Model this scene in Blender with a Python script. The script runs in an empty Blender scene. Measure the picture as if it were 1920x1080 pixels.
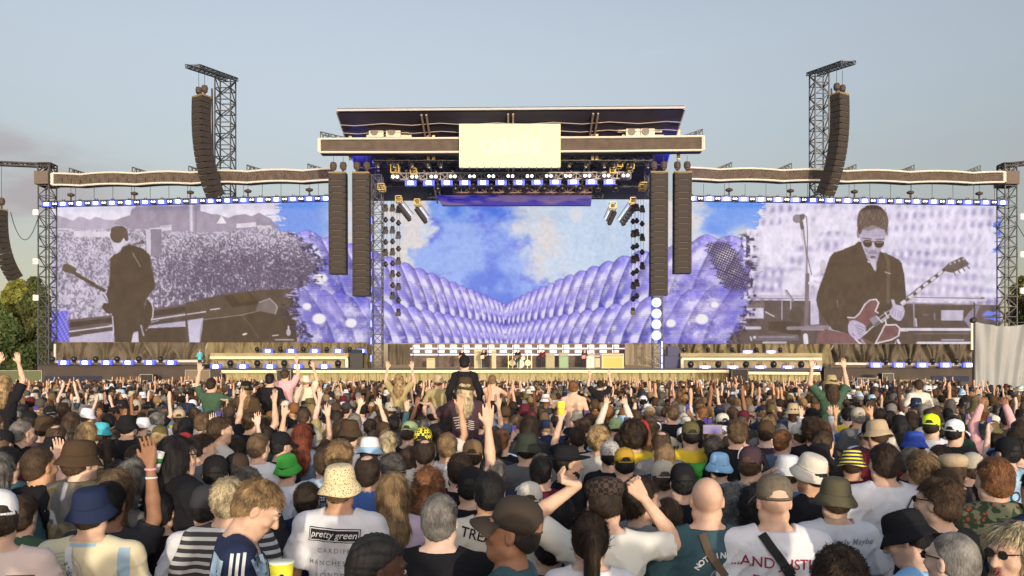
import bpy, bmesh, math, random
import numpy as np
from mathutils import Vector, Matrix, Euler
from mathutils.bvhtree import BVHTree
R = math.radians
random.seed(11)
rng = np.random.default_rng(7)
S = bpy.context.scene
COL = S.collection

# ------------------------------------------------------------------ camera
CAMZ = 2.15
F = 1500.0            # focal length in photograph pixels (1920 wide)
HY = 700.0            # row of the horizon in the photograph
cam = bpy.data.cameras.new('camera')
cam_o = bpy.data.objects.new('camera', cam)
COL.objects.link(cam_o)
cam_o.location = (0, 0, CAMZ)
cam_o.rotation_euler = (R(90), 0, 0)
cam.sensor_width = 36.0
cam.lens = 36.0 * F / 1920.0
cam.shift_y = (HY - 540.0) / 1920.0
cam.clip_start = 0.05
cam.clip_end = 4000
S.camera = cam_o

# ------------------------------------------------------------------ sky, sun, exposure
SUN_EL, SUN_AZ = R(4.0), R(167.0)      # azimuth measured clockwise from +Y: low evening sun behind the camera, a little to the right
w = bpy.data.worlds.new('World')
S.world = w
w.use_nodes = True
wn, wl = w.node_tree.nodes, w.node_tree.links
bg = wn['Background']
sky = wn.new('ShaderNodeTexSky')
sky.sky_type = 'NISHITA'
sky.sun_disc = False
sky.sun_elevation = SUN_EL
sky.sun_rotation = SUN_AZ
sky.altitude = 60
sky.air_density = 1.0
sky.dust_density = 1.3
sky.ozone_density = 1.2
geo = wn.new('ShaderNodeTexCoord')
sep = wn.new('ShaderNodeSeparateXYZ')
wl.new(geo.outputs['Generated'], sep.inputs[0])
mp = wn.new('ShaderNodeMapping'); mp.inputs['Scale'].default_value = (2.6, 2.6, 9.0)
wl.new(geo.outputs['Generated'], mp.inputs[0])
nz = wn.new('ShaderNodeTexNoise'); nz.inputs['Scale'].default_value = 1.6
nz.inputs['Detail'].default_value = 7; nz.inputs['Roughness'].default_value = 0.55
wl.new(mp.outputs[0], nz.inputs['Vector'])
def wmath(op, a, b=None, clamp=False):
    n = wn.new('ShaderNodeMath'); n.operation = op; n.use_clamp = clamp
    for i, v in enumerate((a, b)):
        if v is None: continue
        if isinstance(v, (int, float)): n.inputs[i].default_value = v
        else: wl.new(v, n.inputs[i])
    return n.outputs[0]
def wrange(v, a, b, c=0.0, d=1.0):
    n = wn.new('ShaderNodeMapRange'); n.interpolation_type = 'SMOOTHSTEP'
    wl.new(v, n.inputs[0])
    for i, q in enumerate((a, b, c, d)): n.inputs[i + 1].default_value = q
    return n.outputs[0]
# low cloud bank, thicker on the left of the stage than on the right
left = wrange(sep.outputs['X'], -0.36, -0.52)
right = wrange(sep.outputs['X'], 0.30, 0.55, 0, 0.35)
side = wmath('ADD', left, right, True)
band = wmath('MULTIPLY', wrange(sep.outputs['Z'], 0.30, 0.21), wrange(sep.outputs['Z'], 0.10, 0.16))
cm = wmath('MULTIPLY', wmath('MULTIPLY', wrange(nz.outputs['Fac'], 0.38, 0.56), side), band)
mix = wn.new('ShaderNodeMixRGB')
wl.new(cm, mix.inputs[0]); 
hsv = wn.new('ShaderNodeHueSaturation'); hsv.inputs['Saturation'].default_value = 0.66
wl.new(sky.outputs[0], hsv.inputs['Color'])
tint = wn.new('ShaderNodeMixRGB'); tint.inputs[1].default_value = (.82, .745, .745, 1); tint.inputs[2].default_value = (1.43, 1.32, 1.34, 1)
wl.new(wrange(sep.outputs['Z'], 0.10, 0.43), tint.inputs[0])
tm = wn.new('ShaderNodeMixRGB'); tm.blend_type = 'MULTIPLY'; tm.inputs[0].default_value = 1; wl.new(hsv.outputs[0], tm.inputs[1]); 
# sky half behind the camera, the sunset side, boosted as added fill for shade
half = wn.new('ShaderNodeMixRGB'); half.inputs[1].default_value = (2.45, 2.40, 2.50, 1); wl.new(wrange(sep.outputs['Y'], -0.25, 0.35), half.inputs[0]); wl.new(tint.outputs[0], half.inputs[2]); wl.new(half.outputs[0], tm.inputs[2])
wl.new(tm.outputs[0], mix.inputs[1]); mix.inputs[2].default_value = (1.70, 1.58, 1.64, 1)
# a few wisps high on the right
wisp = wmath('MULTIPLY', wmath('MULTIPLY', wrange(nz.outputs['Fac'], 0.60, 0.72), wrange(sep.outputs['Z'], 0.36, 0.42)), wrange(sep.outputs['X'], 0.1, 0.2, 0, 0.5))
mix2 = wn.new('ShaderNodeMixRGB'); wl.new(wisp, mix2.inputs[0]); wl.new(mix.outputs[0], mix2.inputs[1]); mix2.inputs[2].default_value = (9, 8, 7.6, 1)
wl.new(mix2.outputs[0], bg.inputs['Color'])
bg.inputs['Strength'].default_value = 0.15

sun = bpy.data.lights.new('sun', 'SUN')
sun.energy = 2.0
sun.angle = R(0.5)
sun.color = (1.0, 0.87, 0.66)
sun_o = bpy.data.objects.new('sun', sun)
COL.objects.link(sun_o)
sd = Vector((math.sin(SUN_AZ) * math.cos(SUN_EL), math.cos(SUN_AZ) * math.cos(SUN_EL), math.sin(SUN_EL)))
sun_o.rotation_euler = (-sd).to_track_quat('-Z', 'Y').to_euler()
sun_o.location = sd * 300
EXPO = 0.80
S.view_settings.view_transform = 'Standard'
S.view_settings.look = 'None'
S.view_settings.exposure = EXPO
S.view_settings.gamma = 1.0
S.view_settings.use_curve_mapping = False

# ------------------------------------------------------------------ helpers
def lin(c):
    return tuple((v / 255 / 12.92) if v / 255 <= 0.04045 else ((v / 255 + 0.055) / 1.055) ** 2.4 for v in c)
def at(px, py, Y):
    """the point seen at photograph pixel (px, py) at distance Y"""
    return Vector(((px - 960) * Y / F, Y, CAMZ + (HY - py) * Y / F))
def X(px, Y): return (px - 960) * Y / F
def Z(py, Y): return CAMZ + (HY - py) * Y / F

_m = {}
def M(name, col=(0.5, 0.5, 0.5), rough=0.8, metal=0.0, emit=None, es=1.0, noise=None, bump=None, attr=None, spec=0.3, sheen=0.0):
    """procedural material, cached by name; noise=(scale, amount) varies the colour, bump=(scale, strength)"""
    if name in _m: return _m[name]
    m = bpy.data.materials.new(name); m.use_nodes = True
    n, l = m.node_tree.nodes, m.node_tree.links
    b = n['Principled BSDF']
    b.inputs['Base Color'].default_value = (*col[:3], 1)
    b.inputs['Roughness'].default_value = rough
    b.inputs['Metallic'].default_value = metal
    b.inputs['Specular IOR Level'].default_value = spec
    if sheen: b.inputs['Sheen Weight'].default_value = sheen
    src = None
    if attr:
        a = n.new('ShaderNodeAttribute'); a.attribute_name = attr; src = a.outputs['Color']
        l.new(src, b.inputs['Base Color'])
    if noise or bump:
        tc = n.new('ShaderNodeTexCoord')
    if noise:
        t = n.new('ShaderNodeTexNoise'); t.inputs['Scale'].default_value = noise[0]; t.inputs['Detail'].default_value = 4
        l.new(tc.outputs['Object'], t.inputs['Vector'])
        mr = n.new('ShaderNodeMapRange'); l.new(t.outputs['Fac'], mr.inputs[0])
        mr.inputs[1].default_value = 0.3; mr.inputs[2].default_value = 0.7
        mr.inputs[3].default_value = 1 - noise[1]; mr.inputs[4].default_value = 1 + noise[1]
        mx = n.new('ShaderNodeVectorMath'); mx.operation = 'SCALE'
        if src: l.new(src, mx.inputs[0])
        else: mx.inputs[0].default_value = col[:3]
        l.new(mr.outputs[0], mx.inputs['Scale'])
        l.new(mx.outputs[0], b.inputs['Base Color'])
    if bump:
        t = n.new('ShaderNodeTexNoise'); t.inputs['Scale'].default_value = bump[0]; t.inputs['Detail'].default_value = 3
        l.new(tc.outputs['Object'], t.inputs['Vector'])
        bp = n.new('ShaderNodeBump'); bp.inputs['Strength'].default_value = bump[1]; bp.inputs['Distance'].default_value = 0.02
        l.new(t.outputs['Fac'], bp.inputs['Height']); l.new(bp.outputs[0], b.inputs['Normal'])
    if emit:
        b.inputs['Emission Color'].default_value = (*emit[:3], 1)
        b.inputs['Emission Strength'].default_value = es
    _m[name] = m
    return m

def tag(o, label=None, cat=None, group=None, kind=None):
    if label: o['label'] = label
    if cat: o['category'] = cat
    if group: o['group'] = group
    if kind: o['kind'] = kind
    return o
def empty(name, loc=(0, 0, 0), rz=0):
    o = bpy.data.objects.new(name, None); COL.objects.link(o)
    o.location = loc; o.rotation_euler = (0, 0, rz); o.empty_display_size = 0.1
    return o
def np_mesh(name, V, Q, smooth=False, colors=None, T=None):
    """mesh from numpy arrays; Q (n,4) quads and/or T (m,3) triangles; colors per vertex (n,3) linear"""
    me = bpy.data.meshes.new(name)
    V = np.asarray(V, np.float32)
    nq = 0 if Q is None else len(Q); nt = 0 if T is None else len(T)
    loops = np.concatenate([np.asarray(Q, np.int32).ravel() if nq else np.zeros(0, np.int32), np.asarray(T, np.int32).ravel() if nt else np.zeros(0, np.int32)])
    starts = np.concatenate([np.arange(nq) * 4, nq * 4 + np.arange(nt) * 3]).astype(np.int32)
    me.vertices.add(len(V)); me.vertices.foreach_set('co', V.ravel())
    me.loops.add(len(loops)); me.loops.foreach_set('vertex_index', loops)
    me.polygons.add(nq + nt); me.polygons.foreach_set('loop_start', starts)
    me.polygons.foreach_set('use_smooth', np.full(nq + nt, smooth))
    if colors is not None:
        a = me.color_attributes.new('Col', 'FLOAT_COLOR', 'POINT')
        c = np.ones((len(V), 4), np.float32); c[:, :3] = colors
        a.data.foreach_set('color', c.ravel())
    me.update(calc_edges=True); me.validate()
    return me
def link(name, me, mat=None, parent=None):
    o = bpy.data.objects.new(name, me); COL.objects.link(o)
    if mat is not None and len(me.materials) == 0: me.materials.append(mat)
    if parent: o.parent = parent
    return o

class MB:
    def __init__(s): s.v = []; s.f = []
    def box(s, x0, x1, y0, y1, z0, z1):
        b = len(s.v)
        s.v += [(x, y, z) for z in (z0, z1) for y in (y0, y1) for x in (x0, x1)]
        s.f += [tuple(b + i for i in q) for q in ((0, 2, 3, 1), (4, 5, 7, 6), (0, 1, 5, 4), (2, 6, 7, 3), (0, 4, 6, 2), (1, 3, 7, 5))]
        return s
    def obox(s, c, size, rot):
        """box centred at c, full sizes, rotated by matrix / euler"""
        r = rot.to_matrix() if hasattr(rot, 'to_matrix') else rot
        b = len(s.v); n0 = len(s.v)
        t = MB().box(-size[0]/2, size[0]/2, -size[1]/2, size[1]/2, -size[2]/2, size[2]/2)
        s.v += [tuple(Vector(c) + r @ Vector(p)) for p in t.v]
        s.f += [tuple(b + i for i in q) for q in t.f]
        return s
    def bar(s, p0, p1, r, n=4, r1=None):
        p0, p1 = Vector(p0), Vector(p1); d = p1 - p0
        if d.length < 1e-6: return s
        r1 = r if r1 is None else r1
        q = d.to_track_quat('Z', 'Y'); b = len(s.v)
        for p, rr in ((p0, r), (p1, r1)):
            for i in range(n):
                a = 2 * math.pi * (i + .5) / n
                s.v.append(tuple(p + q @ Vector((rr * math.cos(a), rr * math.sin(a), 0))))
        for i in range(n):
            j = (i + 1) % n; s.f.append((b + i, b + j, b + n + j, b + n + i))
        s.f.append(tuple(b + i for i in range(n))[::-1]); s.f.append(tuple(b + n + i for i in range(n)))
        return s
    def path(s, pts, r, n=5):
        for a, b in zip(pts[:-1], pts[1:]): s.bar(a, b, r, n)
        return s
    def lathe(s, prof, c=(0, 0, 0), n=16, sx=1, sy=1, rot=None):
        b = len(s.v); c = Vector(c)
        for (r, z) in prof:
            for i in range(n):
                a = 2 * math.pi * i / n
                p = Vector((r * math.cos(a) * sx, r * math.sin(a) * sy, z))
                if rot: p = rot @ p
                s.v.append(tuple(c + p))
        for k in range(len(prof) - 1):
            for i in range(n):
                j = (i + 1) % n
                s.f.append((b + k*n + i, b + k*n + j, b + (k+1)*n + j, b + (k+1)*n + i))
        if prof[0][0] > 1e-4: s.f.append(tuple(b + i for i in range(n))[::-1])
        if prof[-1][0] > 1e-4: s.f.append(tuple(b + (len(prof)-1)*n + i for i in range(n)))
        return s
    def grid(s, fn, nu, nv):
        b = len(s.v)
        for j in range(nv + 1):
            for i in range(nu + 1): s.v.append(tuple(fn(i / nu, j / nv)))
        for j in range(nv):
            for i in range(nu):
                a = b + j * (nu + 1) + i
                s.f.append((a, a + 1, a + nu + 2, a + nu + 1))
        return s
    def prism(s, pts, y0, y1):
        """outline in xz extruded from y0 to y1"""
        b = len(s.v); n = len(pts)
        s.v += [(p[0], y0, p[1]) for p in pts] + [(p[0], y1, p[1]) for p in pts]
        s.f.append(tuple(range(b, b + n))); s.f.append(tuple(range(b + 2*n - 1, b + n - 1, -1)))
        for i in range(n):
            j = (i + 1) % n; s.f.append((b + i, b + n + i, b + n + j, b + j))
        return s
    def truss(s, p0, p1, w, h, bay=None, rc=0.035, rd=0.02, up=(0, 0, 1)):
        """four chords with diagonal lacing on four sides"""
        p0, p1 = Vector(p0), Vector(p1); d = (p1 - p0); L = d.length; d.normalize()
        u = Vector(up); side = d.cross(u).normalized(); u = side.cross(d).normalized()
        bay = bay or max(w, h); n = max(1, round(L / bay))
        cs = [side * (a * w / 2) + u * (b * h / 2) for a, b in ((-1, -1), (1, -1), (1, 1), (-1, 1))]
        for c in cs: s.bar(p0 + c, p1 + c, rc)
        for k in range(n + 1):
            q = p0 + d * (L * k / n)
            for i in range(4):
                s.bar(q + cs[i], q + cs[(i + 1) % 4], rd)
                if k < n:
                    q2 = p0 + d * (L * (k + 1) / n)
                    a, b = (cs[i], cs[(i + 1) % 4]) if (k + i) % 2 else (cs[(i + 1) % 4], cs[i])
                    s.bar(q + a, q2 + b, rd)
        return s
    def build(s, name, mat, parent=None, smooth=False, rel=None):
        me = bpy.data.meshes.new(name)
        v = s.v
        if rel is not None:
            r = Vector(rel); v = [tuple(Vector(p) - r) for p in v]
        me.from_pydata(v, [], s.f)
        bm = bmesh.new(); bm.from_mesh(me); bmesh.ops.recalc_face_normals(bm, faces=bm.faces); bm.to_mesh(me); bm.free()
        if smooth: me.polygons.foreach_set('use_smooth', [True] * len(me.polygons))
        me.materials.append(mat)
        return link(name, me, None, parent)
def child(mb, name, mat, parent, smooth=False):
    """build world-space geometry as a part of an Empty placed at parent.location (parent unrotated)"""
    return mb.build(name, mat, parent, smooth, rel=parent.location)
def copy_tree(o, parent=None):
    c = o.copy(); COL.objects.link(c); c.parent = parent
    for ch in list(o.children): copy_tree(ch, c)
    return c
ORD = 'first second third fourth fifth sixth seventh eighth ninth tenth eleventh twelfth thirteenth fourteenth fifteenth sixteenth seventeenth eighteenth nineteenth twentieth'.split()
def hash_noise(shape, cell, oct=1, seed=0, rough=0.5):
    """smooth value noise on an array of the given (h, w) shape, cell=(cy, cx) in samples"""
    r = np.random.default_rng(seed); out = np.zeros(shape, np.float32); amp = 1; tot = 0
    cy, cx = cell if isinstance(cell, tuple) else (cell, cell)
    for o in range(oct):
        ny, nx = int(shape[0] / cy) + 3, int(shape[1] / cx) + 3
        g = r.random((ny, nx)).astype(np.float32)
        yy = np.arange(shape[0]) / cy; xx = np.arange(shape[1]) / cx
        yi = yy.astype(int); xi = xx.astype(int); fy = yy - yi; fx = xx - xi
        fy = (fy * fy * (3 - 2 * fy))[:, None]; fx = (fx * fx * (3 - 2 * fx))[None]
        a = g[yi][:, xi]; b = g[yi][:, xi + 1]; c = g[yi + 1][:, xi]; d = g[yi + 1][:, xi + 1]
        out += amp * ((a * (1 - fx) + b * fx) * (1 - fy) + (c * (1 - fx) + d * fx) * fy)
        tot += amp; amp *= rough; cy = max(cy / 2, 1); cx = max(cx / 2, 1)
    return out / tot
# ================================================================== ground and terrain
def G(y):
    return -0.2 * (1 - math.exp(-(y - 3) / 6)) if y > 3 else 0.0
gm = MB()
ys = [-60, -20, -5, 0, 3, 4, 6, 8, 11, 15, 20, 30, 45, 70, 110, 200, 500, 1500]
for a, b in zip(ys[:-1], ys[1:]):
    gm.grid(lambda u, v, a=a, b=b: (-900 + 1800 * u, a + (b - a) * v, G(a + (b - a) * v)), 1, 1)
g_o = gm.build('ground', M('trodden_grass', (0.075, 0.085, 0.035), 0.95, noise=(0.9, 0.35), bump=(30, 0.4)))
tag(g_o, kind='structure')

# ------------------------------------------------------------------ materials
m_black = M('black_steel', (0.030, 0.030, 0.034), 0.6, 0.3)
m_dark = M('dark_fixture', (0.02, 0.02, 0.022), 0.5)
m_truss = M('dark_truss', (0.055, 0.060, 0.068), 0.55, 0.3)
m_alu = M('weathered_aluminium', (0.45, 0.42, 0.33), 0.5, 0.4)
m_scrim = M('brown_mesh_scrim', (0.072, 0.059, 0.050), 0.95, noise=(1.7, 0.18))
m_cab = M('speaker_grille', (0.029, 0.025, 0.023), 0.8, noise=(30, 0.25))
m_cabf = M('speaker_box', (0.024, 0.021, 0.019), 0.7)
m_strip = M('led_tube_warm', (0.5, 0.46, 0.34), 0.6, emit=lin((250, 228, 165)), es=0.28)
m_strip2 = M('led_tube_pale', (0.34, 0.31, 0.27), 0.6, emit=lin((250, 232, 205)), es=0.20)
m_white = M('lamp_white', (0.8, 0.8, 0.9), 0.3, emit=(0.80, 0.86, 1.0), es=6)
m_blue_bloom = M('lamp_blue_bloom', (0.05, 0.08, 0.5), 0.3, emit=lin((50, 70, 215)), es=0.45)
m_brightblue = M('lamp_bright_blue', (0.1, 0.15, 0.6), 0.3, emit=lin((70, 90, 255)), es=3.5)
m_drape = M('gold_brown_drape', (0.15, 0.125, 0.070), 0.85, noise=(0.8, 0.30))
m_drape_d = M('dark_brown_drape', (0.085, 0.070, 0.050), 0.8, noise=(0.6, 0.35))
m_skirt = M('straw_skirt', (0.29, 0.255, 0.135), 0.9, noise=(1.0, 0.15))
m_wood = M('dark_fascia', (0.054, 0.043, 0.037), 0.8, noise=(0.7, 0.2))
m_navy = M('navy_scrim', (0.020, 0.026, 0.05), 0.9)
m_deck = M('stage_deck', (0.03, 0.03, 0.04), 0.6)

def gen_thing(name, mb, mat, label, cat, group=None, smooth=False):
    """a thing that is one mesh, its origin moved to its own middle"""
    c = Vector((0, 0, 0))
    for v in mb.v: c += Vector(v)
    c /= max(1, len(mb.v))
    o = mb.build(name, mat, None, smooth, rel=c); o.location = c
    return tag(o, label, cat, group)

# ================================================================== main roof
YR0, YR1 = 66.0, 84.0
def roof_pt(u, v):            # u 0..1 left to right, v 0..1 front to back
    x = X(632 + (1283 - 632) * u, YR0); y = YR0 + (YR1 - YR0) * v
    z = Z(211 - 5 * u, YR0) + (-5.2) * v - 0.25 * math.sin(v * math.pi) * 1.0
    return (x, y, z)
roof = empty('stage_roof', (0, YR0, 2.5))
tag(roof, 'dark canopy roof with pale front edge rising over the middle of the stage', 'stage roof')
mb = MB(); mb.grid(roof_pt, 40, 12); n = len(mb.v); mb.grid(lambda u, v: Vector(roof_pt(u, v)) + Vector((0, 0, 0.35)), 40, 12)
child(mb, 'canopy', M('navy_canopy', (0.028, 0.027, 0.050), 0.75, noise=(0.25, 0.35)), roof)
mb = MB()
for k in range(12):
    a, b = roof_pt(k / 12, 0), roof_pt((k + 1) / 12, 0)
    mb.bar(Vector(a) + Vector((0, -.1, .15)), Vector(b) + Vector((0, -.1, .15)), 0.13)
child(mb, 'front_edge', M('pale_edge', (0.30, 0.31, 0.34), 0.6), roof)
for u in (0, 1):
    mb = MB()
    for k in range(12): mb.bar(Vector(roof_pt(u, k / 12)) + Vector((0, 0, .1)), Vector(roof_pt(u, (k + 1) / 12)) + Vector((0, 0, .1)), 0.13)
    child(mb, 'side_edge', M('pale_edge'), roof)
for u in (0.25, 0.5, 0.745):
    for du in (-0.007, 0.007):
        mb = MB()
        for k in range(12): mb.bar(Vector(roof_pt(u + du, k / 12)) + Vector((0, 0, -.25)), Vector(roof_pt(u + du, (k + 1) / 12)) + Vector((0, 0, -.25)), 0.10)
        child(mb, 'rafter', M('rafter_metal', (0.30, 0.24, 0.20), 0.6, 0.3), roof)
for v in (0.075, 0.135, 0.20, 0.30, 0.42):
    mb = MB()
    for k in range(24):
        mb.bar(Vector(roof_pt(k / 24, v)) + Vector((0, 0, -.16 - .08 * math.sin(k * 1.57))), Vector(roof_pt((k + 1) / 24, v)) + Vector((0, 0, -.16 - .08 * math.sin((k + 1) * 1.57))), 0.045)
    child(mb, 'purlin', M('purlin_metal', (0.20, 0.17, 0.16), 0.6, 0.2), roof)
for px in (657, 803, 813, 1111, 1119, 1272):
    mb = MB(); y = 69.2; z1 = Z(244, y)
    mb.bar((X(px, y), y, Z(300, y)), (X(px, y), y, z1), 0.17)
    child(mb, 'roof_post', M('cream_post', (0.62, 0.50, 0.24), 0.6), roof)
# blue lamp light under the two roof ends comes from real wash lamps
for px in (668, 1262):
    l = bpy.data.lights.new('roof_wash_lamp', 'POINT'); l.energy = 260; l.color = (0.12, 0.12, 1.0); l.shadow_soft_size = 0.3
    lo = bpy.data.objects.new('roof_wash_lamp', l); COL.objects.link(lo); lo.location = (X(px, 71.5), 71.5, Z(262, 71.5) - 2.0)

# cooling fans / winch units on the roof beam
for i, (px, lab) in enumerate(((706, 'pair-mounted cream winch unit on the roof beam, leftmost of four'), (738, 'cream winch unit on the roof beam beside the leftmost one'),
                               (1187, 'cream winch unit on the roof beam right of the yellow sign'), (1213, 'cream winch unit on the roof beam, rightmost of four'))):
    y = 68.6; e = empty('winch_unit', (X(px, y), y, Z(258, y))); tag(e, lab, 'winch', 'winch units on the roof beam')
    mb = MB(); mb.box(-.62, .62, -.2, .5, 0, .85); child_v = mb.build('housing', M('cream_metal', (0.42, 0.40, 0.33), 0.5, 0.2), e)
    mb = MB(); mb.lathe([(.01, 0), (.33, 0), (.33, .08), (.01, .08)], (-.15, -.2, .45), 14, rot=Matrix.Rotation(R(90), 3, 'X')); mb.build('drum', M('drum_dark', (0.12, 0.11, 0.10), 0.5), e)
    mb = MB(); s = -1 if px < 960 else 1; mb.bar((-1.3, .1, .62), (1.3, .1, .62), .17, 8).bar((-.9, .3, .2), (1.5, .3, .2), .14, 8); mb.build('pipe', M('cream_pipe', (0.55, 0.52, 0.42), 0.5), e)

# ================================================================== banner beams
def banner(name, pts, Y, label, h_px, wav=0.0, group=None):
    """pts: list of (px, py_top, py_bottom, Y)"""
    e = empty(name, (X(pts[0][0], pts[0][3]), pts[0][3], Z(pts[0][2], pts[0][3]))); tag(e, label, 'banner beam', group)
    f = MB(); back = MB(); fr = MB(); n = len(pts)
    for (a, b) in zip(pts[:-1], pts[1:]):
        A0, A1 = at(a[0], a[1], a[3]), at(a[0], a[2], a[3]); B0, B1 = at(b[0], b[1], b[3]), at(b[0], b[2], b[3])
        f.grid(lambda u, v: A1.lerp(B1, u).lerp(A0.lerp(B0, u), v) + Vector((0, .05 * math.sin(u * 9 + v * 5), 0)), 6, 3)
        o = len(f.v)
        D = Vector((0, 1.1, 0)); s = len(back.v)
        back.v += [tuple(p) for p in (A0 + Vector((0, .12, 0)), B0 + Vector((0, .12, 0)), B0 + D, A0 + D, A1 + Vector((0, .12, 0)), B1 + Vector((0, .12, 0)), B1 + D, A1 + D)]
        back.f += [(s, s+1, s+2, s+3), (s+4, s+5, s+6, s+7), (s+3, s+2, s+6, s+7), (s, s+1, s+5, s+4)]
        q = Vector((0, -.12, 0)); fr.bar(A0 + q, B0 + q, .09, 6); fr.bar(A1 + q, B1 + q, .09, 6)
    child(f, 'scrim', m_scrim, e); child(back, 'box', m_wood, e); child(fr, 'glowing_edge', m_strip2, e)
    for k in (0, -1):
        a = pts[k]; mb = MB(); q = Vector((0, -.12, 0)); mb.bar(at(a[0], a[1], a[3]) + q, at(a[0], a[2], a[3]) + q, .15, 6)
        if not (k == -1 and a[0] == 620 or k == 0 and a[0] == 1290): child(mb, 'end_tube', m_strip2, e)
    return e
banner('banner_beam', [(599, 261, 286, 67.5), (780, 260, 286, 67.5), (960, 259, 285, 67.5), (1140, 258, 284, 67.5), (1318, 256, 282, 67.5)], 67.5,
       'brown mesh banner beam with white glowing frame across the main roof', 25)
def sag(x0, x1, top0, top1, bot0, bot1, Y0, Y1, nb, inner_right):
    pts = []
    N = nb * 6
    for k in range(N + 1):
        t = k / N; px = x0 + (x1 - x0) * t; w_ = 3.0 * (abs(math.sin(math.pi * (t * nb + .5))) - .5)
        pts.append((px, top0 + (top1 - top0) * t - w_, bot0 + (bot1 - bot0) * t - w_ * .8, Y0 + (Y1 - Y0) * t))
    return pts
banner('banner_beam', sag(99, 620, 327, 318, 348, 339, 76.5, 74, 5, True), 75, 'long sagging brown banner beam with white glowing frame over the left screen', 22)
banner('banner_beam', sag(1290, 1882, 316, 324, 337, 343, 74, 76.5, 5, False), 75, 'long sagging brown banner beam with white glowing frame over the right screen', 22)
# truss wedges sticking up behind the banner beams
for i, (x0, x1, y0, y1, Y, nm) in enumerate(((601, 652, 247, 259, 68.9, 'truss bracket on the left end of the main banner beam'), (1317, 1277, 242, 256, 68.9, 'truss bracket on the right end of the main banner beam'),
        *[(a, a + 38, b, b + 12, 77.5, 'truss bracket behind the left banner beam, %s from the left' % ORD[j]) for j, (a, b) in enumerate(((130, 315), (248, 313), (354, 311), (463, 309), (577, 307)))],
        *[(a, a - 30, b, b + 12, 77.5, 'truss bracket behind the right banner beam, %s from the left' % ORD[j]) for j, (a, b) in enumerate(((1372, 304), (1484, 306), (1605, 308), (1714, 309), (1838, 310)))])):
    mb = MB(); P = [at(x0, y0, Y), at(x1, y1, Y), at(x0, y1 + 3, Y)]
    for dy in (0, .9):
        d = Vector((0, dy, 0))
        for a, b in ((0, 1), (0, 2), (1, 2)): mb.bar(P[a] + d, P[b] + d, .055)
        for k in range(1, 5):
            t = k / 5; mb.bar(P[0].lerp(P[1], t) + d, P[2].lerp(P[1], t) + d, .04); mb.bar(P[0].lerp(P[1], t) + d, P[2].lerp(P[1], (k - 1) / 5) + d, .04)
    for k in range(4): mb.bar(P[0].lerp(P[1], k / 4), P[0].lerp(P[1], k / 4) + Vector((0, .9, 0)), .04)
    gen_thing('truss_bracket', mb, m_truss, nm, 'truss', 'truss brackets on the banner beams')

# ------------------------------------------------------------------ yellow sign in the middle
Ys = 66.8
sg = empty('sign_board', at(956, 312, Ys)); tag(sg, 'glowing pale yellow rectangular sign at the centre of the roof beam', 'sign')
mb = MB(); a, b = at(861, 312, Ys), at(1051, 232, Ys); mb.box(a.x, b.x, Ys, Ys + .5, a.z, b.z)
child(mb, 'panel', M('sign_yellow', (0.12, 0.12, 0.06), 0.5, emit=lin((255, 252, 196)), es=0.50, noise=(0.4, 0.05)), sg)
mb = MB()
for k in range(14):
    x = X(866 + k * 14, Ys) ; mb.bar((x, Ys + .25, a.z), (x, Ys + .25, a.z - .25), .05)
child(mb, 'cable_tail', m_black, sg)
def text_mesh(txt, size, shear=0.0, extr=0.0, offset=0.0, space=1.0):
    c = bpy.data.curves.new('lettering', 'FONT'); c.body = txt; c.size = size; c.shear = shear; c.extrude = extr; c.align_x = 'CENTER'; c.align_y = 'CENTER'
    c.offset = offset; c.space_character = space; c.resolution_u = 3
    o = bpy.data.objects.new('lettering', c); COL.objects.link(o)
    dg = bpy.context.evaluated_depsgraph_get(); me = bpy.data.meshes.new_from_object(o.evaluated_get(dg))
    bpy.data.objects.remove(o); bpy.data.curves.remove(c); return me
me = text_mesh('oasis', 2.6, extr=0.02)
t = link('lettering', me, M('sign_letters', (0.12, 0.12, 0.07), 0.4, emit=lin((255, 255, 214)), es=0.51), sg)
t.rotation_euler = (R(90), 0, 0); t.location = at(956, 270, Ys - .03) - sg.location

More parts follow.
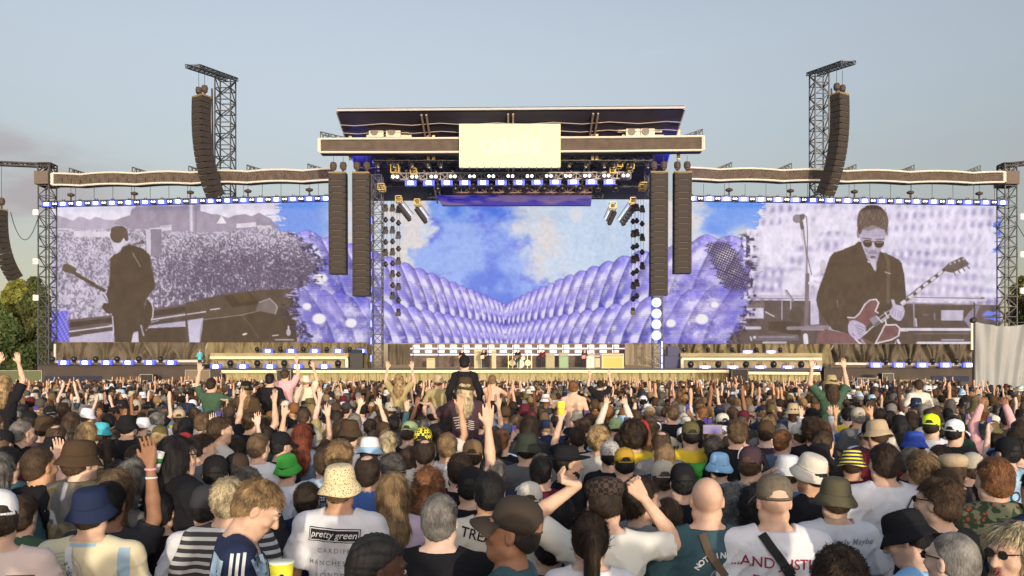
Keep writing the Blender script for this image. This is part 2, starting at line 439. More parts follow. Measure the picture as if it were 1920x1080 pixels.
# ================================================================== truss towers
def tower(px0, px1, py0, Y, label, depth=1.6, bay=1.5, rc=.07, rd=.045, extra=None, base=True):
    x0, x1 = X(px0, Y), X(px1, Y); cx = (x0 + x1) / 2
    e = empty('truss_tower', (cx, Y, G(Y))); tag(e, label, 'truss tower')
    mb = MB(); mb.truss((cx, Y, G(Y)), (cx, Y, Z(py0, Y)), x1 - x0, depth, bay, rc, rd, up=(0, 1, 0)); child(mb, 'mast', m_truss, e)
    mb = MB().box(x0 - .5, x1 + .5, Y - 1.4, Y + 1.4, G(Y), G(Y) + .3); child(mb, 'foot', m_black, e)
    return e
for sgn, pxs, lab in ((-1, (79, 99), 'left'), (1, (1877, 1899), 'right')):
    Y = 78.5
    e = tower(pxs[0], pxs[1], 313, Y, 'dark truss tower at the outer %s end of the stage screens' % lab, 1.3, 1.0)
    cx = e.location.x
    mb = MB().box(cx - .72, cx + .62, Y - 1.0, Y + 1.0, Z(349, Y), Z(325, Y)); child(mb, 'winch_box', M('brown_box', (0.10, 0.082, 0.07), 0.8), e)
    mb = MB()
    p0 = Vector((cx + .6 * -sgn, Y, Z(311, Y))); p1 = at(-60 if sgn < 0 else 1990, 304 if sgn < 0 else 299, Y - 1.5)
    mb.truss(p0, p1, .3, .3, .7, .10, .05); child(mb, 'top_arm', m_black, e)
    mb = MB(); mb.truss((cx, Y, Z(325, Y)), (cx, Y, Z(308, Y)), 1.2, 1.2, .6, .08, .06, up=(0, 1, 0)); child(mb, 'head_frame', m_black, e)
    for py in ((402, 493, 560) if sgn < 0 else (410, 480, 547)):
        mb = MB(); dx = -.55 if sgn < 0 else .55 + .35; x = cx + dx
        mb.box(x - .22, x + .22, Y - 1.1, Y - .9, Z(py + 5, Y), Z(py - 5, Y)); child(mb, 'flood_lamp', M('lamp_box', (0.7, 0.65, 0.5), 0.4, emit=(1, .9, .65), es=.25), e)
# hanging side PA at the very left, with its hoist and cable
def array(x, y, ztop, n, w_, h, d, face, tilts, label, cat='speaker array', grp='hanging speaker arrays', hoist=1.2, back=1.0):
    """n cabinets hung one under the other; face = azimuth offset (0 looks at the camera), tilts = downward tilt of each box"""
    e = empty('speaker_array', (x, y, ztop), face); tag(e, label, cat, grp)
    fx, tilt = Vector((0, 0, 0)), 0
    P = Vector((0, 0, 0))
    for k in range(n):
        a = tilts(k / max(1, n - 1))
        r = Matrix.Rotation(a, 3, 'X')           # front is -Y; tilt so the front looks down
        down = r @ Vector((0, 0, -1))
        c = P + down * (h / 2)
        b = MB(); b.obox(c, (w_, d, h * .93), r)
        cab = b.build('cabinet', m_cabf, e)
        g = MB(); g.obox(c + r @ Vector((0, -d / 2 - .012, 0)), (w_ * .96, .02, h * .80), r); gr = g.build('grille', m_cab, cab)
        s_ = MB()
        s_.obox(c + r @ Vector((0, -d / 2 - .026, h * .44)), (w_ * .62, .02, .035), r)
        if k % 2 == 0 or k > 0: s_.build('badge', M('small_badge', (0.10, 0.085, 0.07), 0.6), cab)
        P = P + down * h
    b = MB(); b.box(-w_ * .5, w_ * .5, -d * .5, d * .5, .02, .16); b.build('fly_frame', M('fly_frame', (0.16, 0.12, 0.05), 0.6), e)
    for sx in (-.28, .3):
        hb = MB(); hb.bar((w_ * sx, 0, .1), (w_ * sx, 0, hoist * .45), .10, 6).lathe([(.05, 0), (.26, .05), (.30, .3), (.24, .55), (.06, .62)], (w_ * sx, 0, hoist * .4), 10).box(w_ * sx - .14, w_ * sx + .2, -.15, .15, hoist * .35, hoist * .6)
        hb.build('chain_hoist', M('hoist_brown', (0.05, 0.038, 0.032), 0.7), e)
    hb = MB(); hb.bar((w_ * -.28, 0, hoist * .8), (w_ * -.28, 0, hoist * .8 + back), .02); hb.bar((w_ * .3, 0, hoist * .8), (w_ * .3, 0, hoist * .8 + back), .02); hb.build('chain', m_black, e)
    return e
zero = lambda t: R(1)
array(X(634, 67), 67, Z(328, 67), 16, 1.42, .52, 1.0, 0, zero, 'outer hanging speaker column left of the main stage, shorter of the left pair', back=.6)
array(X(678, 67), 67, Z(328, 67), 19, 1.42, .535, 1.0, 0, zero, 'inner hanging speaker column left of the main stage, longer of the left pair', back=.6)
array(X(1235, 67), 67, Z(327, 67), 19, 1.42, .535, 1.0, 0, zero, 'inner hanging speaker column right of the main stage, longer of the right pair', back=.6)
array(X(1279, 67), 67, Z(327, 67), 16, 1.42, .52, 1.0, 0, zero, 'outer hanging speaker column right of the main stage, shorter of the right pair', back=.6)
bend = lambda t: R(-2) + R(30) * t ** 1.5
array(X(378, 72), 72, Z(184, 72), 17, 1.42, .52, 1.0, R(-32), bend, 'tall curved speaker column hanging from the left crane tower', back=1.4)
array(X(1574, 72), 72, Z(180, 72), 17, 1.42, .52, 1.0, R(32), bend, 'tall curved speaker column hanging from the right crane tower', back=1.4)
bend2 = lambda t: R(0) + R(34) * t ** 1.6
array(X(-1, 74), 74, Z(396, 74), 13, 1.2, .49, .9, R(-30), bend2, 'curved speaker column cut by the left edge of the picture', hoist=1.5, back=3.4)
mb = MB(); pts = [at(20 + t * 5.2, 398 + 52 * math.sin(t / 10 * math.pi * .97) ** .8 - 0.0 * t, 76) for t in range(0, 11)]
mb.path(pts, .035); gen_thing('cable', mb, m_black, 'slack black cable looping between the left edge speakers and the corner tower', 'cable')
mb = MB(); pts = [at(1903 + t * 3.5, 415 + 3.6 * t + 2.2 * t * (t < 6) , 76) for t in range(0, 11)]
mb.path(pts, .035); gen_thing('cable', mb, m_black, 'slack black cable hanging beside the right corner tower', 'cable')
# crane towers for the tall arrays
for sgn, x0, x1, ytop, xt in ((-1, 408, 437, 148, 361), (1, 1523, 1549, 138, 1591)):
    Y = 81.5
    lab = 'left' if sgn < 0 else 'right'
    e = tower(x0, x1, ytop, Y, 'tall dark lattice crane tower behind the %s tall speaker column' % lab, 1.5, 1.15, .085, .06)
    mb = MB(); zt = Z(ytop, Y) ; cx = (X(x0, Y) + X(x1, Y)) / 2
    A = Vector((cx - sgn * .6, Y + .2, zt)); B = at(xt, 124 if sgn < 0 else 117, 70.0)
    for w0 in (-.55, .55):
        mb.truss(A + Vector((w0, 0, 0)), B + Vector((w0, 0, 0)), .16, .3, .6, .045, .03)
    for k in range(9):
        q = A.lerp(B, k / 8); mb.bar(q + Vector((-.55, 0, .1)), q + Vector((.55, 0, .1)), .045)
        if k < 8: mb.bar(q + Vector((-.55, 0, .1)), A.lerp(B, (k + 1) / 8) + Vector((.55, 0, .1)), .035)
    child(mb, 'top_arm', m_truss, e)
    mb = MB(); xs_ = X(x0, Y) - .35 if sgn < 0 else X(x1, Y) + .3
    mb.bar((xs_, Y - .6, Z(170, Y)), (xs_ + .1, Y - .6, Z(300, Y)), .09, 6); child(mb, 'cable_bundle', m_black, e)
# stage wing towers in front of the centre screen
for sgn, x0, x1 in ((-1, 699, 717), (1, 1224, 1241)):
    Y = 71.5; e = tower(x0, x1, 330, Y, 'dark truss leg standing at the %s side of the centre screen' % ('left' if sgn < 0 else 'right'), .9, .85, .06, .04)
    mb = MB(); xx = X(x0, Y) - .06 if sgn < 0 else X(x1, Y) - .1
    for k in range(9 if sgn < 0 else 4):
        py = 410 + k * 32 if sgn < 0 else 640 + k * 14
        mb.box(xx - .05, xx + .05, Y - .56, Y - .48, Z(py + 12, Y), Z(py, Y))
    child(mb, 'blue_strip_light', m_brightblue, e)
for k, py in enumerate((567, 588, 608, 629)):
    Y = 70.8; e = empty('strobe_lamp', at(1231, py, Y)); tag(e, 'glaring blue-white strobe on the right stage tower, %s from the top' % ORD[k], 'stage light', 'strobes on the right stage tower')
    MB().lathe([(.02, -.02), (.42, 0), (.42, .3), (.3, .4), (.02, .42)], (0, 0, 0), 14, rot=Matrix.Rotation(R(-90), 3, 'X')).build('housing', m_brightblue, e)
    MB().lathe([(.005, .0), (.27, 0), (.27, .05)], (0, -.07, 0), 14, rot=Matrix.Rotation(R(-90), 3, 'X')).build('lens', m_white, e)

# ================================================================== rig over the centre stage
dr = MB(); dr.grid(lambda u, v: (X(686 + 556 * u, 81.5), 81.5 + .15 * math.sin(u * 90), Z(376, 81.5) + (Z(262, 81.5) - Z(376, 81.5)) * v), 60, 2)
gen_thing('back_drape', dr, M('black_back_drape', (0.010, 0.010, 0.016), 0.9), 'black drape closing the dark roof space behind the lighting rig', 'curtain')
k = 0
for Y, py, x0, x1 in ((69.5, 296, 700, 1222), (73, 304, 700, 1222), (76, 312, 705, 1215), (72, 356, 850, 1110), (79, 366, 800, 1130), (78, 330, 700, 1215), (74.6, 293, 700, 1222), (71.2, 288, 700, 1222), (77, 345, 705, 1215)):
    mb = MB(); mb.truss(at(x0, py, Y), at(x1, py, Y), .6, .6, .75, .05, .03)
    gen_thing('lighting_truss', mb, m_truss if Y != 72 else M('reddish_truss', (0.16, 0.10, 0.09), 0.5), 'dark horizontal truss in the roof space, %s counting backwards from the front' % ORD[k] if k < 3 else
              ('low reddish truss just over the header screen', 'dark truss carrying the header screen, farthest back', 'truss deep in the roof space behind the wash lights', 'high truss between the second and third roof trusses', 'highest dark truss right behind the banner beam', 'low truss behind the front row of wash lights')[k - 3], 'truss', 'trusses over the centre stage'); k += 1
mb = MB(); mb.truss(at(737, 332, 71), at(1182, 330, 71), .55, .55, .6, .05, .035)
gen_thing('lighting_truss', mb, M('pale_truss', (0.20, 0.19, 0.20), 0.5, 0.3), 'grey horizontal truss carrying the front row of stage lights', 'truss', 'trusses over the centre stage')
# small fixtures scattered through the dark rig
fx = empty('moving_light', (0, 0, 0))
MB().box(-.16, .16, -.12, .12, -.05, .1).build('base', m_dark, fx)
MB().lathe([(.05, -.62), (.15, -.6), (.19, -.4), (.17, -.2), (.05, -.12)], (0, 0, 0), 8).bar((-.2, 0, -.02), (-.2, 0, -.4), .03).bar((.2, 0, -.02), (.2, 0, -.4), .03).build('head', m_dark, fx)
MB().lathe([(.01, 0), (.12, 0), (.12, .03), (.01, .03)], (0, -.1, -.50), 8, rot=Matrix.Rotation(R(60), 3, 'X')).build('lens', M('dim_lens', (0.4, 0.36, 0.25), 0.15, emit=(1, .9, .55), es=.12), fx)
rr = random.Random(5)
spots = []
rows = ((69.5, 303, 'front'), (73, 311, 'second'), (76, 320, 'third'), (71.2, 294, 'foremost high'), (78, 338, 'rearmost'), (74.6, 300, 'inner'))
for Y, py, rn in rows:
    for j in range(19):
        px = 708 + j * 28.2 + rr.uniform(-8, 8)
        if 855 < px < 1057 and Y < 75: continue
        spots.append((px, py, Y, rn))
cnt = {}
for i, (px, py, Y, rn) in enumerate(spots):
    o = fx if i == 0 else copy_tree(fx)
    o.location = at(px, py, Y); o.rotation_euler = (0, rr.uniform(-.5, .5), rr.uniform(-.8, .8)); cnt[rn] = cnt.get(rn, 0) + 1
    tag(o, 'dark moving light under the %s roof truss, %s from the left' % (rn, ORD[cnt[rn] - 1]), 'stage light', 'dark moving lights in the roof space')
# square-framed yellow boxes (moving-light cages)
for i, (px, py, w_) in enumerate(((741, 318, 20), (776, 323, 15), (716, 352, 16), (732, 301, 16), (1148, 321, 14), (1182, 312, 16), (1205, 350, 17), (1162, 310, 12), (748, 374, 14), (783, 380, 14), (1149, 386, 16), (1186, 377, 14))):
    Y = 70.4; s = w_ * Y / F / 2 * .72; e = empty('lamp_cage', at(px, py, Y)); m_y = M('yellow_brass', (0.30, 0.23, 0.07), 0.45, 0.3)
    mb = MB()
    for sx in (-1, 1):
        for sy in (-.4, .4):
            mb.bar((sx * s, sy, -s), (sx * s, sy, s), .05); mb.bar((-s, sy, sx * s), (s, sy, sx * s), .05)
    for sx in (-1, 1):
        for sz in (-1, 1): mb.bar((sx * s, -.4, sz * s), (sx * s, .4, sz * s), .04)
    mb.build('frame', m_y, e); MB().lathe([(.02, -s * .8), (s * .5, -s * .5), (s * .55, s * .4), (.03, s * .7)], n=8).build('lamp', M('brass_dark', (0.20, 0.14, 0.04), 0.4, .4), e)
    side = 'left' if px < 960 else 'right'
    tag(e, 'brass-framed lamp cage in the %s of the rig, %s' % (side, ['by the top edge', 'next to the white lamp pair', 'against the stage tower', 'highest', 'smaller, lower one', 'by the speaker column', 'lowest by the speakers', 'small and high', 'above the outer light bar', 'above the inner light bar', 'over the light bar nearer the centre', 'over the light bar nearer the tower'][i]), 'lamp cage', 'lamp cages in the rig')
# pairs of white lamps and row of blue-white washes
pair = empty('blinder_lamp', (0, 0, 0))
MB().box(-.42, .42, 0, .25, -.2, .2).build('housing', m_dark, pair)
for sx in (-.19, .19): MB().lathe([(.005, 0), (.125, 0), (.125, .04)], (sx, -.05, 0), 10, rot=Matrix.Rotation(R(-90), 3, 'X')).build('bulb', M('lamp_soft_white', (0.8, 0.8, 0.8), 0.3, emit=(.85, .93, .9), es=3), pair)
wash = empty('wash_light', (0, 0, 0))
MB().box(-.50, .50, 0, .3, -.22, .22).build('housing', m_blue_bloom, wash)  # blue glow put into the housing, standing for bloom around the lens
MB().box(-.22, .22, -.06, -.01, -.14, .14).build('lens', m_white, wash)
MB().bar((-.1, .15, .2), (-.1, .15, .5), .05).bar((.1, .15, .2), (.1, .15, .5), .05).build('clamp', m_dark, wash)
ball = empty('spot_lamp', (0, 0, 0))
MB().lathe([(.06, .0), (.2, .02), (.2, .14), (.1, .18)], n=10).build('base', m_dark, ball)
MB().lathe([(.04, .12), (.22, .2), (.30, .42), (.24, .62), (.05, .72)], n=12).build('head', M('glossy_black', (0.015, 0.015, 0.02), 0.15), ball, True)
used = set()
def put(proto, loc, label, cat, group, rz=0, sc=1, rx=0):
    o = proto if proto.name not in used else copy_tree(proto)
    used.add(proto.name) if o is proto else None
    o.location = loc; o.rotation_euler = (rx, 0, rz); o.scale = (sc,) * 3
    return tag(o, label, cat, group)
for k in range(13): put(pair, at(741 + k * 36, 331.5 - k * .2, 70.4), 'pair of white lamps on the grey front truss, %s from the left' % ORD[k], 'stage light', 'white lamp pairs on the front truss')
for k in range(12): put(wash, at(770 + k * 33.9, 343 - k * .2, 70.3), 'bright blue-white wash light under the grey front truss, %s from the left' % ORD[k], 'stage light', 'wash lights under the front truss')
for k in range(11): put(ball, at(821 + k * 33.3, 345, 70.9), 'dark hanging moving head between the front wash lights, %s from the left' % ORD[k], 'stage light', 'moving heads under the front truss', rx=R(180))
# header screen
hp = MB(); Y = 74; hp.prism([tuple(at(818, 366, Y).xz), tuple(at(1110, 366, Y).xz), tuple(at(1108, 385, Y).xz), tuple(at(829, 385, Y).xz)], Y, Y + .4)
HEADER = hp
# diagonal light bars
for i, (x0, y0, x1, y1) in enumerate(((747, 380, 769, 408), (780, 386, 799, 412), (1149, 392, 1138, 415), (1186, 384, 1163, 417))):
    Y = 71; e = empty('light_bar', at(x0, y0, Y)); P0, P1 = Vector((0, 0, 0)), at(x1, y1, Y) - at(x0, y0, Y)
    tag(e, 'slanting bar of dark lamps hanging %s' % ('at the left of the centre screen, outer one', 'at the left of the centre screen, inner one', 'at the right of the centre screen, inner one', 'at the right of the centre screen, outer one')[i], 'light bar', 'slanting light bars')
    s = 1 if i < 2 else -1
    MB().bar(P0, P1, .12, 6).bar(P0 + Vector((.3 * s, 0, .3)), P1 + Vector((.3 * s, 0, .3)), .04).build('bar', m_black, e)
    MB().bar(P0 + Vector((.16 * s, -.1, .14)), P1 + Vector((.16 * s, -.1, .14)), .05).build('edge_light', M('steel_blue_edge', (0.35, 0.42, 0.7), 0.4, emit=lin((70, 90, 200)), es=.3), e)
    for j in range(6):
        q = P0.lerp(P1, (j + .5) / 6); MB().lathe([(.04, 0), (.2, .05), (.2, .3), (.1, .36)], q + Vector((-.1 * s, 0, -.1)), 8, rot=Matrix.Rotation(R(150) * 1, 3, 'Y')).build('lamp', m_dark, e)
# vertical strings of lamps
for i, (px, y0, y1, n) in enumerate(((723, 375, 500, 6), (736, 375, 560, 9), (747, 375, 592, 9), (1187, 372, 590, 9), (1194, 372, 560, 8), (1204, 372, 505, 5))):
    Y = 72.2; e = empty('lamp_string', at(px, y0, Y)); tag(e, 'vertical string of small dark lamps, %s' % ('left of the centre screen, nearest the tower', 'left of the centre screen, middle of three', 'left of the centre screen, longest and innermost', 'right of the centre screen, longest and innermost', 'right of the centre screen, middle of three', 'right of the centre screen, shortest')[i], 'lamp string', 'vertical lamp strings')
    L = (y1 - y0) * Y / F
    MB().bar((-.12, 0, 0), (-.12, 0, -L), .018).bar((.12, 0, 0), (.12, 0, -L), .018).build('cable', m_black, e)
    for j in range(n):
        z = -L * (j + .8) / n; big = j % 2 == 0
        mb = MB()
        if big:
            mb.box(-.22, .22, -.2, .2, z - .1, z + .10); mb.lathe([(.05, 0), (.18, .08), (.20, .25), (.12, .36)], (0, 0, z + .05), 8); mb.box(-.24, .24, -.24, -.2, z - .3, z - .12)
        else: mb.lathe([(.04, -.25), (.2, -.1), (.2, .1), (.04, .3)], (0, 0, z), 8); mb.box(-.24, .24, -.1, .1, z - .05, z + .05)
        mb.build('lamp', m_dark, e)

# ================================================================== wing light trusses above the side screens
for sgn in (-1, 1):
    nm = 'left' if sgn < 0 else 'right'
    x0, x1, ya, yb = (82, 618, 383, 372) if sgn < 0 else (1292, 1888, 372, 380)
    Ya, Yb = (78, 75.4) if sgn < 0 else (75.4, 78)
    mb = MB(); mb.truss(at(x0, ya, Ya), at(x1, yb, Yb), .5, .45, .7, .05, .03); gen_thing('lighting_truss', mb, m_truss, 'thin truss carrying the row of blue lights over the %s screen' % nm, 'truss')
    n = 18 if sgn < 0 else 19
    for k in range(n):
        t = (k + .16) / (n - .6)
        px, py, Y = x0 + (x1 - x0) * t, ya + (yb - ya) * t, Ya + (Yb - Ya) * t - .6
        put(wash, at(px, py, Y), 'blue-white wash light over the %s screen, %s from the left' % (nm, ORD[k]), 'stage light', 'wash lights over the %s screen' % nm, sc=.93)
        if k < n - 1:
            t2 = t + .5 / (n - .6); px, py = x0 + (x1 - x0) * t2, ya + (yb - ya) * t2
            put(pair, at(px, py - .5, Y), 'small pair of lamps over the %s screen, %s from the left' % (nm, ORD[k]), 'stage light', 'small lamp pairs over the %s screen' % nm, sc=.62)
    for j, px in enumerate((133, 252, 357, 465, 580) if sgn < 0 else (1367, 1482, 1602, 1707, 1836)):
        t = (px - x0) / (x1 - x0); Y = Ya + (Yb - Ya) * t; py = ya + (yb - ya) * t
        e = empty('truss_hoist', at(px, py - 4, Y)); tag(e, 'small motor hoist over the %s screen, %s from the left' % (nm, ORD[j]), 'hoist', 'motor hoists over the side screens')
        MB().bar((0, 0, 0), (0, 0, .5), .08, 6).lathe([(.04, .45), (.3, .55), (.34, .7), (.1, .82)], n=8, sx=1.1).build('motor', M('hoist_brown'), e)
        MB().bar((0, 0, .8), (0, 0, 1.6), .018).build('chain', m_black, e)
    mb = MB()
    for j in range(15):
        t = (j + .7) / 15.3; px = x0 + (x1 - x0) * t; Y = Ya + (Yb - Ya) * t; py = ya + (yb - ya) * t
        mb.bar(at(px, py, Y), at(px, 345, Y), .022)
    gen_thing('suspension_cables', mb, m_black, 'row of thin steel cables holding the light truss over the %s screen' % nm, 'cables')

# ================================================================== decks, skirts, drapes
def curtain(name, px0, px1, py0, py1, Y, mat, label, folds=9, amp=.25, seed=1, cat='curtain', group=None, swag=0.0, nu=None, thick=True):
    r = random.Random(seed); ph = [r.uniform(0, 6.28) for _ in range(8)]
    W = X(px1, Y) - X(px0, Y)
    def fn(u, v):
        uu = u + swag * (1 - v) * math.sin(u * 6.28 * folds / 3 + ph[5]) * .05
        d = math.sin(uu * 6.28 * folds + ph[0]) + .6 * math.sin(uu * 6.28 * folds * 1.73 + ph[1] + 1.2 * v) + .4 * math.sin(uu * 6.28 * folds * .41 + ph[2]) + .3 * math.sin(uu * 6.28 * folds * 3.1 + ph[3] - 2 * v)
        k = .45 + .55 * abs(math.sin(u * 3.7 + ph[4] + swag * v * 2))
        return (X(px0, Y) + W * u, Y + amp * d * k, Z(py1, Y) + (Z(py0, Y) - Z(py1, Y)) * v)
    mb = MB(); mb.grid(fn, nu or int(max(40, folds * 14)), 10)
    return gen_thing(name, mb, mat, label, cat, group, True)
curtain('drape', 100, 385, 642, 681, 77.5, m_drape_d, 'dark brown pleated drape hanging under the left screen', 17, .34, 3, swag=1.4)
curtain('drape', 388, 697, 642, 692, 76.8, m_drape, 'gold-brown gathered drape under the inner part of the left screen', 24, .34, 4, swag=1.2)
curtain('drape', 1242, 1560, 645, 692, 76.8, m_drape, 'gold-brown gathered drape under the inner part of the right screen', 20, .34, 5, swag=1.2)
curtain('drape', 1560, 1822, 645, 686, 77.5, m_drape_d, 'dark brown pleated drape hanging under the right screen', 18, .34, 6, swag=1.4)
curtain('drape', 727, 769, 645, 684, 75.5, m_drape_d, 'brown draped cloth panel at the left of the stage', 3, .18, 7)
curtain('drape', 1172, 1222, 643, 684, 75.5, M('tan_panel', (0.22, 0.18, 0.12), 0.9), 'plain tan cloth panel at the right of the stage', 1.5, .08, 8)
# pole at the left end of the left drape and tubes
def tube(px0, py0, px1, py1, Y, label, mat=None, r=.13):
    mb = MB(); mb.bar(at(px0, py0, Y), at(px1, py1, Y), r, 8); return gen_thing('light_tube', mb, mat or m_strip, label, 'light tube', 'warm light tubes on the decks')
tube(100, 678.5, 380, 677, 74.6, 'pale horizontal light tube along the dark fascia under the left screen', m_strip2)
tube(103, 645, 103, 676, 74.6, 'short upright pale tube at the outer end of the left drape', m_strip2, .1)
tube(1566, 682, 1822, 684, 74.6, 'pale horizontal light tube along the dark fascia under the right screen', m_strip2)
tube(394, 671, 650, 671, 73.0, 'warm horizontal light tube on the left upper deck')
tube(650, 671, 650, 689, 73.0, 'short warm upright light tube at the right end of the left upper deck')
tube(1279, 673, 1540, 673, 73.0, 'warm horizontal light tube on the right upper deck')
tube(1279, 673, 1279, 690, 73.0, 'short warm upright light tube at the left end of the right upper deck')
tube(386, 696.8, 518, 696.8, 69.7, 'warm light tube along the deck edge, left of the small dark gap')
tube(546, 696.8, 1373, 696.5, 69.7, 'long warm light tube along the main stage edge')
tube(1403, 699.5, 1537, 700.5, 69.7, 'warm light tube along the deck edge right of the dark camera box')
# decks
dk = MB(); dk.box(X(384, 70), X(1538, 70), 70, 86, Z(695, 70), Z(690.5, 70)); gen_thing('stage_deck', dk, m_deck, 'long black stage platform floor carrying the band', 'stage')
for px0, px1, nm in ((394, 653, 'left'), (1276, 1542, 'right')):
    e = empty('upper_deck', at((px0 + px1) / 2, 691, 73.4)); tag(e, 'raised side deck with tan cloth front on the %s of the stage' % nm, 'platform')
    mb = MB().box(X(px0, 73.2), X(px1, 73.2), 73.2, 76, Z(669, 73.2), Z(662, 73.2)); child(mb, 'fascia', M('tan_fascia', (0.25, 0.21, 0.12), 0.8, noise=(1, .12)), e)
    mb = MB(); mb.grid(lambda u, v: (X(px0 + (px1 - px0) * u, 74), 74 + .12 * math.sin(u * 70 + 3 * v) + .08 * math.sin(u * 31), Z(690, 74) + (Z(668, 74) - Z(690, 74)) * v), 160, 4)
    child(mb, 'cloth_front', M('tan_cloth', (0.27, 0.23, 0.15), 0.9), e, True)
curtain('stage_skirt', 386, 520, 699, 745, 70.1, m_skirt, 'straw-coloured pleated skirt below the left deck edge', 12, .12, 21, 'stage skirt', 'skirts under the stage edge')
curtain('stage_skirt', 546, 1372, 699, 745, 70.1, m_skirt, 'long straw-coloured pleated skirt below the main stage edge', 60, .12, 22, 'stage skirt', 'skirts under the stage edge', nu=700)
curtain('stage_skirt', 1404, 1538, 702, 745, 70.1, m_skirt, 'straw-coloured pleated skirt below the right deck edge', 12, .12, 23, 'stage skirt', 'skirts under the stage edge')
for px0, px1, py0, nm in ((70, 384, 683, 'left'), (1545, 1826, 688, 'right')):
    Y = 74.8; e = empty('side_deck', (X((px0 + px1) / 2, Y), Y, G(Y))); tag(e, 'long low dark brown deck front under the %s screen' % nm, 'platform')
    mb = MB().box(X(px0, Y), X(px1, Y), Y, Y + 4, G(Y), Z(py0, Y)); child(mb, 'deck', m_wood, e)
    mb = MB().box(X(px0 + 14 if nm == 'left' else px1 - 80, Y), X(px0 + 122 if nm == 'left' else px1 - 10, Y), Y - .08, Y - .01, Z(715, Y), Z(705, Y)); child(mb, 'navy_scrim', m_navy, e)
    mb = MB().box(X(px0 + 60 if nm == 'left' else px0 + 20, Y), X(px1 - 60, Y), Y - .07, Y - .01, G(Y), Z(712, Y)); child(mb, 'tan_skirt', M('tan_fascia'), e)
    mb = MB()
    for k in range(30): mb.bar((X(px0 + (px1 - px0) * k / 29, Y), Y - .3, Z(py0, Y) - .1), (X(px0 + (px1 - px0) * k / 29, Y), Y - .3, Z(py0, Y) + .12), .03)
    mb.bar((X(px0, Y), Y - .3, Z(py0, Y) - .05), (X(px1, Y), Y - .3, Z(py0, Y) - .05), .06); child(mb, 'edge_rail', m_black, e)
# lights standing on decks
def row(proto, pts, Y, lab, grp, sc=1, rx=0, dz=0):
    for k, (px, py) in enumerate(pts): put(proto, at(px, py, Y) + Vector((0, 0, dz)), lab % ORD[k], 'stage light', grp, sc=sc, rx=rx)
row(wash, [(119 + k * 40.2, 680) for k in range(6)], 73.9, 'blue-white floor light along the far left fascia, %s from the left', 'floor lights on the far left deck', 1.0)
row(ball, [(98 + k * 40.6, 681) for k in range(6)], 73.9, 'black round moving head on the far left deck, %s from the left', 'moving heads on the far left deck', .9)
row(wash, [(404 + k * 51, 687.5) for k in range(5)], 71.2, 'blue-white floor light on the left deck edge, %s from the left', 'floor lights on the left deck')
row(ball, [(432 + k * 50.5, 690) for k in range(5)], 71.4, 'black round moving head on the left deck edge, %s from the left', 'moving heads on the left deck', 1.0)
row(wash, [(502 + k * 44, 658) for k in range(5)], 74.2, 'blue-white light on top of the left upper deck, %s from the left', 'lights on the left upper deck', .9)
row(ball, [(482 + k * 43.5, 661) for k in range(5)], 74.4, 'black moving head on top of the left upper deck, %s from the left', 'moving heads on the left upper deck', .75)
row(wash, [(1322 + k * 52, 690) for k in range(5)], 71.2, 'blue-white floor light on the right deck edge, %s from the left', 'floor lights on the right deck')
row(ball, [(1295 + k * 51.8, 692) for k in range(5)], 71.4, 'black round moving head on the right deck edge, %s from the left', 'moving heads on the right deck', 1.0)
row(ball, [(1283 + k * 45, 662) for k in range(5)], 74.4, 'black moving head on top of the right upper deck, %s from the left', 'moving heads on the right upper deck', .75)
row(wash, [(1402, 661), (1446, 661)], 74.2, 'blue-white light on top of the right upper deck, %s from the left', 'lights on the right upper deck', .9)
row(wash, [(1643 + k * 43.5, 684.5) for k in range(5)], 73.9, 'blue-white floor light along the far right fascia, %s from the left', 'floor lights on the far right deck', 1.05)
row(ball, [(1661 + k * 44, 685) for k in range(4)], 73.9, 'black round moving head on the far right deck, %s from the left', 'moving heads on the far right deck', .9)
# boxes in the pit
def crate(px0, px1, py0, Y, label, mat=m_dark, name='pit_screen', cat='screen', d=.9):
    e = empty(name, (X((px0 + px1) / 2, Y), Y, G(Y))); tag(e, label, cat)
    MB().box(X(px0, Y), X(px1, Y), Y, Y + d, G(Y) + .02, Z(py0, Y)).build('case', mat, e, rel=e.location)
    MB().bar((X(px0, Y), Y - .05, Z(py0, Y)), (X(px1, Y), Y - .05, Z(py0, Y)), .04).bar((X(px0, Y), Y - .05, Z(py0, Y)), (X(px0, Y), Y - .05, G(Y)), .04).bar((X(px1, Y), Y - .05, Z(py0, Y)), (X(px1, Y), Y - .05, G(Y)), .04).build('frame', M('frame_grey', (.25, .23, .2), .6), e, rel=e.location)
    return e
crate(263, 287, 702, 72, 'small dark framed box standing in front of the far left deck')
crate(385, 416, 701, 68.8, 'dark box at the left end of the straw skirt', cat='box', name='pit_box')
crate(519, 545, 694, 68.8, 'dark gap box interrupting the left deck edge tube', cat='box', name='pit_box')
crate(1372, 1402, 692, 68.6, 'black camera platform box interrupting the right stage edge', cat='box', name='camera_platform')
crate(1654, 1675, 700, 72, 'small dark framed box standing in front of the far right deck')
crate(1607, 1645, 709, 72, 'low dark box with pale rim before the far right deck', cat='box', name='pit_box')
crate(348, 394, 694, 66.5, 'brown camera platform left of the main stage edge', M('brown_board', (0.15, 0.12, 0.08), 0.8), 'camera_platform', 'platform', 2.5)
e = crate(0, 79, 695, 60, 'green hoarding fence at the far left of the crowd', M('green_board', (0.085, 0.105, 0.05), 0.8), 'hoarding', 'fence', .1)

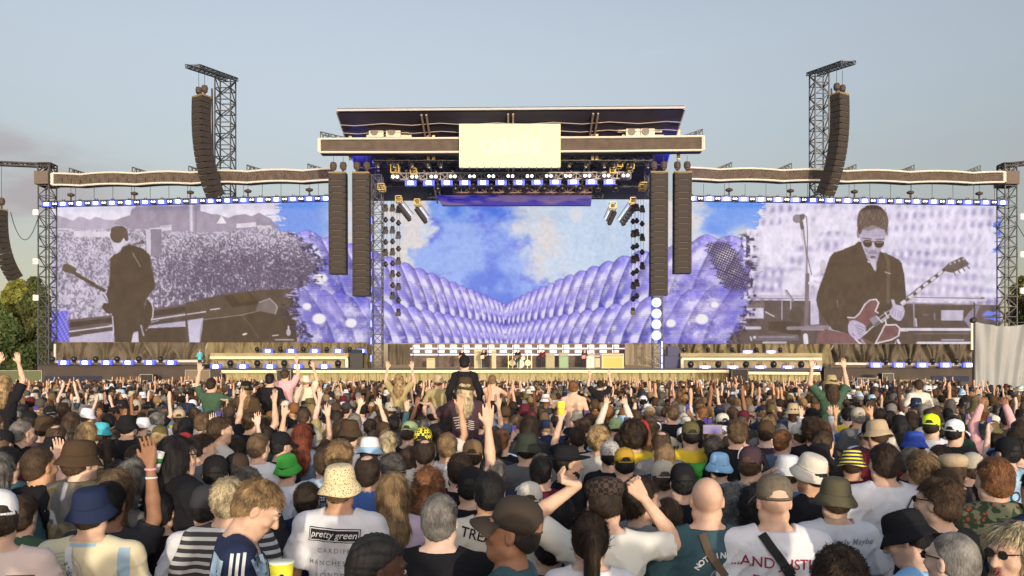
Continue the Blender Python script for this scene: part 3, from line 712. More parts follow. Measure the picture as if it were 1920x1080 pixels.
# backline: stage rear bars and amplifiers
mb = MB(); Y = 79.0
mb.box(X(768, Y), X(1172, Y), Y, Y + .3, Z(688, Y), Z(645, Y)); gen_thing('back_wall', mb, M('backwall_brown', (0.10, 0.075, 0.06), 0.8, noise=(2, .3)), 'brown patterned low wall behind the band under the centre screen', 'wall')
for k, (py, x0, x1) in enumerate(((653.5, 768, 1172), (665, 768, 1130))):
    mb = MB(); mb.bar(at(x0, py, 78.7), at(x1, py, 78.7), .07, 6); gen_thing('light_tube', mb, M('lavender_tube', (.6, .6, .8), .5, emit=lin((190, 175, 255)), es=.75), '%s lavender light tube behind the band' % ('upper', 'lower')[k], 'light tube')
k = 0
for py, x0 in ((649, 780), (659, 780)):
    for j in range(17):
        px = x0 + j * 23.4
        if px > 1168: continue
        e = MB().box(-.33, .33, 0, .12, -.13, .13).build('back_light', M('cream_lamp', (.8, .7, .6), .4, emit=lin((250, 220, 205)), es=.45)); e.location = at(px, py, 78.75)
        tag(e, 'small cream lamp in the %s row behind the band, %s from the left' % ('upper' if py < 655 else 'lower', ORD[j]), 'stage light', 'small lamps behind the band')
mb = MB()
for px in range(775, 1172, 47): mb.bar(at(px, 645, 78.6), at(px, 690, 78.6), .05)
gen_thing('rear_frame', mb, m_truss, 'thin upright poles of the rear frame behind the band', 'frame')
Y = 75.5; zd = Z(690.5, 70)
def amp(px0, px1, py0, label, mat, grid=None, name='amplifier'):
    e = empty(name, (X((px0 + px1) / 2, Y), Y, zd)); tag(e, label, 'amplifier', 'amplifiers on the stage')
    w_ = (px1 - px0) * Y / F / 2; h = Z(py0, Y) - zd
    MB().box(-w_, w_, 0, .6, 0, h).build('cabinet', mat, e)
    MB().box(-w_ * .85, w_ * .85, -.03, 0, h * .08, h * .72).build('grille', grid or M('grille_cream', (.4, .36, .24), .8), e)
    MB().box(-w_ * .9, w_ * .9, -.04, 0, h * .8, h * .93).build('control_panel', M('amp_panel', (.3, .25, .15), .5), e)
m_amp = M('amp_cream', (.5, .44, .25), .7)
amp(889, 903, 656, 'tall cream amplifier left of the bass player', m_amp); amp(922, 930, 656, 'tall narrow cream amplifier right of the bass player', m_amp)
amp(1023, 1040, 662, 'olive-grey amplifier in the middle of the stage', M('amp_olive', (.25, .24, .15), .7), M('amp_olive_g', (.30, .28, .17), .8))
amp(1048, 1066, 661, 'green amplifier right of the drummer', M('amp_green', (.16, .24, .16), .7), M('amp_green_g', (.22, .32, .2), .8))
amp(1099, 1115, 661, 'pale grey amplifier with a round badge', M('amp_grey', (.40, .42, .42), .7), M('amp_grey_g', (.5, .5, .46), .8))
amp(1128, 1170, 663, 'wide cream keyboard cabinet with orange slots', m_amp, M('amp_orange', (.55, .36, .1), .7))
amp(800, 815, 672, 'small cream monitor near the left of the stage', m_amp)
amp(1115, 1126, 664, 'narrow black amplifier beside the cream cabinet', m_dark)
# drum kit
e = empty('drum_kit', (X(975, 76), 76, zd)); tag(e, 'drum kit with cream drums and cymbals at the middle of the stage', 'drum kit')
for dx, dz, r, nm in ((0, .45, .42, 'bass_drum'), (-.75, .55, .3, 'floor_tom'), (.75, .55, .3, 'floor_tom'), (-.3, 1.0, .2, 'tom'), (.3, 1.0, .2, 'tom')):
    MB().lathe([(r, -.2), (r, .2)], (dx, 0, dz), 14, rot=Matrix.Rotation(R(90), 3, 'X')).build(nm, M('drum_cream', (.55, .5, .35), .4), e)
for dx, dz in ((-1.1, 1.45), (1.1, 1.45), (-.7, 1.6), (.7, 1.6)):
    MB().lathe([(.01, .05), (.3, 0), (.01, .02)], (dx, 0, dz), 14).bar((dx, 0, 0), (dx, 0, dz), .02).build('cymbal', M('cymbal_brass', (.7, .55, .2), .3, .8), e)
# stair rails right
mb = MB()
for dx in (0, 1.2, 2.4): mb.bar(at(1205, 684, 74) + Vector((dx, 0, 0)), at(1205, 666 + dx * 5, 74) + Vector((dx, 0, 0)), .04)
mb.bar(at(1205, 666, 74), at(1238, 684, 74), .05).bar(at(1200, 684, 74), at(1240, 690, 74), .05)
gen_thing('stair_rail', mb, M('rail_tan', (.35, .28, .16), .6), 'pale handrail of the steps at the right of the stage', 'railing')
e = empty('speaker_stack', at(1261, 690, 73.6)); tag(e, 'dark blue-lit floor speaker stack right of the right stage tower', 'speaker')
MB().box(-.75, .75, 0, .8, 0, 1.1).build('bottom_cabinet', M('navy_box', (.03, .035, .09), .6), e); MB().box(-.45, .6, 0, .7, 1.12, 2.0).build('top_cabinet', M('navy_box'), e)
e = empty('speaker_stack', at(668, 690, 73.6)); tag(e, 'dark floor speaker stack left of the left stage tower', 'speaker')
MB().box(-.6, .6, 0, .8, 0, 1.35).build('bottom_cabinet', m_dark, e); MB().box(-.5, .5, 0, .7, 1.37, 1.7).build('top_cabinet', m_navy, e)

# ================================================================== grey sheet on the right
Y = 40.0; e = empty('cloth_screen', at(1828, 735, Y)); e.location.z = G(Y); tag(e, 'big grey cloth sheet hung from poles at the right edge of the crowd', 'cloth screen')
def sheet(u, v):
    px = 1829 + 150 * u; top = 603 + 5 * math.sin(u * 5) + 5 * math.sin(u * 2.4); py = 737 + (top - 737) * v
    y = Y + .07 * math.sin(u * 26 + (1 - v) * 5) * (.4 + .6 * v) + .06 * math.sin(u * 61 + v * 3 - u * v * 20) + .03 * math.sin(u * 9 + v * 2)
    return at(px, py, Y) + Vector((0, y - Y, 0))
mb = MB(); mb.grid(sheet, 90, 40); child(mb, 'sheet', M('grey_sheet', (0.25, 0.265, 0.27), 0.9, noise=(1.2, .03)), e, True)
mb = MB().bar(at(1826, 597, Y), at(1826, 745, Y), .07, 8).lathe([(.05, -.15), (.17, -.05), (.17, .08), (.05, .16)], at(1825, 601, Y), 8); child(mb, 'pole', m_black, e)
mb = MB().bar(at(1822.5, 606, Y), at(1822.5, 656, Y), .055, 8); child(mb, 'yellow_tube', m_strip, e)
mb = MB().bar(at(1826, 603, Y), at(1990, 606, Y), .03); child(mb, 'rope', m_black, e)

# ================================================================== trees
def tree(px, pytop, Y, wpx, label, seed, hue=(0.07, 0.085, 0.022), group='trees beside the stage'):
    r = np.random.default_rng(seed); e = empty('tree', (X(px, Y), Y, G(Y))); tag(e, label, 'tree', group)
    H = Z(pytop, Y) - G(Y); Wd = wpx * Y / F / 2
    mb = MB(); mb.bar((0, 0, 0), (0, 0, H * .45), .5, 8, .3)
    for k in range(6):
        a = k * 1.05 + seed; mb.bar((0, 0, H * (.25 + .05 * k)), (math.cos(a) * Wd * .6, math.sin(a) * Wd * .6, H * (.5 + .06 * k)), .18, 5, .05)
    mb.build('trunk', M('bark', (0.06, 0.045, 0.03), 0.9, noise=(3, .3)), e)
    # leaf clumps spread through lobes of uneven size
    nl = 44; lob = []
    for k in range(nl):
        a = r.uniform(0, 6.28); q = r.uniform(.0, 1) ** .5; zz = r.uniform(.14, .97); rad = math.sin(math.pi * min(1, zz * .9 + .16)) ** .6
        lob.append((math.cos(a) * Wd * .82 * q * rad, math.sin(a) * Wd * .82 * q * rad, H * zz * .93, Wd * r.uniform(.18, .36)))
    P = []
    for (x, y, z, s) in lob:
        n = 520; d = r.normal(size=(n, 3)); d /= np.linalg.norm(d, axis=1)[:, None]; d *= (s * r.uniform(.45, 1.08, n) ** .6)[:, None]; d[:, 2] *= .8
        P.append(d + [x, y, z])
    P = np.concatenate(P); P = P[P[:, 2] > .3]; n = len(P)
    u = r.normal(size=(n, 3)); u /= np.linalg.norm(u, axis=1)[:, None]; v_ = np.cross(u, r.normal(size=(n, 3))); v_ /= np.linalg.norm(v_, axis=1)[:, None]
    sz = r.uniform(.20, .42, n)[:, None] * (1 + .0 * Y)
    Vv = np.stack([P - u * sz, P - v_ * sz * .7, P + u * sz, P + v_ * sz * .7], 1).reshape(-1, 3)
    c = np.array(hue) * r.uniform(.55, 1.5, (n, 1)); c[:, 0] *= r.uniform(.8, 1.5, n); c = np.repeat(c, 4, 0)
    link('crown', np_mesh('crown', Vv, np.arange(n * 4).reshape(-1, 4), False, c), M('leaves', (0.1, .1, .1), .8, attr='Col'), e)
tree(-18, 540, 100, 110, 'broad green tree at the left edge, the one cut by the picture', 1, (0.065, 0.110, 0.025))
tree(34, 512, 108, 110, 'bushy yellow-green tree between the left edge and the corner tower', 2, (0.12, 0.150, 0.03))
tree(66, 486, 104, 72, 'tallest dark tree directly behind the left corner tower', 3, (0.055, 0.080, 0.024))
tree(14, 590, 92, 120, 'low dark green tree in front of the others at the left', 4, (0.04, 0.07, 0.022))
tree(84, 600, 94, 50, 'low dark tree at the foot of the left corner tower', 8, (0.055, 0.07, 0.022))
tree(1916, 500, 100, 60, 'green tree beyond the right corner tower', 5, (0.085, 0.098, 0.020), 'trees beside the stage')
tree(1950, 530, 96, 70, 'lower dark tree at the right edge of the picture', 6, (0.05, 0.07, 0.018), 'trees beside the stage')

for i, (px, y0, y1) in enumerate(((708, 290, 372), (742, 290, 330), (800, 290, 326), (846, 290, 330), (1066, 290, 330), (1112, 290, 326), (1172, 290, 330), (1212, 290, 372))):
    mb = MB(); mb.truss(at(px, y0, 74), at(px, y1, 74), .4, .4, .55, .04, .03, up=(0, 1, 0))
    gen_thing('truss_drop', mb, m_truss, 'short upright truss in the dark roof space, %s from the left' % ORD[i], 'truss', 'upright trusses in the roof space')
# ================================================================== pictures shown on the LED screens, drawn in code
class Cv:
    def __init__(s, x0, y0, x1, y1, k):
        s.x0, s.y0, s.k = x0, y0, k
        s.w, s.h = int((x1 - x0) * k), int((y1 - y0) * k)
        s.a = np.zeros((s.h, s.w, 3), np.float32)
        s.xx = x0 + (np.arange(s.w) + .5)[None] / k + np.zeros((s.h, 1)); s.yy = y0 + (np.arange(s.h) + .5)[:, None] / k + np.zeros((1, s.w))
        s.m = (1, 0, 0)
    def view(s, k, ox, oy): s.m = (k, ox, oy)      # following coordinates are in an enlarged detail
    def T(s, pts): k, ox, oy = s.m; return [(ox + p[0] / k, oy + p[1] / k) for p in pts]
    def sub(s, pts, pad=1):
        xs = [p[0] for p in pts]; ys = [p[1] for p in pts]
        i0 = max(0, int((min(xs) - pad - s.x0) * s.k)); i1 = min(s.w, int((max(xs) + pad - s.x0) * s.k) + 1)
        j0 = max(0, int((min(ys) - pad - s.y0) * s.k)); j1 = min(s.h, int((max(ys) + pad - s.y0) * s.k) + 1)
        return slice(j0, j1), slice(i0, i1)
    def mask_poly(s, pts):
        sl = s.sub(pts); x, y = s.xx[sl], s.yy[sl]; m = np.zeros(x.shape, bool)
        for (xa, ya), (xb, yb) in zip(pts, pts[1:] + pts[:1]):
            if ya == yb: continue
            c = ((ya > y) != (yb > y)) & (x < (xb - xa) * (y - ya) / (yb - ya) + xa); m ^= c
        return sl, m
    def blend(s, sl, m, col, al=1.0):
        m = m.astype(np.float32) * al; a = s.a[sl]
        s.a[sl] = a * (1 - m[..., None]) + np.array(col, np.float32) / 255 * m[..., None]
    def smooth(s, pts, n=5):
        out = []; N = len(pts)
        for i in range(N):
            p0, p1, p2, p3 = (np.array(pts[(i + j - 1) % N], float) for j in range(4))
            for t in np.arange(n) / n:
                out.append(tuple(.5 * (2*p1 + (p2-p0)*t + (2*p0-5*p1+4*p2-p3)*t*t + (3*p1-p0-3*p2+p3)*t**3)))
        return out
    def poly(s, pts, col, al=1.0, sm=False):
        p = s.T(pts); p = s.smooth(p) if sm else p
        sl, m = s.mask_poly(p); s.blend(sl, m, col, al)
    def line(s, pts, wd, col, al=1.0, w1=None):
        p = s.T(pts); wd = wd / s.m[0]; w1 = wd if w1 is None else w1 / s.m[0]; n = len(p) - 1
        for i, (a, b) in enumerate(zip(p[:-1], p[1:])):
            sl = s.sub([a, b], max(wd, w1) + 1); x, y = s.xx[sl], s.yy[sl]
            dx, dy = b[0] - a[0], b[1] - a[1]; L = dx*dx + dy*dy + 1e-9
            t = np.clip(((x - a[0]) * dx + (y - a[1]) * dy) / L, 0, 1)
            d = np.hypot(x - a[0] - t * dx, y - a[1] - t * dy)
            r = (wd + (w1 - wd) * (i + t) / n) / 2
            s.blend(sl, np.clip((r - d) * s.k + .5, 0, 1), col, al)
    def ell(s, cx, cy, rx, ry, col, al=1.0, soft=0.0, rot=0.0):
        (cx, cy), = s.T([(cx, cy)]); rx /= s.m[0]; ry /= s.m[0]
        sl = s.sub([(cx - rx, cy - rx), (cx + rx, cy + rx), (cx - ry, cy - ry), (cx + ry, cy + ry)], 2 + soft * max(rx, ry)); x, y = s.xx[sl] - cx, s.yy[sl] - cy
        c, q = math.cos(rot), math.sin(rot); x, y = x * c + y * q, -x * q + y * c
        d = np.sqrt((x / rx) ** 2 + (y / ry) ** 2)
        m = np.clip((1 - d) * min(rx, ry) * s.k + .5, 0, 1) if soft == 0 else np.clip((1 + soft - d) / (2 * soft), 0, 1)
        s.blend(sl, m, col, al)
K = 1.6
c = Cv(96, 372, 1884, 652, K)
H_, W_ = c.a.shape[:2]; x, y = c.xx, c.yy
C3 = lambda *v: np.array(v, np.float32) / 255
sstep = lambda v, a, b: (lambda t: t * t * (3 - 2 * t))(np.clip((v - a) / (b - a), 0, 1))
lerp3 = lambda a, b, t: a * (1 - t[..., None]) + b * t[..., None]
# ---- painted sky
n1 = hash_noise((H_, W_), (90, 110), 6, 3, .55); n2 = hash_noise((H_, W_), (40, 60), 5, 9, .55); n3 = hash_noise((H_, W_), (8, 8), 3, 4)
blue = lerp3(C3(112, 136, 228), C3(158, 182, 242), sstep(n1, .35, .65)); blue = lerp3(blue, C3(118, 116, 222), sstep(n2, .55, .75) * .6)
cream = lerp3(C3(224, 216, 216), C3(202, 216, 238), np.clip(sstep(n2, .4, .6) * .6 + .9 * sstep(x, 1010, 1080) * (1 - sstep(x, 1190, 1230)), 0, 1))
m = sstep(x + (n1 - .5) * 210 + (n2 - .5) * 60, 788, 822) * (1 - sstep(x + (n1 - .5) * 200 - (y - 480) * .55 + (n2 - .5) * 60, 985, 1040))
img = lerp3(cream, blue, m)
lb = 1 - sstep(x + (n1 - .5) * 60, 575, 660); img = lerp3(img, C3(118, 152, 236), lb * .9)
rb = sstep(x + (n2 - .5) * 60, 1300, 1345) * (1 - sstep(y + (n1 - .5) * 90 - (x - 1360) * .35, 425, 450)); img = lerp3(img, lerp3(C3(110, 150, 236), C3(140, 175, 240), n1), rb)
img = img * (1 + (n3 - .5)[..., None] * .10)
m = (1 - sstep(np.hypot((x - 1080) / 14, (y - 402) / 15), .8, 1.1)) * .6; img = lerp3(img, C3(235, 228, 225), m)
# ---- shiny purple inflated tubes running to the middle
def tube_rows(img, side):
    u = (x - 950) * side
    for (topf, botf, seg0, ph) in (((lambda u: 573 - 92 * np.clip(u / 235, 0, 1.6) ** (.80 if side > 0 else .93) + 6 * (u > 240) * (u - 240) / 100), (lambda u: 610 - 22 * np.clip(u / 235, 0, 1.6)), 1.0, 0.0),
                                 ((lambda u: 612 - 42 * np.clip(u / 235, 0, 1.8)), (lambda u: 652 + 0 * u), 1.0, .45)):
        g = 9.0 * np.log1p(np.clip(u, 0, None) / 62) + ph
        yt, yb = topf(u), botf(u)
        v = np.clip((y - yt) / (yb - yt), 0, 1.3)
        gg = g + 1.15 * np.sin(np.clip(v, 0, 1) * 1.45) + .0 * u
        fr = gg - np.floor(gg); bulge = np.sin(np.pi * fr) * (2.5 + .02 * np.clip(u, 0, 300))
        inside = (y > yt - bulge) & (y < yb + 2) & (u > -4)
        base = lerp3(C3(126, 116, 226), C3(170, 158, 238), sstep(1 - np.abs(v - .3) * 1.6, .0, 1))
        shade = (.80 + .26 * sstep(fr, .0, .85)) * (1.03 - .13 * sstep(v, .45, 1.0))
        col = base * shade[..., None]
        hl = 1.5 * np.exp(-((fr - .60) / .20) ** 2 - ((v - .24) / .10) ** 2) + 1.6 * np.exp(-((fr - .72) / .20) ** 2 - ((v - .78) / .11) ** 2) + .8 * np.exp(-((fr - .25) / .14) ** 2 - ((v - .50) / .09) ** 2) + .55 * np.exp(-((fr - .9) / .08) ** 2) * (v > .02)
        hl += .5 * sstep(n3, .50, .8) * sstep(n2, .40, .6) + .25 * sstep(hash_noise((H_, W_), (14, 18), 3, 91), .5, .7)
        col = lerp3(col, C3(236, 230, 248), np.clip(hl, 0, 1) * .88)
        st = ((y * .62 + .02 * x) % 2 < .9) * (np.abs(v - .5) < .22) * sstep(u, 60, 150); col = col * (1 - .15 * st[..., None])
        edge = np.exp(-((y - yt + bulge) / 1.1) ** 2); col = col * (1 - .35 * edge[..., None])
        edge = np.exp(-((fr) / .05) ** 2) * (v > 0); col = col * (1 - .22 * edge[..., None])
        img = np.where(inside[..., None], col, img)
    return img
img = tube_rows(img, -1); img = tube_rows(img, 1)
# outer purple swirls left and right of the middle screen
for cx, cy in ((598, 598), (658, 606), (1316, 598)):
    d = np.hypot(x - cx, (y - cy) * 1.05); reach = (x < 700) if cx < 900 else (x > 1240)
    body = reach & (y > (505 + .0025 * (x - cx) ** 2 if cx > 900 else 488 + 0 * x + 9 * np.sin(x * .12)))
    ring = .35 * (.5 + .5 * np.sin(d * .13 + n2 * 6)) + .65 * sstep(hash_noise((H_, W_), (34, 40), 4, 93, .6), .35, .65)
    col = lerp3(C3(104, 98, 222), C3(184, 172, 242), ring); col = lerp3(col, C3(232, 224, 245), sstep(n2 + .25 * n3, .68, .82) * .8)
    st = ((y * .60) % 2 < .9) * (ring < .75); col = col * (1 - .28 * st[..., None]); st = ((x * .60) % 2 < .8) * (n1 > .5); col = col * (1 - .14 * st[..., None])
    wgt = body & (((x < 632) if cx == 598 else (x >= 632)) if cx < 900 else True)
    img = np.where(wgt[..., None], col * .5 + img * .5, img)
c.a = np.ascontiguousarray(img, np.float32)
for cx, cy, r in ((598, 598, 12.5), (658, 606, 10.5), (1316, 598, 12), (600, 522, 13), (1258, 606, 9), (1340, 572, 7), (575, 574, 8)): c.ell(cx, cy, r, r * .82, (242, 236, 240), soft=.18)
under = c.a.copy()
# ---- left film picture
P_ = (232, 224, 238); GR = (168, 155, 173); DK = (92, 78, 66)
c.a[:] = C3(*P_); c.m = (1, 0, 0)
c.view(3.857, 90, 370)
c.poly([(-10, 125), (60, 128), (110, 145), (180, 168), (215, 140), (240, 138), (300, 165), (345, 140), (400, 158), (470, 165), (540, 150), (600, 125), (640, 60), (1100, 60), (1100, 300), (-10, 300)], (184, 173, 190), sm=False)
c.poly([(590, 130), (605, 85), (640, 60), (1100, 55), (1100, 260), (640, 262), (560, 210), (470, 190), (520, 150)], (164, 151, 169))
c.poly([(-10, 228), (450, 238), (450, 300), (-10, 300)], (214, 204, 220)); c.poly([(20, 226), (170, 226), (170, 285), (20, 285)], (222, 212, 226)); c.line([(40, 240), (150, 240)], 10, (176, 165, 184))
c.view(3.857, 350, 370)
c.poly([(70, 95), (130, 105), (180, 125), (215, 118), (300, 150), (350, 130), (430, 122), (470, 135), (520, 110), (560, 130), (600, 150), (640, 190), (700, 220), (700, 260), (-10, 260), (-10, 40), (60, 40)], (165, 153, 170))
c.poly([(215, 190), (250, 130), (287, 190)], (232, 224, 232)); c.poly([(358, 190), (500, 180), (500, 215), (358, 222)], (224, 215, 226)); c.poly([(505, 205), (612, 200), (612, 222), (505, 222)], (218, 208, 222))
c.line([(30, 40), (36, 330)], 26, (198, 188, 205)); c.line([(30, 40), (36, 330)], 8, (225, 216, 230)); c.line([(66, 60), (66, 330)], 12, (150, 138, 155))
nn = hash_noise((H_, W_), (4.2, 3.6), 2, 31, .7); ns = hash_noise((H_, W_), (7.5, 6.0), 2, 33, .7); nb = hash_noise((H_, W_), (22, 30), 2, 35)
depth = sstep(y, 430, 590); tex = nn * (1 - depth) + ns * depth
dark = .40 + .60 * sstep(x, 180, 420) * sstep(y, 425, 500) + (nb - .5) * .3
fld = lerp3(C3(208, 198, 215), C3(102, 90, 110), sstep(tex + (dark - .5) * .42, .34, .74)); fld = lerp3(fld, C3(232, 224, 236), sstep(tex, .60, .85) * .6)
top = 432 + 3.5 * np.sin(x * .02) + (n3 - .5) * 6 - 4 * sstep(x, 380, 500); m = sstep(y, 0, 1) * ((y > top) & (y < 652))
c.a = np.where((m > 0)[..., None], fld, c.a).astype(np.float32)
c.view(3.857, 90, 370)
c.poly([(185, 243), (450, 248), (450, 288), (185, 285)], (222, 212, 226))
c.poly([(706, 232), (740, 222), (820, 235), (822, 420), (765, 425), (706, 400)], (146, 134, 150)); c.poly([(706, 232), (740, 228), (742, 418), (712, 400)], (205, 196, 210)); c.line([(735, 226), (815, 222)], 8, (222, 214, 226)); c.poly([(808, 205), (890, 198), (893, 238), (820, 245)], (216, 206, 220)); c.line([(820, 212), (880, 210)], 8, (186, 175, 194))
# stage edge and monitors
c.poly([(140, 885), (460, 850), (1100, 755), (1100, 830), (1100, 1100), (140, 1100)], (112, 98, 96)); c.poly([(150, 905), (460, 868), (1100, 770), (1100, 810), (460, 905), (150, 940)], (88, 74, 66))
c.line([(150, 972), (460, 928)], 9, (222, 212, 224)); c.line([(745, 885), (1100, 828)], 9, (222, 212, 224)); c.poly([(150, 1010), (460, 960), (745, 930), (1100, 860), (1100, 1060), (150, 1060)], (190, 180, 200))
c.poly([(150, 985), (460, 942), (1100, 845), (1100, 880), (460, 965), (150, 1012)], (100, 86, 80))
c.poly([(720, 945), (1008, 932), (1030, 1060), (650, 1060)], DK)
c.view(3.857, 350, 370)
c.poly([(-10, 765), (250, 700), (520, 670), (760, 660), (800, 1060), (-10, 1060)], (100, 86, 74)); c.line([(0, 845), (135, 825)], 7, (222, 212, 224)); c.line([(170, 815), (237, 806)], 7, (222, 212, 224))
c.poly([(5, 890), (120, 872), (100, 1045), (20, 1060)], (200, 190, 212)); c.poly([(265, 710), (450, 690), (530, 770), (330, 800)], (84, 71, 60)); c.poly([(330, 700), (440, 690), (490, 745), (380, 765)], (98, 82, 62))
c.poly([(120, 885), (560, 810), (700, 860), (760, 990), (540, 1050), (95, 1050)], DK); c.line([(120, 885), (390, 850), (560, 812)], 5, (160, 148, 150)); c.line([(118, 880), (100, 960), (95, 1045)], 6, (150, 138, 140)); c.line([(395, 850), (470, 940), (520, 1020)], 4, (122, 108, 100))
c.poly([(495, 815), (520, 760), (600, 730), (665, 800), (640, 845)], (128, 114, 112)); c.line([(520, 762), (600, 732), (655, 790), (640, 845)], 5, (190, 180, 186)); c.poly([(660, 790), (760, 790), (800, 1050), (700, 1000), (640, 850)], (92, 78, 66))
c.line([(408, 992), (430, 985)], 12, (230, 222, 230)); c.line([(620, 1000), (660, 995)], 8, (200, 190, 196)); c.ell(735, 975, 16, 26, (190, 180, 190)); c.line([(735, 935), (735, 950)], 10, (220, 212, 222)); c.line([(640, 1030), (770, 1030)], 10, (170, 160, 165))
# guitarist seen from behind
c.view(3.857, 90, 370)
c.ell(503, 268, 62, 60, (226, 218, 232)); c.poly([(445, 290), (470, 380), (500, 405), (545, 350), (590, 320), (560, 270)], (214, 204, 220), sm=False)
c.poly([(452, 250), (455, 225), (480, 210), (520, 205), (550, 215), (570, 240), (578, 280), (578, 312), (560, 315), (545, 295), (520, 328), (480, 325), (455, 300), (448, 275)], (104, 88, 78), sm=True)
c.line([(625, 338), (680, 325)], 16, (120, 106, 104)); c.ell(683, 322, 14, 14, (110, 96, 92))
c.line([(140, 520), (405, 675)], 26, (100, 85, 74)); c.poly([(98, 522), (112, 485), (135, 478), (205, 515), (200, 545), (165, 552), (120, 540)], (104, 90, 78)); c.line([(185, 505), (195, 520)], 10, (104, 90, 78)); c.line([(235, 560), (400, 655)], 3, (170, 158, 165))
c.poly([(375, 690), (410, 690), (450, 760), (440, 785), (395, 770), (350, 760)], (206, 196, 212)); c.line([(345, 775), (378, 700)], 8, (190, 180, 200)); c.line([(395, 700), (440, 770)], 7, (120, 106, 108))
c.poly([(385, 790), (400, 768), (450, 765), (480, 800), (480, 845), (420, 840)], DK, sm=False); c.line([(458, 780), (495, 845)], 7, (216, 208, 220))
c.poly([(722, 735), (748, 760), (758, 800), (755, 860), (735, 920), (700, 960), (690, 900), (700, 780)], DK, sm=True); c.line([(722, 735), (748, 762), (760, 808), (756, 860), (745, 890)], 7, (220, 212, 224))
c.poly([(445, 450), (470, 420), (520, 395), (535, 358), (580, 340), (625, 348), (690, 375), (730, 410), (750, 470), (765, 560), (775, 630), (760, 670), (725, 710), (700, 760), (690, 860), (680, 960), (620, 975), (600, 1050), (480, 1055), (475, 950), (465, 860), (440, 770), (420, 700), (435, 640), (440, 560)], DK)
c.line([(465, 860), (472, 960), (455, 1040)], 8, (215, 205, 218)); c.poly([(615, 985), (650, 980), (655, 1050), (600, 1050)], (212, 202, 218)); c.poly([(650, 960), (700, 930), (720, 1050), (655, 1050)], DK)
c.line([(612, 405), (665, 498)], 9, (140, 126, 122)); c.line([(672, 930), (690, 1000)], 12, (170, 160, 168)); c.line([(448, 460), (440, 640)], 5, (150, 138, 142)); c.line([(735, 420), (772, 620)], 4, (140, 126, 128)); c.line([(745, 905), (800, 890)], 5, (200, 190, 205))
soft = (hash_noise((H_, W_), (26, 20), 4, 95, .6) - .5)[..., None]; c.a = (c.a * (1 + .22 * soft)).astype(np.float32)
leftpic = c.a.copy()
# ---- right film picture
c.a[:] = C3(230, 222, 240)
bx = hash_noise((H_, W_), (13, 12), 1, 51); by = hash_noise((H_, W_), (60, 90), 2, 52)
patt = (.5 + .5 * np.sin((x + .12 * y) * .40)) * (.5 + .5 * np.sin((y + .05 * x) * .26)); rowp = .5 + .5 * np.sin((y - .10 * (x - 1700)) * .30)
rmask = np.clip(sstep(by, .42, .60) + .6 * sstep(x, 1690, 1720) * (1 - sstep(x, 1830, 1860)), 0, 1) * (1 - .5 * sstep(np.abs(x - 1610), 20, 0))
tone = np.clip(patt * .7 + rowp * .45 * sstep(y, 420, 500) + (bx - .5) * .3, 0, 1) * rmask
c.a = lerp3(c.a, C3(152, 140, 184), tone * .95).astype(np.float32)
c.view(3.857, 1220, 370)
c.poly([(700, 745), (1300, 745), (1300, 1080), (540, 1080), (600, 900)], (104, 90, 88)); c.poly([(700, 745), (820, 745), (820, 800), (680, 800)], (128, 114, 112)); c.line([(700, 712), (1300, 715)], 20, (200, 190, 208)); c.line([(700, 728), (1300, 735)], 8, (150, 138, 155)); c.line([(980, 680), (1025, 742)], 22, (150, 138, 148)); c.line([(975, 680), (1015, 740)], 5, (216, 208, 220))
c.poly([(690, 800), (817, 800), (817, 878), (680, 878)], (204, 195, 216)); c.line([(675, 943), (788, 943)], 22, (196, 186, 204)); c.line([(1000, 948), (1300, 948)], 24, (176, 164, 178)); c.line([(948, 740), (948, 885)], 8, (176, 164, 178)); c.line([(1012, 740), (1012, 885)], 8, (190, 180, 194)); c.line([(830, 830), (890, 862)], 9, (196, 186, 198))
c.poly([(850, 900), (1060, 900), (1085, 770), (1085, 1000), (850, 960)], (88, 74, 66)); c.ell(1050, 850, 50, 60, (96, 82, 76)); c.poly([(720, 1000), (1070, 990), (1070, 1035), (730, 1035)], (124, 110, 116)); c.line([(720, 1010), (728, 1035)], 9, (222, 214, 226)); c.ell(750, 1012, 10, 10, (226, 218, 230)); c.line([(780, 1010), (1040, 1010)], 6, (170, 160, 175)); c.line([(815, 1050), (975, 1050)], 16, (186, 176, 190))
c.view(3.857, 1640, 420)
c.poly([(150, 575), (940, 585), (940, 900), (150, 900)], (112, 97, 94)); c.poly([(150, 590), (700, 590), (720, 700), (700, 880), (150, 880)], (100, 85, 78)); c.poly([(640, 690), (730, 585), (760, 590), (690, 760)], (150, 136, 158)); c.line([(230, 548), (798, 550)], 20, (212, 203, 220)); c.line([(240, 530), (790, 536)], 6, (120, 106, 112)); c.line([(240, 572), (780, 576)], 8, (170, 158, 174))
c.line([(280, 570), (285, 740)], 9, (170, 158, 170)); c.line([(718, 570), (722, 760)], 10, (84, 70, 64)); c.poly([(478, 625), (640, 625), (636, 698), (478, 698)], (192, 182, 202)); c.line([(430, 645), (432, 690)], 12, (140, 126, 130)); c.line([(352, 655), (384, 655)], 12, (122, 108, 110)); c.line([(190, 764), (700, 764)], 20, (220, 211, 226)); c.line([(310, 862), (700, 862)], 22, (216, 206, 222)); c.line([(485, 838), (640, 838)], 12, (176, 166, 182)); c.line([(295, 685), (300, 740)], 12, (206, 196, 212)); c.line([(290, 790), (680, 790)], 5, (140, 126, 132)); c.line([(165, 840), (180, 870)], 18, (214, 206, 220))
c.view(3.857, 1480, 370)
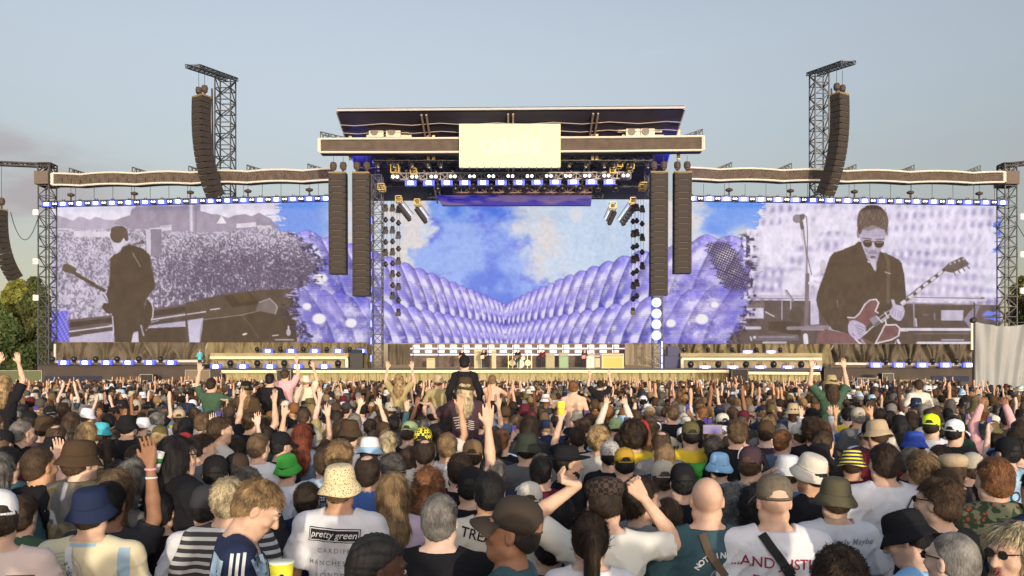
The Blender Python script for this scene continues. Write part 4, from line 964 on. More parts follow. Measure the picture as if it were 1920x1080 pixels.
# microphone stand
c.line([(92, 215), (120, 420), (126, 930)], 22, (150, 138, 150)); c.line([(88, 215), (114, 420), (118, 930)], 7, (224, 216, 230)); c.line([(100, 125), (122, 140), (130, 240), (128, 420), (160, 560)], 6, (110, 96, 100)); c.ell(55, 155, 32, 32, (150, 138, 146)); c.poly([(70, 125), (105, 118), (112, 150), (80, 180)], (118, 104, 104)); c.line([(85, 180), (92, 222)], 26, (118, 104, 102)); c.line([(130, 560), (120, 930)], 30, (130, 116, 122)); c.line([(-10, 945), (275, 940)], 26, (148, 134, 142))
c.poly([(150, 650), (200, 640), (215, 920), (150, 925)], (204, 194, 216)); c.ell(240, 500, 22, 50, (206, 196, 212)); c.line([(150, 620), (215, 640)], 30, (226, 218, 230)); c.line([(115, 1000), (120, 1060)], 34, (220, 211, 226))
# amplifier and lower body
c.poly([(190, 1060), (205, 985), (260, 950), (440, 990), (500, 1060)], (132, 98, 98), sm=False)
# coat
c.poly([(500, 318), (470, 345), (400, 372), (320, 398), (292, 430), (262, 520), (230, 610), (205, 680), (192, 740), (205, 800), (250, 880), (310, 955), (420, 985), (520, 1010), (600, 1062), (760, 1062), (800, 900), (845, 780), (840, 680), (830, 560), (812, 480), (790, 452), (730, 420), (660, 395), (640, 360)], DK)
c.poly([(540, 395), (575, 430), (600, 440), (640, 415), (655, 395), (630, 470), (625, 540), (600, 500), (560, 440)], (172, 160, 180)); c.poly([(570, 435), (620, 440), (628, 520), (612, 530), (590, 480)], (200, 190, 208)); c.line([(565, 460), (578, 470)], 8, (220, 212, 222))
c.line([(695, 415), (715, 470), (712, 760)], 26, (112, 97, 84)); c.line([(690, 540), (728, 552)], 7, (186, 174, 176)); c.line([(345, 745), (350, 790)], 9, (122, 106, 92)); c.line([(390, 740), (390, 780)], 4, (122, 106, 92)); c.line([(300, 600), (330, 700), (420, 860)], 4, (94, 79, 66)); c.line([(640, 560), (650, 720)], 3, (92, 78, 66))
# head, bent down, dark glasses
c.poly([(497, 250), (520, 340), (545, 400), (580, 440), (615, 438), (650, 400), (680, 340), (700, 260), (690, 190), (510, 190)], (184, 172, 194)); c.ell(497, 262, 12, 34, (150, 136, 150)); c.ell(705, 250, 9, 30, (150, 136, 150))
c.poly([(490, 220), (490, 150), (505, 100), (545, 68), (600, 55), (655, 68), (695, 110), (714, 160), (710, 220), (695, 262), (685, 235), (640, 225), (600, 235), (570, 245), (530, 235), (515, 262), (500, 262)], (108, 92, 84), sm=True)
r_ = random.Random(2)
for k in range(70):
    a = r_.uniform(500, 700); b = r_.uniform(75, 225); c.line([(a, b), (a + r_.uniform(-10, 10), b + 20)], 4, r_.choice([(134, 118, 110), (92, 78, 70), (150, 136, 130)]), .8)
c.poly([(520, 238), (600, 200), (680, 235), (690, 262), (600, 262), (515, 262)], (172, 160, 180), .5); c.line([(530, 295), (590, 300)], 9, (120, 106, 110)); c.line([(625, 305), (682, 300)], 9, (120, 106, 110))
c.poly([(535, 312), (590, 312), (595, 345), (570, 362), (540, 350)], (78, 66, 54), sm=True); c.poly([(618, 318), (680, 318), (676, 352), (645, 366), (620, 352)], (78, 66, 54), sm=True); c.line([(545, 322), (585, 320)], 7, (150, 140, 120)); c.line([(630, 326), (670, 324)], 7, (150, 140, 120)); c.line([(590, 320), (620, 322)], 5, (90, 78, 72))
c.line([(602, 330), (608, 372)], 14, (206, 196, 212)); c.line([(585, 388), (622, 390)], 6, (120, 104, 116)); c.line([(572, 402), (632, 404)], 7, (130, 112, 124)); c.line([(590, 432), (615, 434)], 12, (110, 96, 98)); c.line([(545, 370), (565, 400)], 5, (140, 126, 140)); c.line([(530, 270), (680, 275)], 3, (150, 138, 152))
# guitar
c.poly([(420, 868), (470, 872), (505, 840), (540, 780), (580, 745), (625, 738), (648, 765), (640, 800), (625, 830), (660, 850), (690, 880), (720, 925), (770, 922), (798, 950), (790, 1000), (740, 1030), (650, 1055), (620, 1062), (540, 1062), (470, 1010), (440, 920)], (128, 92, 92), sm=True)
c.poly([(640, 830), (700, 880), (692, 930), (650, 1000), (618, 1062), (520, 1010), (545, 960)], DK)
c.line([(420, 868), (470, 872), (505, 840), (540, 780), (580, 745), (625, 738), (645, 765), (632, 795), (620, 820), (640, 835)], 9, (220, 211, 220)); c.line([(692, 885), (700, 925), (770, 922), (798, 950), (788, 1000), (735, 1030), (650, 1050), (620, 1062)], 10, (220, 211, 220)); c.line([(690, 925), (650, 1000), (618, 1062)], 9, (220, 211, 220))
c.line([(560, 960), (1080, 558)], 34, (96, 82, 78)); c.line([(540, 985), (1080, 575)], 7, (220, 212, 224)); c.line([(600, 905), (720, 815)], 4, (220, 212, 224))
for t in (.50, .58, .66, .745, .83, .91, .98):
    px_, py_ = 560 + 520 * t, 960 - 402 * t; c.line([(px_ - 9, py_ + 7), (px_ + 9, py_ - 7)], 22, (214, 206, 216))
c.poly([(576, 880), (628, 850), (655, 890), (604, 925)], (150, 138, 146)); c.poly([(605, 925), (650, 890), (668, 905), (620, 940)], (120, 108, 112)); c.line([(630, 862), (668, 905)], 8, (218, 210, 222)); c.line([(668, 905), (720, 862)], 6, (218, 210, 222)); c.line([(690, 830), (712, 870)], 10, (214, 206, 218)); c.line([(520, 1005), (560, 970)], 12, (216, 208, 220))
c.view(3.857, 1640, 420)
c.line([(170, 605), (520, 320)], 30, (100, 86, 84)); c.line([(190, 600), (510, 345)], 6, (222, 214, 226))
for t in (.05, .22, .38, .54, .70, .86): c.line([(180 + 330 * t, 588 - 265 * t), (198 + 330 * t, 574 - 265 * t)], 22, (214, 206, 216))
c.poly([(495, 320), (530, 285), (610, 245), (640, 238), (680, 285), (660, 310), (560, 355), (510, 345)], (110, 96, 92)); c.line([(505, 350), (560, 358), (688, 295)], 6, (222, 214, 226))
for k in range(4): c.ell(545 + k * 32, 288 - k * 12, 8, 8, (190, 180, 186)); c.line([(570 + k * 32, 350 - k * 16), (582 + k * 34, 372 - k * 16)], 8, (112, 98, 98))
# hands
c.view(3.857, 1480, 370)
c.poly([(430, 905), (470, 890), (530, 915), (552, 945), (540, 990), (500, 1028), (460, 1015), (425, 970)], (190, 178, 202), sm=True); c.poly([(735, 745), (755, 740), (770, 775), (820, 790), (832, 830), (810, 885), (780, 892), (735, 860), (722, 820), (745, 790)], (190, 178, 202), sm=True)
for k in range(4): c.line([(470 + k * 8, 925 + k * 18), (545 - k * 8, 945 + k * 16)], 4, (140, 126, 146)); c.line([(752 + k * 18, 800 + k * 6), (742 + k * 20, 850 + k * 8)], 4, (140, 126, 146))
c.line([(455, 985), (470, 1000)], 7, (120, 106, 110)); c.line([(520, 1030), (545, 1060)], 12, (180, 168, 180))
soft = (hash_noise((H_, W_), (22, 14), 4, 96, .6) - .5)[..., None]; c.a = (c.a * (1 + .24 * soft)).astype(np.float32)
rightpic = c.a.copy()
# ---- ragged transitions between the pictures
rg = hash_noise((H_, W_), (5, 26), 3, 71, .6); rg2 = hash_noise((H_, W_), (18, 10), 3, 72)
ys_ = np.array([372, 392, 400, 430, 445, 470, 490, 512, 530, 545, 560, 585, 600, 620, 640, 652]); lx = np.array([522, 522, 515, 520, 570, 585, 602, 596, 575, 555, 548, 545, 555, 565, 570, 566])
rx = np.array([1438, 1430, 1425, 1410, 1395, 1398, 1400, 1402, 1402, 1402, 1404, 1402, 1398, 1385, 1372, 1368])
edgeL = np.interp(y, ys_, lx) + (rg - .5) * 62 + (rg2 - .5) * 14; edgeR = np.interp(y, ys_, rx) + (rg - .5) * 40 + (rg2 - .5) * 18
ml = sstep(edgeL - x, -1.5, 1.5); out = lerp3(under, leftpic, ml)
ink = np.exp(-((x - edgeL) / 9) ** 2) * sstep(rg2 + .3 * n3, .62, .72) * sstep(y, 420, 440); out = lerp3(out, C3(40, 40, 80), ink * .8)
mr = sstep(x - edgeR, -1.5, 1.5); out = lerp3(out, rightpic, mr)
ink = np.exp(-((x - edgeR) / 10) ** 2) * sstep(rg2 + .3 * n3, .58, .70) * sstep(y, 430, 445); out = lerp3(out, C3(40, 36, 60), ink * .85)
# black mesh patch between the pictures on the right
pm = np.exp(-(np.clip(np.abs(x - (1345 + (y - 452) * .40 + (rg - .5) * 30)) - 26 + 8 * np.abs(y - 490) / 60, 0, None) / 3) ** 2) * sstep(y, 450, 458) * (1 - sstep(y, 535, 552))
u_, v_ = (x * .92 + y * .38), (y * .92 - x * .38); msh = np.maximum((u_ % 4.4) < 1.9, (v_ % 4.4) < 1.9)
out = lerp3(out, C3(52, 46, 60), pm * msh * .92)
# blue traces at the outer corners
m = (1 - sstep(x + (rg2 - .5) * 16, 124, 132)) * sstep(y + (rg - .5) * 10, 578, 584); pat = .5 + .5 * np.sin(x * .75 + y * .3) * np.sin(y * .7); out = lerp3(out, lerp3(C3(88, 84, 205), C3(170, 158, 236), pat), m)
m = sstep(x + (rg - .5) * 34 - 7 * np.sin(y * .13), 1868, 1872) * (1 - sstep(y, 465, 478)) * sstep(y, 390, 400); out = lerp3(out, C3(100, 120, 230), m)
m = sstep(rg, .45, .5) * (1 - sstep(np.hypot((x - 1862) / 22, (y - 592) / 12), .7, 1.1)); out = lerp3(out, C3(130, 140, 235), m)
# fine LED cell grain
out = np.clip(out * (1 + (np.random.default_rng(3).random((H_, W_, 1)).astype(np.float32) - .5) * .05), 0, 1)
# downsample by two and make the colours linear
h2, w2 = H_ // 2, W_ // 2
out = out[:h2 * 2, :w2 * 2].reshape(h2, 2, w2, 2, 3).mean((1, 3))
LEDPIC = np.where(out <= .04045, out / 12.92, ((out + .055) / 1.055) ** 2.4).astype(np.float32)
KD = K / 2
# what the sunlit dark face of the screens already returns is left out of the glow
LED_BASE = np.array([0.085, 0.060, 0.042], np.float32)
def led_material():
    m = bpy.data.materials.new('led_tiles'); m.use_nodes = True; n, l = m.node_tree.nodes, m.node_tree.links
    b = n['Principled BSDF']; b.inputs['Base Color'].default_value = (.034, .028, .022, 1); b.inputs['Roughness'].default_value = .8; b.inputs['Specular IOR Level'].default_value = .1
    a = n.new('ShaderNodeAttribute'); a.attribute_name = 'Col'; l.new(a.outputs['Color'], b.inputs['Emission Color']); b.inputs['Emission Strength'].default_value = 1 / (2 ** EXPO)
    return m
m_led = led_material()
def led(px0, px1, Yf, label, y_top, y_bot, name='led_screen'):
    n = int((px1 - px0) * KD); mrows = int(272 * KD)
    i = np.clip(np.round((np.linspace(px0, px1, n + 1) - 96) * KD - .5), 0, w2 - 1).astype(int)
    pxs = np.linspace(px0, px1, n + 1); Ys_ = Yf(pxs)
    tops = y_top(pxs); bots = y_bot(pxs); t = np.linspace(0, 1, mrows + 1)[:, None]
    PY = tops[None] * (1 - t) + bots[None] * t; PX = np.broadcast_to(pxs, PY.shape); YY = np.broadcast_to(Ys_, PY.shape)
    # the picture itself slants a little with the screens: sample by the photograph row
    j = np.clip(((PY - 372) * KD - .5).round().astype(int), 0, h2 - 1)
    colr = LEDPIC[j, np.broadcast_to(i, j.shape)]
    V = np.stack([(PX - 960) * YY / F, YY, CAMZ + (HY - PY) * YY / F], -1).reshape(-1, 3)
    idx = np.arange((n + 1) * (mrows + 1)).reshape(mrows + 1, n + 1)
    Q = np.stack([idx[:-1, :-1], idx[1:, :-1], idx[1:, 1:], idx[:-1, 1:]], -1).reshape(-1, 4)
    e = empty(name, (float(V[:, 0].mean()), float(V[:, 1].mean()), float(V[:, 2].min()))); tag(e, label, 'screen')
    V2 = V - np.array(e.location, np.float32)
    link('display', np_mesh('display', V2, Q, False, np.clip(colr.reshape(-1, 3) - LED_BASE, 0, None)), m_led, e)
    b = MB(); A = [Vector(V[0]), Vector(V[n]), Vector(V[-1]), Vector(V[-1 - n])]; q0, q1 = Vector((0, .03, 0)), Vector((0, .45, 0)); s = 0
    b.v = [tuple(p + q0) for p in A] + [tuple(p + q1) for p in A]; b.f = [(0, 1, 2, 3), (4, 5, 6, 7), (0, 1, 5, 4), (1, 2, 6, 5), (2, 3, 7, 6), (3, 0, 4, 7)]
    child(b, 'back_frame', m_black, e)
    return e
led(97, 697, lambda p: 79.7 - (p - 97) / 600 * 2.7, 'big left screen showing a guitarist from behind before a grey crowd', lambda p: 388 - (p - 97) * 11 / 520, lambda p: 641 + (p - 97) / 600 * 2)
led(697, 1243, lambda p: 80.2 + 0 * p, 'centre screen showing blue clouds above shiny purple inflated tubes', lambda p: 374 + 0 * p, lambda p: 643 + 1.5 * (p - 697) / 546)
led(1243, 1876, lambda p: 77 + (p - 1243) / 633 * 2.7, 'big right screen showing a man in dark glasses playing a red guitar', lambda p: 377 + (p - 1300) * 7 / 576, lambda p: 645 + 0 * p)
# header screen above the centre, seen dim
e = empty('header_screen', (0, 0, 0)); e.location = at(960, 385, 74); tag(e, 'narrow dim header screen with purple and pink streaks over the centre screen', 'screen')
hv = 60; cols = []; mb = MB(); mb.grid(lambda u, v: (lambda L, Rr: (L + (Rr - L) * u))(at(829 - 11 * v, 385 - 19 * v, 74), at(1108 + 2 * v, 385 - 19 * v, 74)), 90, 8)
nn = hash_noise((9, 91), (5, 22), 3, 77); cc = lerp3(C3(74, 70, 168), C3(134, 112, 150), sstep(nn, .4, .62)); cc = np.where(cc <= .04045, cc / 12.92, ((cc + .055) / 1.055) ** 2.4).astype(np.float32)
V = np.array(mb.v) - np.array(e.location); link('display', np_mesh('display', V, np.array(mb.f), False, np.clip(cc.reshape(-1, 3) - LED_BASE, 0, None)), m_led, e)
HEADER.v = [(p[0], p[1] + .05, p[2]) for p in HEADER.v]; child(HEADER, 'back_frame', m_black, e)
# ================================================================== people: smooth bodies from distance fields
def axis(lo, hi, fine, fs, cs):
    """grid line positions from lo to hi: step fs inside the fine intervals, cs elsewhere"""
    out = [lo]; p = lo
    while p < hi:
        s = fs if any(a - cs * .3 <= p <= b for a, b in fine) else cs
        p += s; out.append(p)
    return np.array(out, np.float32)
class Field:
    def __init__(s, xs, ys, zs):
        s.xs, s.ys, s.zs = xs, ys, zs; s.f = np.full((len(xs), len(ys), len(zs)), .2, np.float32)
    def sl(s, lo, hi):
        a = [slice(*np.searchsorted(ax, (lo[i], hi[i]))) for i, ax in enumerate((s.xs, s.ys, s.zs))]
        return tuple(a), s.xs[a[0]][:, None, None], s.ys[a[1]][None, :, None], s.zs[a[2]][None, None, :]
    def put(s, a, d, k):
        f = s.f[a]
        if k <= 0: s.f[a] = np.minimum(f, d); return
        h = np.clip(.5 + .5 * (f - d) / k, 0, 1); s.f[a] = f * (1 - h) + d * h - k * h * (1 - h)
    def cone(s, p0, p1, r0, r1, k=.02, flat=(1, 1)):
        """tapered capsule"""
        p0, p1 = np.array(p0, float), np.array(p1, float); m = max(r0, r1) + max(k, .02) * 1.5
        a, x, y, z = s.sl(np.minimum(p0, p1) - m, np.maximum(p0, p1) + m)
        if 0 in s.f[a].shape: return
        d = p1 - p0; L = float(d @ d) + 1e-9
        qx, qy, qz = x - p0[0], y - p0[1], z - p0[2]
        t = np.clip((qx * d[0] + qy * d[1] + qz * d[2]) / L, 0, 1)
        dd = np.sqrt((qx - t * d[0]) ** 2 + (qy - t * d[1]) ** 2 + (qz - t * d[2]) ** 2) - (r0 + (r1 - r0) * t)
        s.put(a, dd, k)
    def ell(s, c, r, k=.02, rot=None, sub=False, kk=None):
        c = np.array(c, float); m = max(r) + max(k, .02) * 1.5
        a, x, y, z = s.sl(c - m, c + m)
        if 0 in s.f[a].shape: return
        x, y, z = x - c[0], y - c[1], z - c[2]
        if rot is not None:
            R_ = np.array(rot.to_3x3() if hasattr(rot, 'to_3x3') else rot); x, y, z = (R_[0, i] * x + R_[1, i] * y + R_[2, i] * z for i in range(3))
        q = np.sqrt((x / r[0]) ** 2 + (y / r[1]) ** 2 + (z / r[2]) ** 2); q2 = np.sqrt((x / r[0] ** 2) ** 2 + (y / r[1] ** 2) ** 2 + (z / r[2] ** 2) ** 2)
        d = q * (q - 1) / np.maximum(q2, 1e-6)
        if sub:
            f = s.f[a]; h = np.clip(.5 - .5 * (f + d) / k, 0, 1); s.f[a] = f * (1 - h) - d * h + k * h * (1 - h)
        else: s.put(a, d, k)
    def mesh(s):
        """surface nets on the (uneven) grid -> vertices, quads"""
        f = s.f; neg = f < 0; nx, ny, nz = f.shape
        cs = np.zeros((nx-1, ny-1, nz-1), np.int8)
        for i in (0, 1):
            for j in (0, 1):
                for k in (0, 1): cs += neg[i:nx-1+i, j:ny-1+j, k:nz-1+k]
        ax, ay, az = np.nonzero((cs > 0) & (cs < 8)); n = len(ax)
        idx = -np.ones((nx-1, ny-1, nz-1), np.int32); idx[ax, ay, az] = np.arange(n)
        P = np.zeros((n, 3)); C = np.zeros(n); X3 = (s.xs, s.ys, s.zs); A = (ax, ay, az)
        cor = [(i, j, k) for i in (0, 1) for j in (0, 1) for k in (0, 1)]
        for c0 in cor:
            for d in range(3):
                if c0[d]: continue
                c1 = list(c0); c1[d] = 1
                v0 = f[ax + c0[0], ay + c0[1], az + c0[2]]; v1 = f[ax + c1[0], ay + c1[1], az + c1[2]]
                m = (v0 < 0) != (v1 < 0); t = np.where(m, v0 / np.where(m, v0 - v1, 1), 0)
                for e in range(3):
                    a0 = X3[e][A[e] + c0[e]]
                    p = a0 if e != d else a0 + (X3[e][A[e] + 1] - a0) * t
                    P[:, e] += np.where(m, p, 0)
                C += m
        P /= C[:, None]
        Q = []
        for d in range(3):
            e, g = (d + 1) % 3, (d + 2) % 3
            sl0 = [slice(None)] * 3; sl1 = [slice(None)] * 3; sl0[d] = slice(0, -1); sl1[d] = slice(1, None)
            for q in (e, g): sl0[q] = sl1[q] = slice(1, -1)
            a, b = neg[tuple(sl0)], neg[tuple(sl1)]
            for mm, flip in ((a & ~b, False), (~a & b, True)):
                I = list(np.nonzero(mm)); I[e] = I[e] + 1; I[g] = I[g] + 1
                def cell(de, dg):
                    J = [I[0], I[1], I[2]]; J[e] = J[e] - de; J[g] = J[g] - dg; return idx[J[0], J[1], J[2]]
                q4 = [cell(1, 1), cell(0, 1), cell(0, 0), cell(1, 0)]
                if flip: q4 = q4[::-1]
                Q.append(np.stack(q4, 1))
        return P, np.concatenate(Q)
def vnoise(x, y, z, s, seed=0):
    """cheap wavy 3-D noise"""
    r = np.random.default_rng(seed); o = 0
    for k in range(5):
        d = r.normal(size=3); d /= np.linalg.norm(d); o = o + np.sin((x * d[0] + y * d[1] + z * d[2]) * s * (.7 + .3 * k) + r.uniform(0, 6.28) + 1.2 * np.sin((y * d[0] + z * d[1] + x * d[2]) * s * .8 + k))
    return o / 5

HEADC = Vector((0, 0, 1.50))     # pivot of the head at the top of the neck
def head_matrix(h):
    """h = (yaw, pitch, roll) degrees; yaw>0 turns to the left (towards -x) of a person who looks away from the camera"""
    return Matrix.Translation(HEADC) @ Euler((R(-h[1]), R(h[2]), R(h[0])), 'XYZ').to_matrix().to_4x4() @ Matrix.Translation(-HEADC)
ARM = {   # elbow, wrist, finger direction, curl for a right arm (+x); mirrored for the left
    'down': ((.27, -.02, 1.13), (.25, .10, .88), (.0, .25, -1), .3),
    'front': ((.26, .04, 1.15), (.14, .28, 1.17), (-.3, 1, .25), .6),
    'up': ((.31, .10, 1.63), (.27, .12, 1.90), (.0, .1, 1), .1),
    'high': ((.24, .08, 1.70), (.15, .10, 1.97), (-.2, .1, 1), .05),
    'bent_up': ((.36, .10, 1.40), (.27, .20, 1.66), (-.1, .2, 1), .25),
    'phone': ((.27, .22, 1.34), (.09, .36, 1.60), (-.5, .2, 1), .7),
    'head': ((.43, .02, 1.52), (.15, .05, 1.76), (-1, -.1, .25), .9),
    'hat': ((.40, .06, 1.50), (.17, .03, 1.62), (-.8, -.1, .5), .5),
    'point': ((.27, .08, 1.66), (.22, .12, 1.93), (.05, .05, 1), .2),
    'shoulder': ((.36, .16, 1.30), (.46, .36, 1.44), (.8, .6, 0), .2),
    'cup': ((.27, .14, 1.22), (.16, .34, 1.40), (-.4, .8, .5), .8),
}
def arm_pts(side, pose, w=1.0):
    e, wr, fd, cu = ARM[pose] if isinstance(pose, str) else pose
    f = lambda p: Vector((p[0] * side, p[1], p[2]))
    return Vector((.172 * side * w, -.005, 1.42)), f(e), f(wr), f(fd).normalized(), cu
def add_hand(F_, wr, fd, curl, side, res):
    up = Vector((0, -1, .2)) if abs(fd.z) > .6 else Vector((0, 0, 1))
    sv = fd.cross(up).normalized() * 1.0; nv = sv.cross(fd).normalized()     # sv across the palm, nv out of the palm
    pc = wr + fd * .05
    for t in (-1.2, 0, 1.2): F_.cone(wr + sv * t * .014 + fd * .01, wr + fd * .085 + sv * t * .023, .018, .016, .012)
    L = (.066, .076, .071, .055)
    for k in range(4):
        o = (k - 1.5) * .021; b = wr + fd * .088 + sv * o; sp = fd + sv * (o * 3.5 * (1 - curl)); sp.normalize()
        j1 = b + (sp * (1 - curl * .5) + nv * curl * .9).normalized() * L[k] * .5
        j2 = j1 + (sp * (1 - curl * 1.3) + nv * curl * 1.1).normalized() * L[k] * .5
        F_.cone(b, j1, .0098, .0088, .004); F_.cone(j1, j2, .0088, .0074, .003)
    for_ = -1 if side > 0 else 1
    tb = wr + fd * .03 + sv * .026 * for_; t1 = tb + (fd * .6 + sv * for_ * (.8 - .5 * curl) + nv * .3 * curl).normalized() * .042; t2 = t1 + (fd * .9 + sv * for_ * .25 * (1 - 2 * curl) + nv * .4 * curl).normalized() * .032
    F_.cone(tb, t1, .014, .011, .010); F_.cone(t1, t2, .011, .0085, .004)
def bounds(poses, wd):
    lo, hi = Vector((-.30 * wd, -.22, .0)), Vector((.30 * wd, .24, 1.83)); fine = []
    for sd, p in zip((-1, 1), poses):
        a = arm_pts(sd, p, wd)
        for q in a[:3]:
            for i in range(3): lo[i] = min(lo[i], q[i] - .12 if i < 2 else lo[i]); hi[i] = max(hi[i], q[i] + .12)
        e = a[2] + a[3] * .16
        for i in range(3): lo[i] = min(lo[i], e[i] - .05) if i < 2 else lo[i]; hi[i] = max(hi[i], e[i] + .06)
        fine.append((a[2], a[3]))
    return lo, hi, fine
def body_mesh(poses=('down', 'down'), head=(0, 0, 0), wd=1.0, belly=0.0, fem=False, res=1.0, face=True, hands=True):
    lo, hi, fine = bounds(poses, wd)
    hm = head_matrix(head); hc = hm @ Vector((0, .01, 1.63))
    fs = .0075 * res; cs = .019 * res
    iv = [[], [], []]
    for i in range(3):
        iv[i].append((hc[i] - .13, hc[i] + .13))
        if hands:
            for wr, fd in fine:
                c_ = wr + fd * .08; iv[i].append((c_[i] - .11, c_[i] + .11))
    iv[2] = [q for q in iv[2]]
    zs = np.concatenate([np.arange(0, .78, .05), axis(.80, hi[2], iv[2], fs, cs)])
    F_ = Field(axis(lo[0], hi[0], iv[0], fs, cs), axis(lo[1], hi[1], iv[1], fs, cs), zs.astype(np.float32))
    s = wd; hp = 1.08 if fem else 1.0; sh = .92 if fem else 1.0
    # trunk
    F_.ell((0, .0, 1.30), (.165 * s * sh, .105 + .02 * belly, .20), .05); F_.ell((0, -.01, 1.38), (.175 * s * sh, .085, .11), .05)
    F_.ell((0, .01 + .05 * belly, 1.10), (.138 * s * (.92 if fem else 1), .095 + .05 * belly, .17), .05); F_.ell((0, -.005, .94), (.160 * s * hp, .115, .13), .05)
    for sd in (-1, 1):
        F_.cone((0, -.015, 1.46), (.165 * sd * s * sh, -.01, 1.425), .055, .052, .04)
        F_.cone((.03 * sd, -.02, 1.50), (.145 * sd * s * sh, -.012, 1.435), .036, .034, .03)
        F_.cone((.085 * sd * hp, 0, .90), (.095 * sd, .01, .50), .085, .055, .03); F_.cone((.095 * sd, .01, .50), (.10 * sd, -.02, .09), .052, .036, .02); F_.cone((.10 * sd, -.03, .05), (.11 * sd, .15, .03), .04, .03, .02)
        a, e, wv, fd, cu = arm_pts(sd, poses[0 if sd < 0 else 1], s * sh)
        th = .9 if fem else 1.0
        F_.cone(a, e, .050 * th, .038 * th, .03); F_.cone(e, e + (wv - e) * .35, .038 * th, .039 * th, .015); F_.cone(e + (wv - e) * .35, wv, .039 * th, .024 * th, .012)
        if hands: add_hand(F_, wv, fd, cu, sd, res)
        else: F_.cone(wv, wv + fd * .13, .027, .030, .01)
    # neck
    nk = hm @ Vector((0, -.005, 1.56)); F_.cone((0, -.02, 1.44), nk, .058 * (.88 if fem else 1.05), .056 * (.88 if fem else 1.05), .03)
    # head, turned with the neck
    T = lambda p: hm @ Vector(p); rt = hm.to_3x3()
    E = lambda p, r, k=.02, **kw: F_.ell(T(p), r, k, rot=rt, **kw)
    E((0, -.012, 1.665), (.077, .096, .094)); E((0, .030, 1.625), (.066, .072, .098), .03); F_.cone(T((0, .025, 1.575)), T((0, .062, 1.548)), .048, .026, .03)
    F_.cone(T((-.05, .0, 1.57)), T((-.018, .062, 1.545)), .026, .022, .03); F_.cone(T((.05, .0, 1.57)), T((.018, .062, 1.545)), .026, .022, .03)
    if face:
        F_.cone(T((0, .094, 1.655)), T((0, .116, 1.612)), .010, .0155, .014); F_.ell(T((-.012, .106, 1.608)), (.009, .009, .007), .006); F_.ell(T((.012, .106, 1.608)), (.009, .009, .007), .006)
        for sd in (-1, 1):
            E((.031 * sd, .108, 1.652), (.021, .020, .014), .012, sub=True); F_.cone(T((.012 * sd, .098, 1.672)), T((.048 * sd, .084, 1.674)), .010, .008, .012)
            E((.03 * sd, .090, 1.650), (.0145, .0125, .0115), .003); E((.046 * sd, .066, 1.615), (.020, .022, .020), .02)
            E((.079 * sd, -.005, 1.632), (.011, .020, .032), .006, ); E((.089 * sd, .004, 1.634), (.006, .011, .018), .004, sub=True)
        F_.cone(T((-.020, .088, 1.585)), T((.020, .088, 1.585)), .0085, .0085, .008); F_.cone(T((-.017, .088, 1.574)), T((.017, .088, 1.574)), .009, .009, .006); E((0, .100, 1.580), (.024, .008, .0022), .002, sub=True)
    else:
        F_.cone(T((0, .09, 1.65)), T((0, .112, 1.612)), .010, .016, .012)
        for sd in (-1, 1): E((.078 * sd, -.005, 1.632), (.012, .020, .032), .008)
    return F_.mesh()
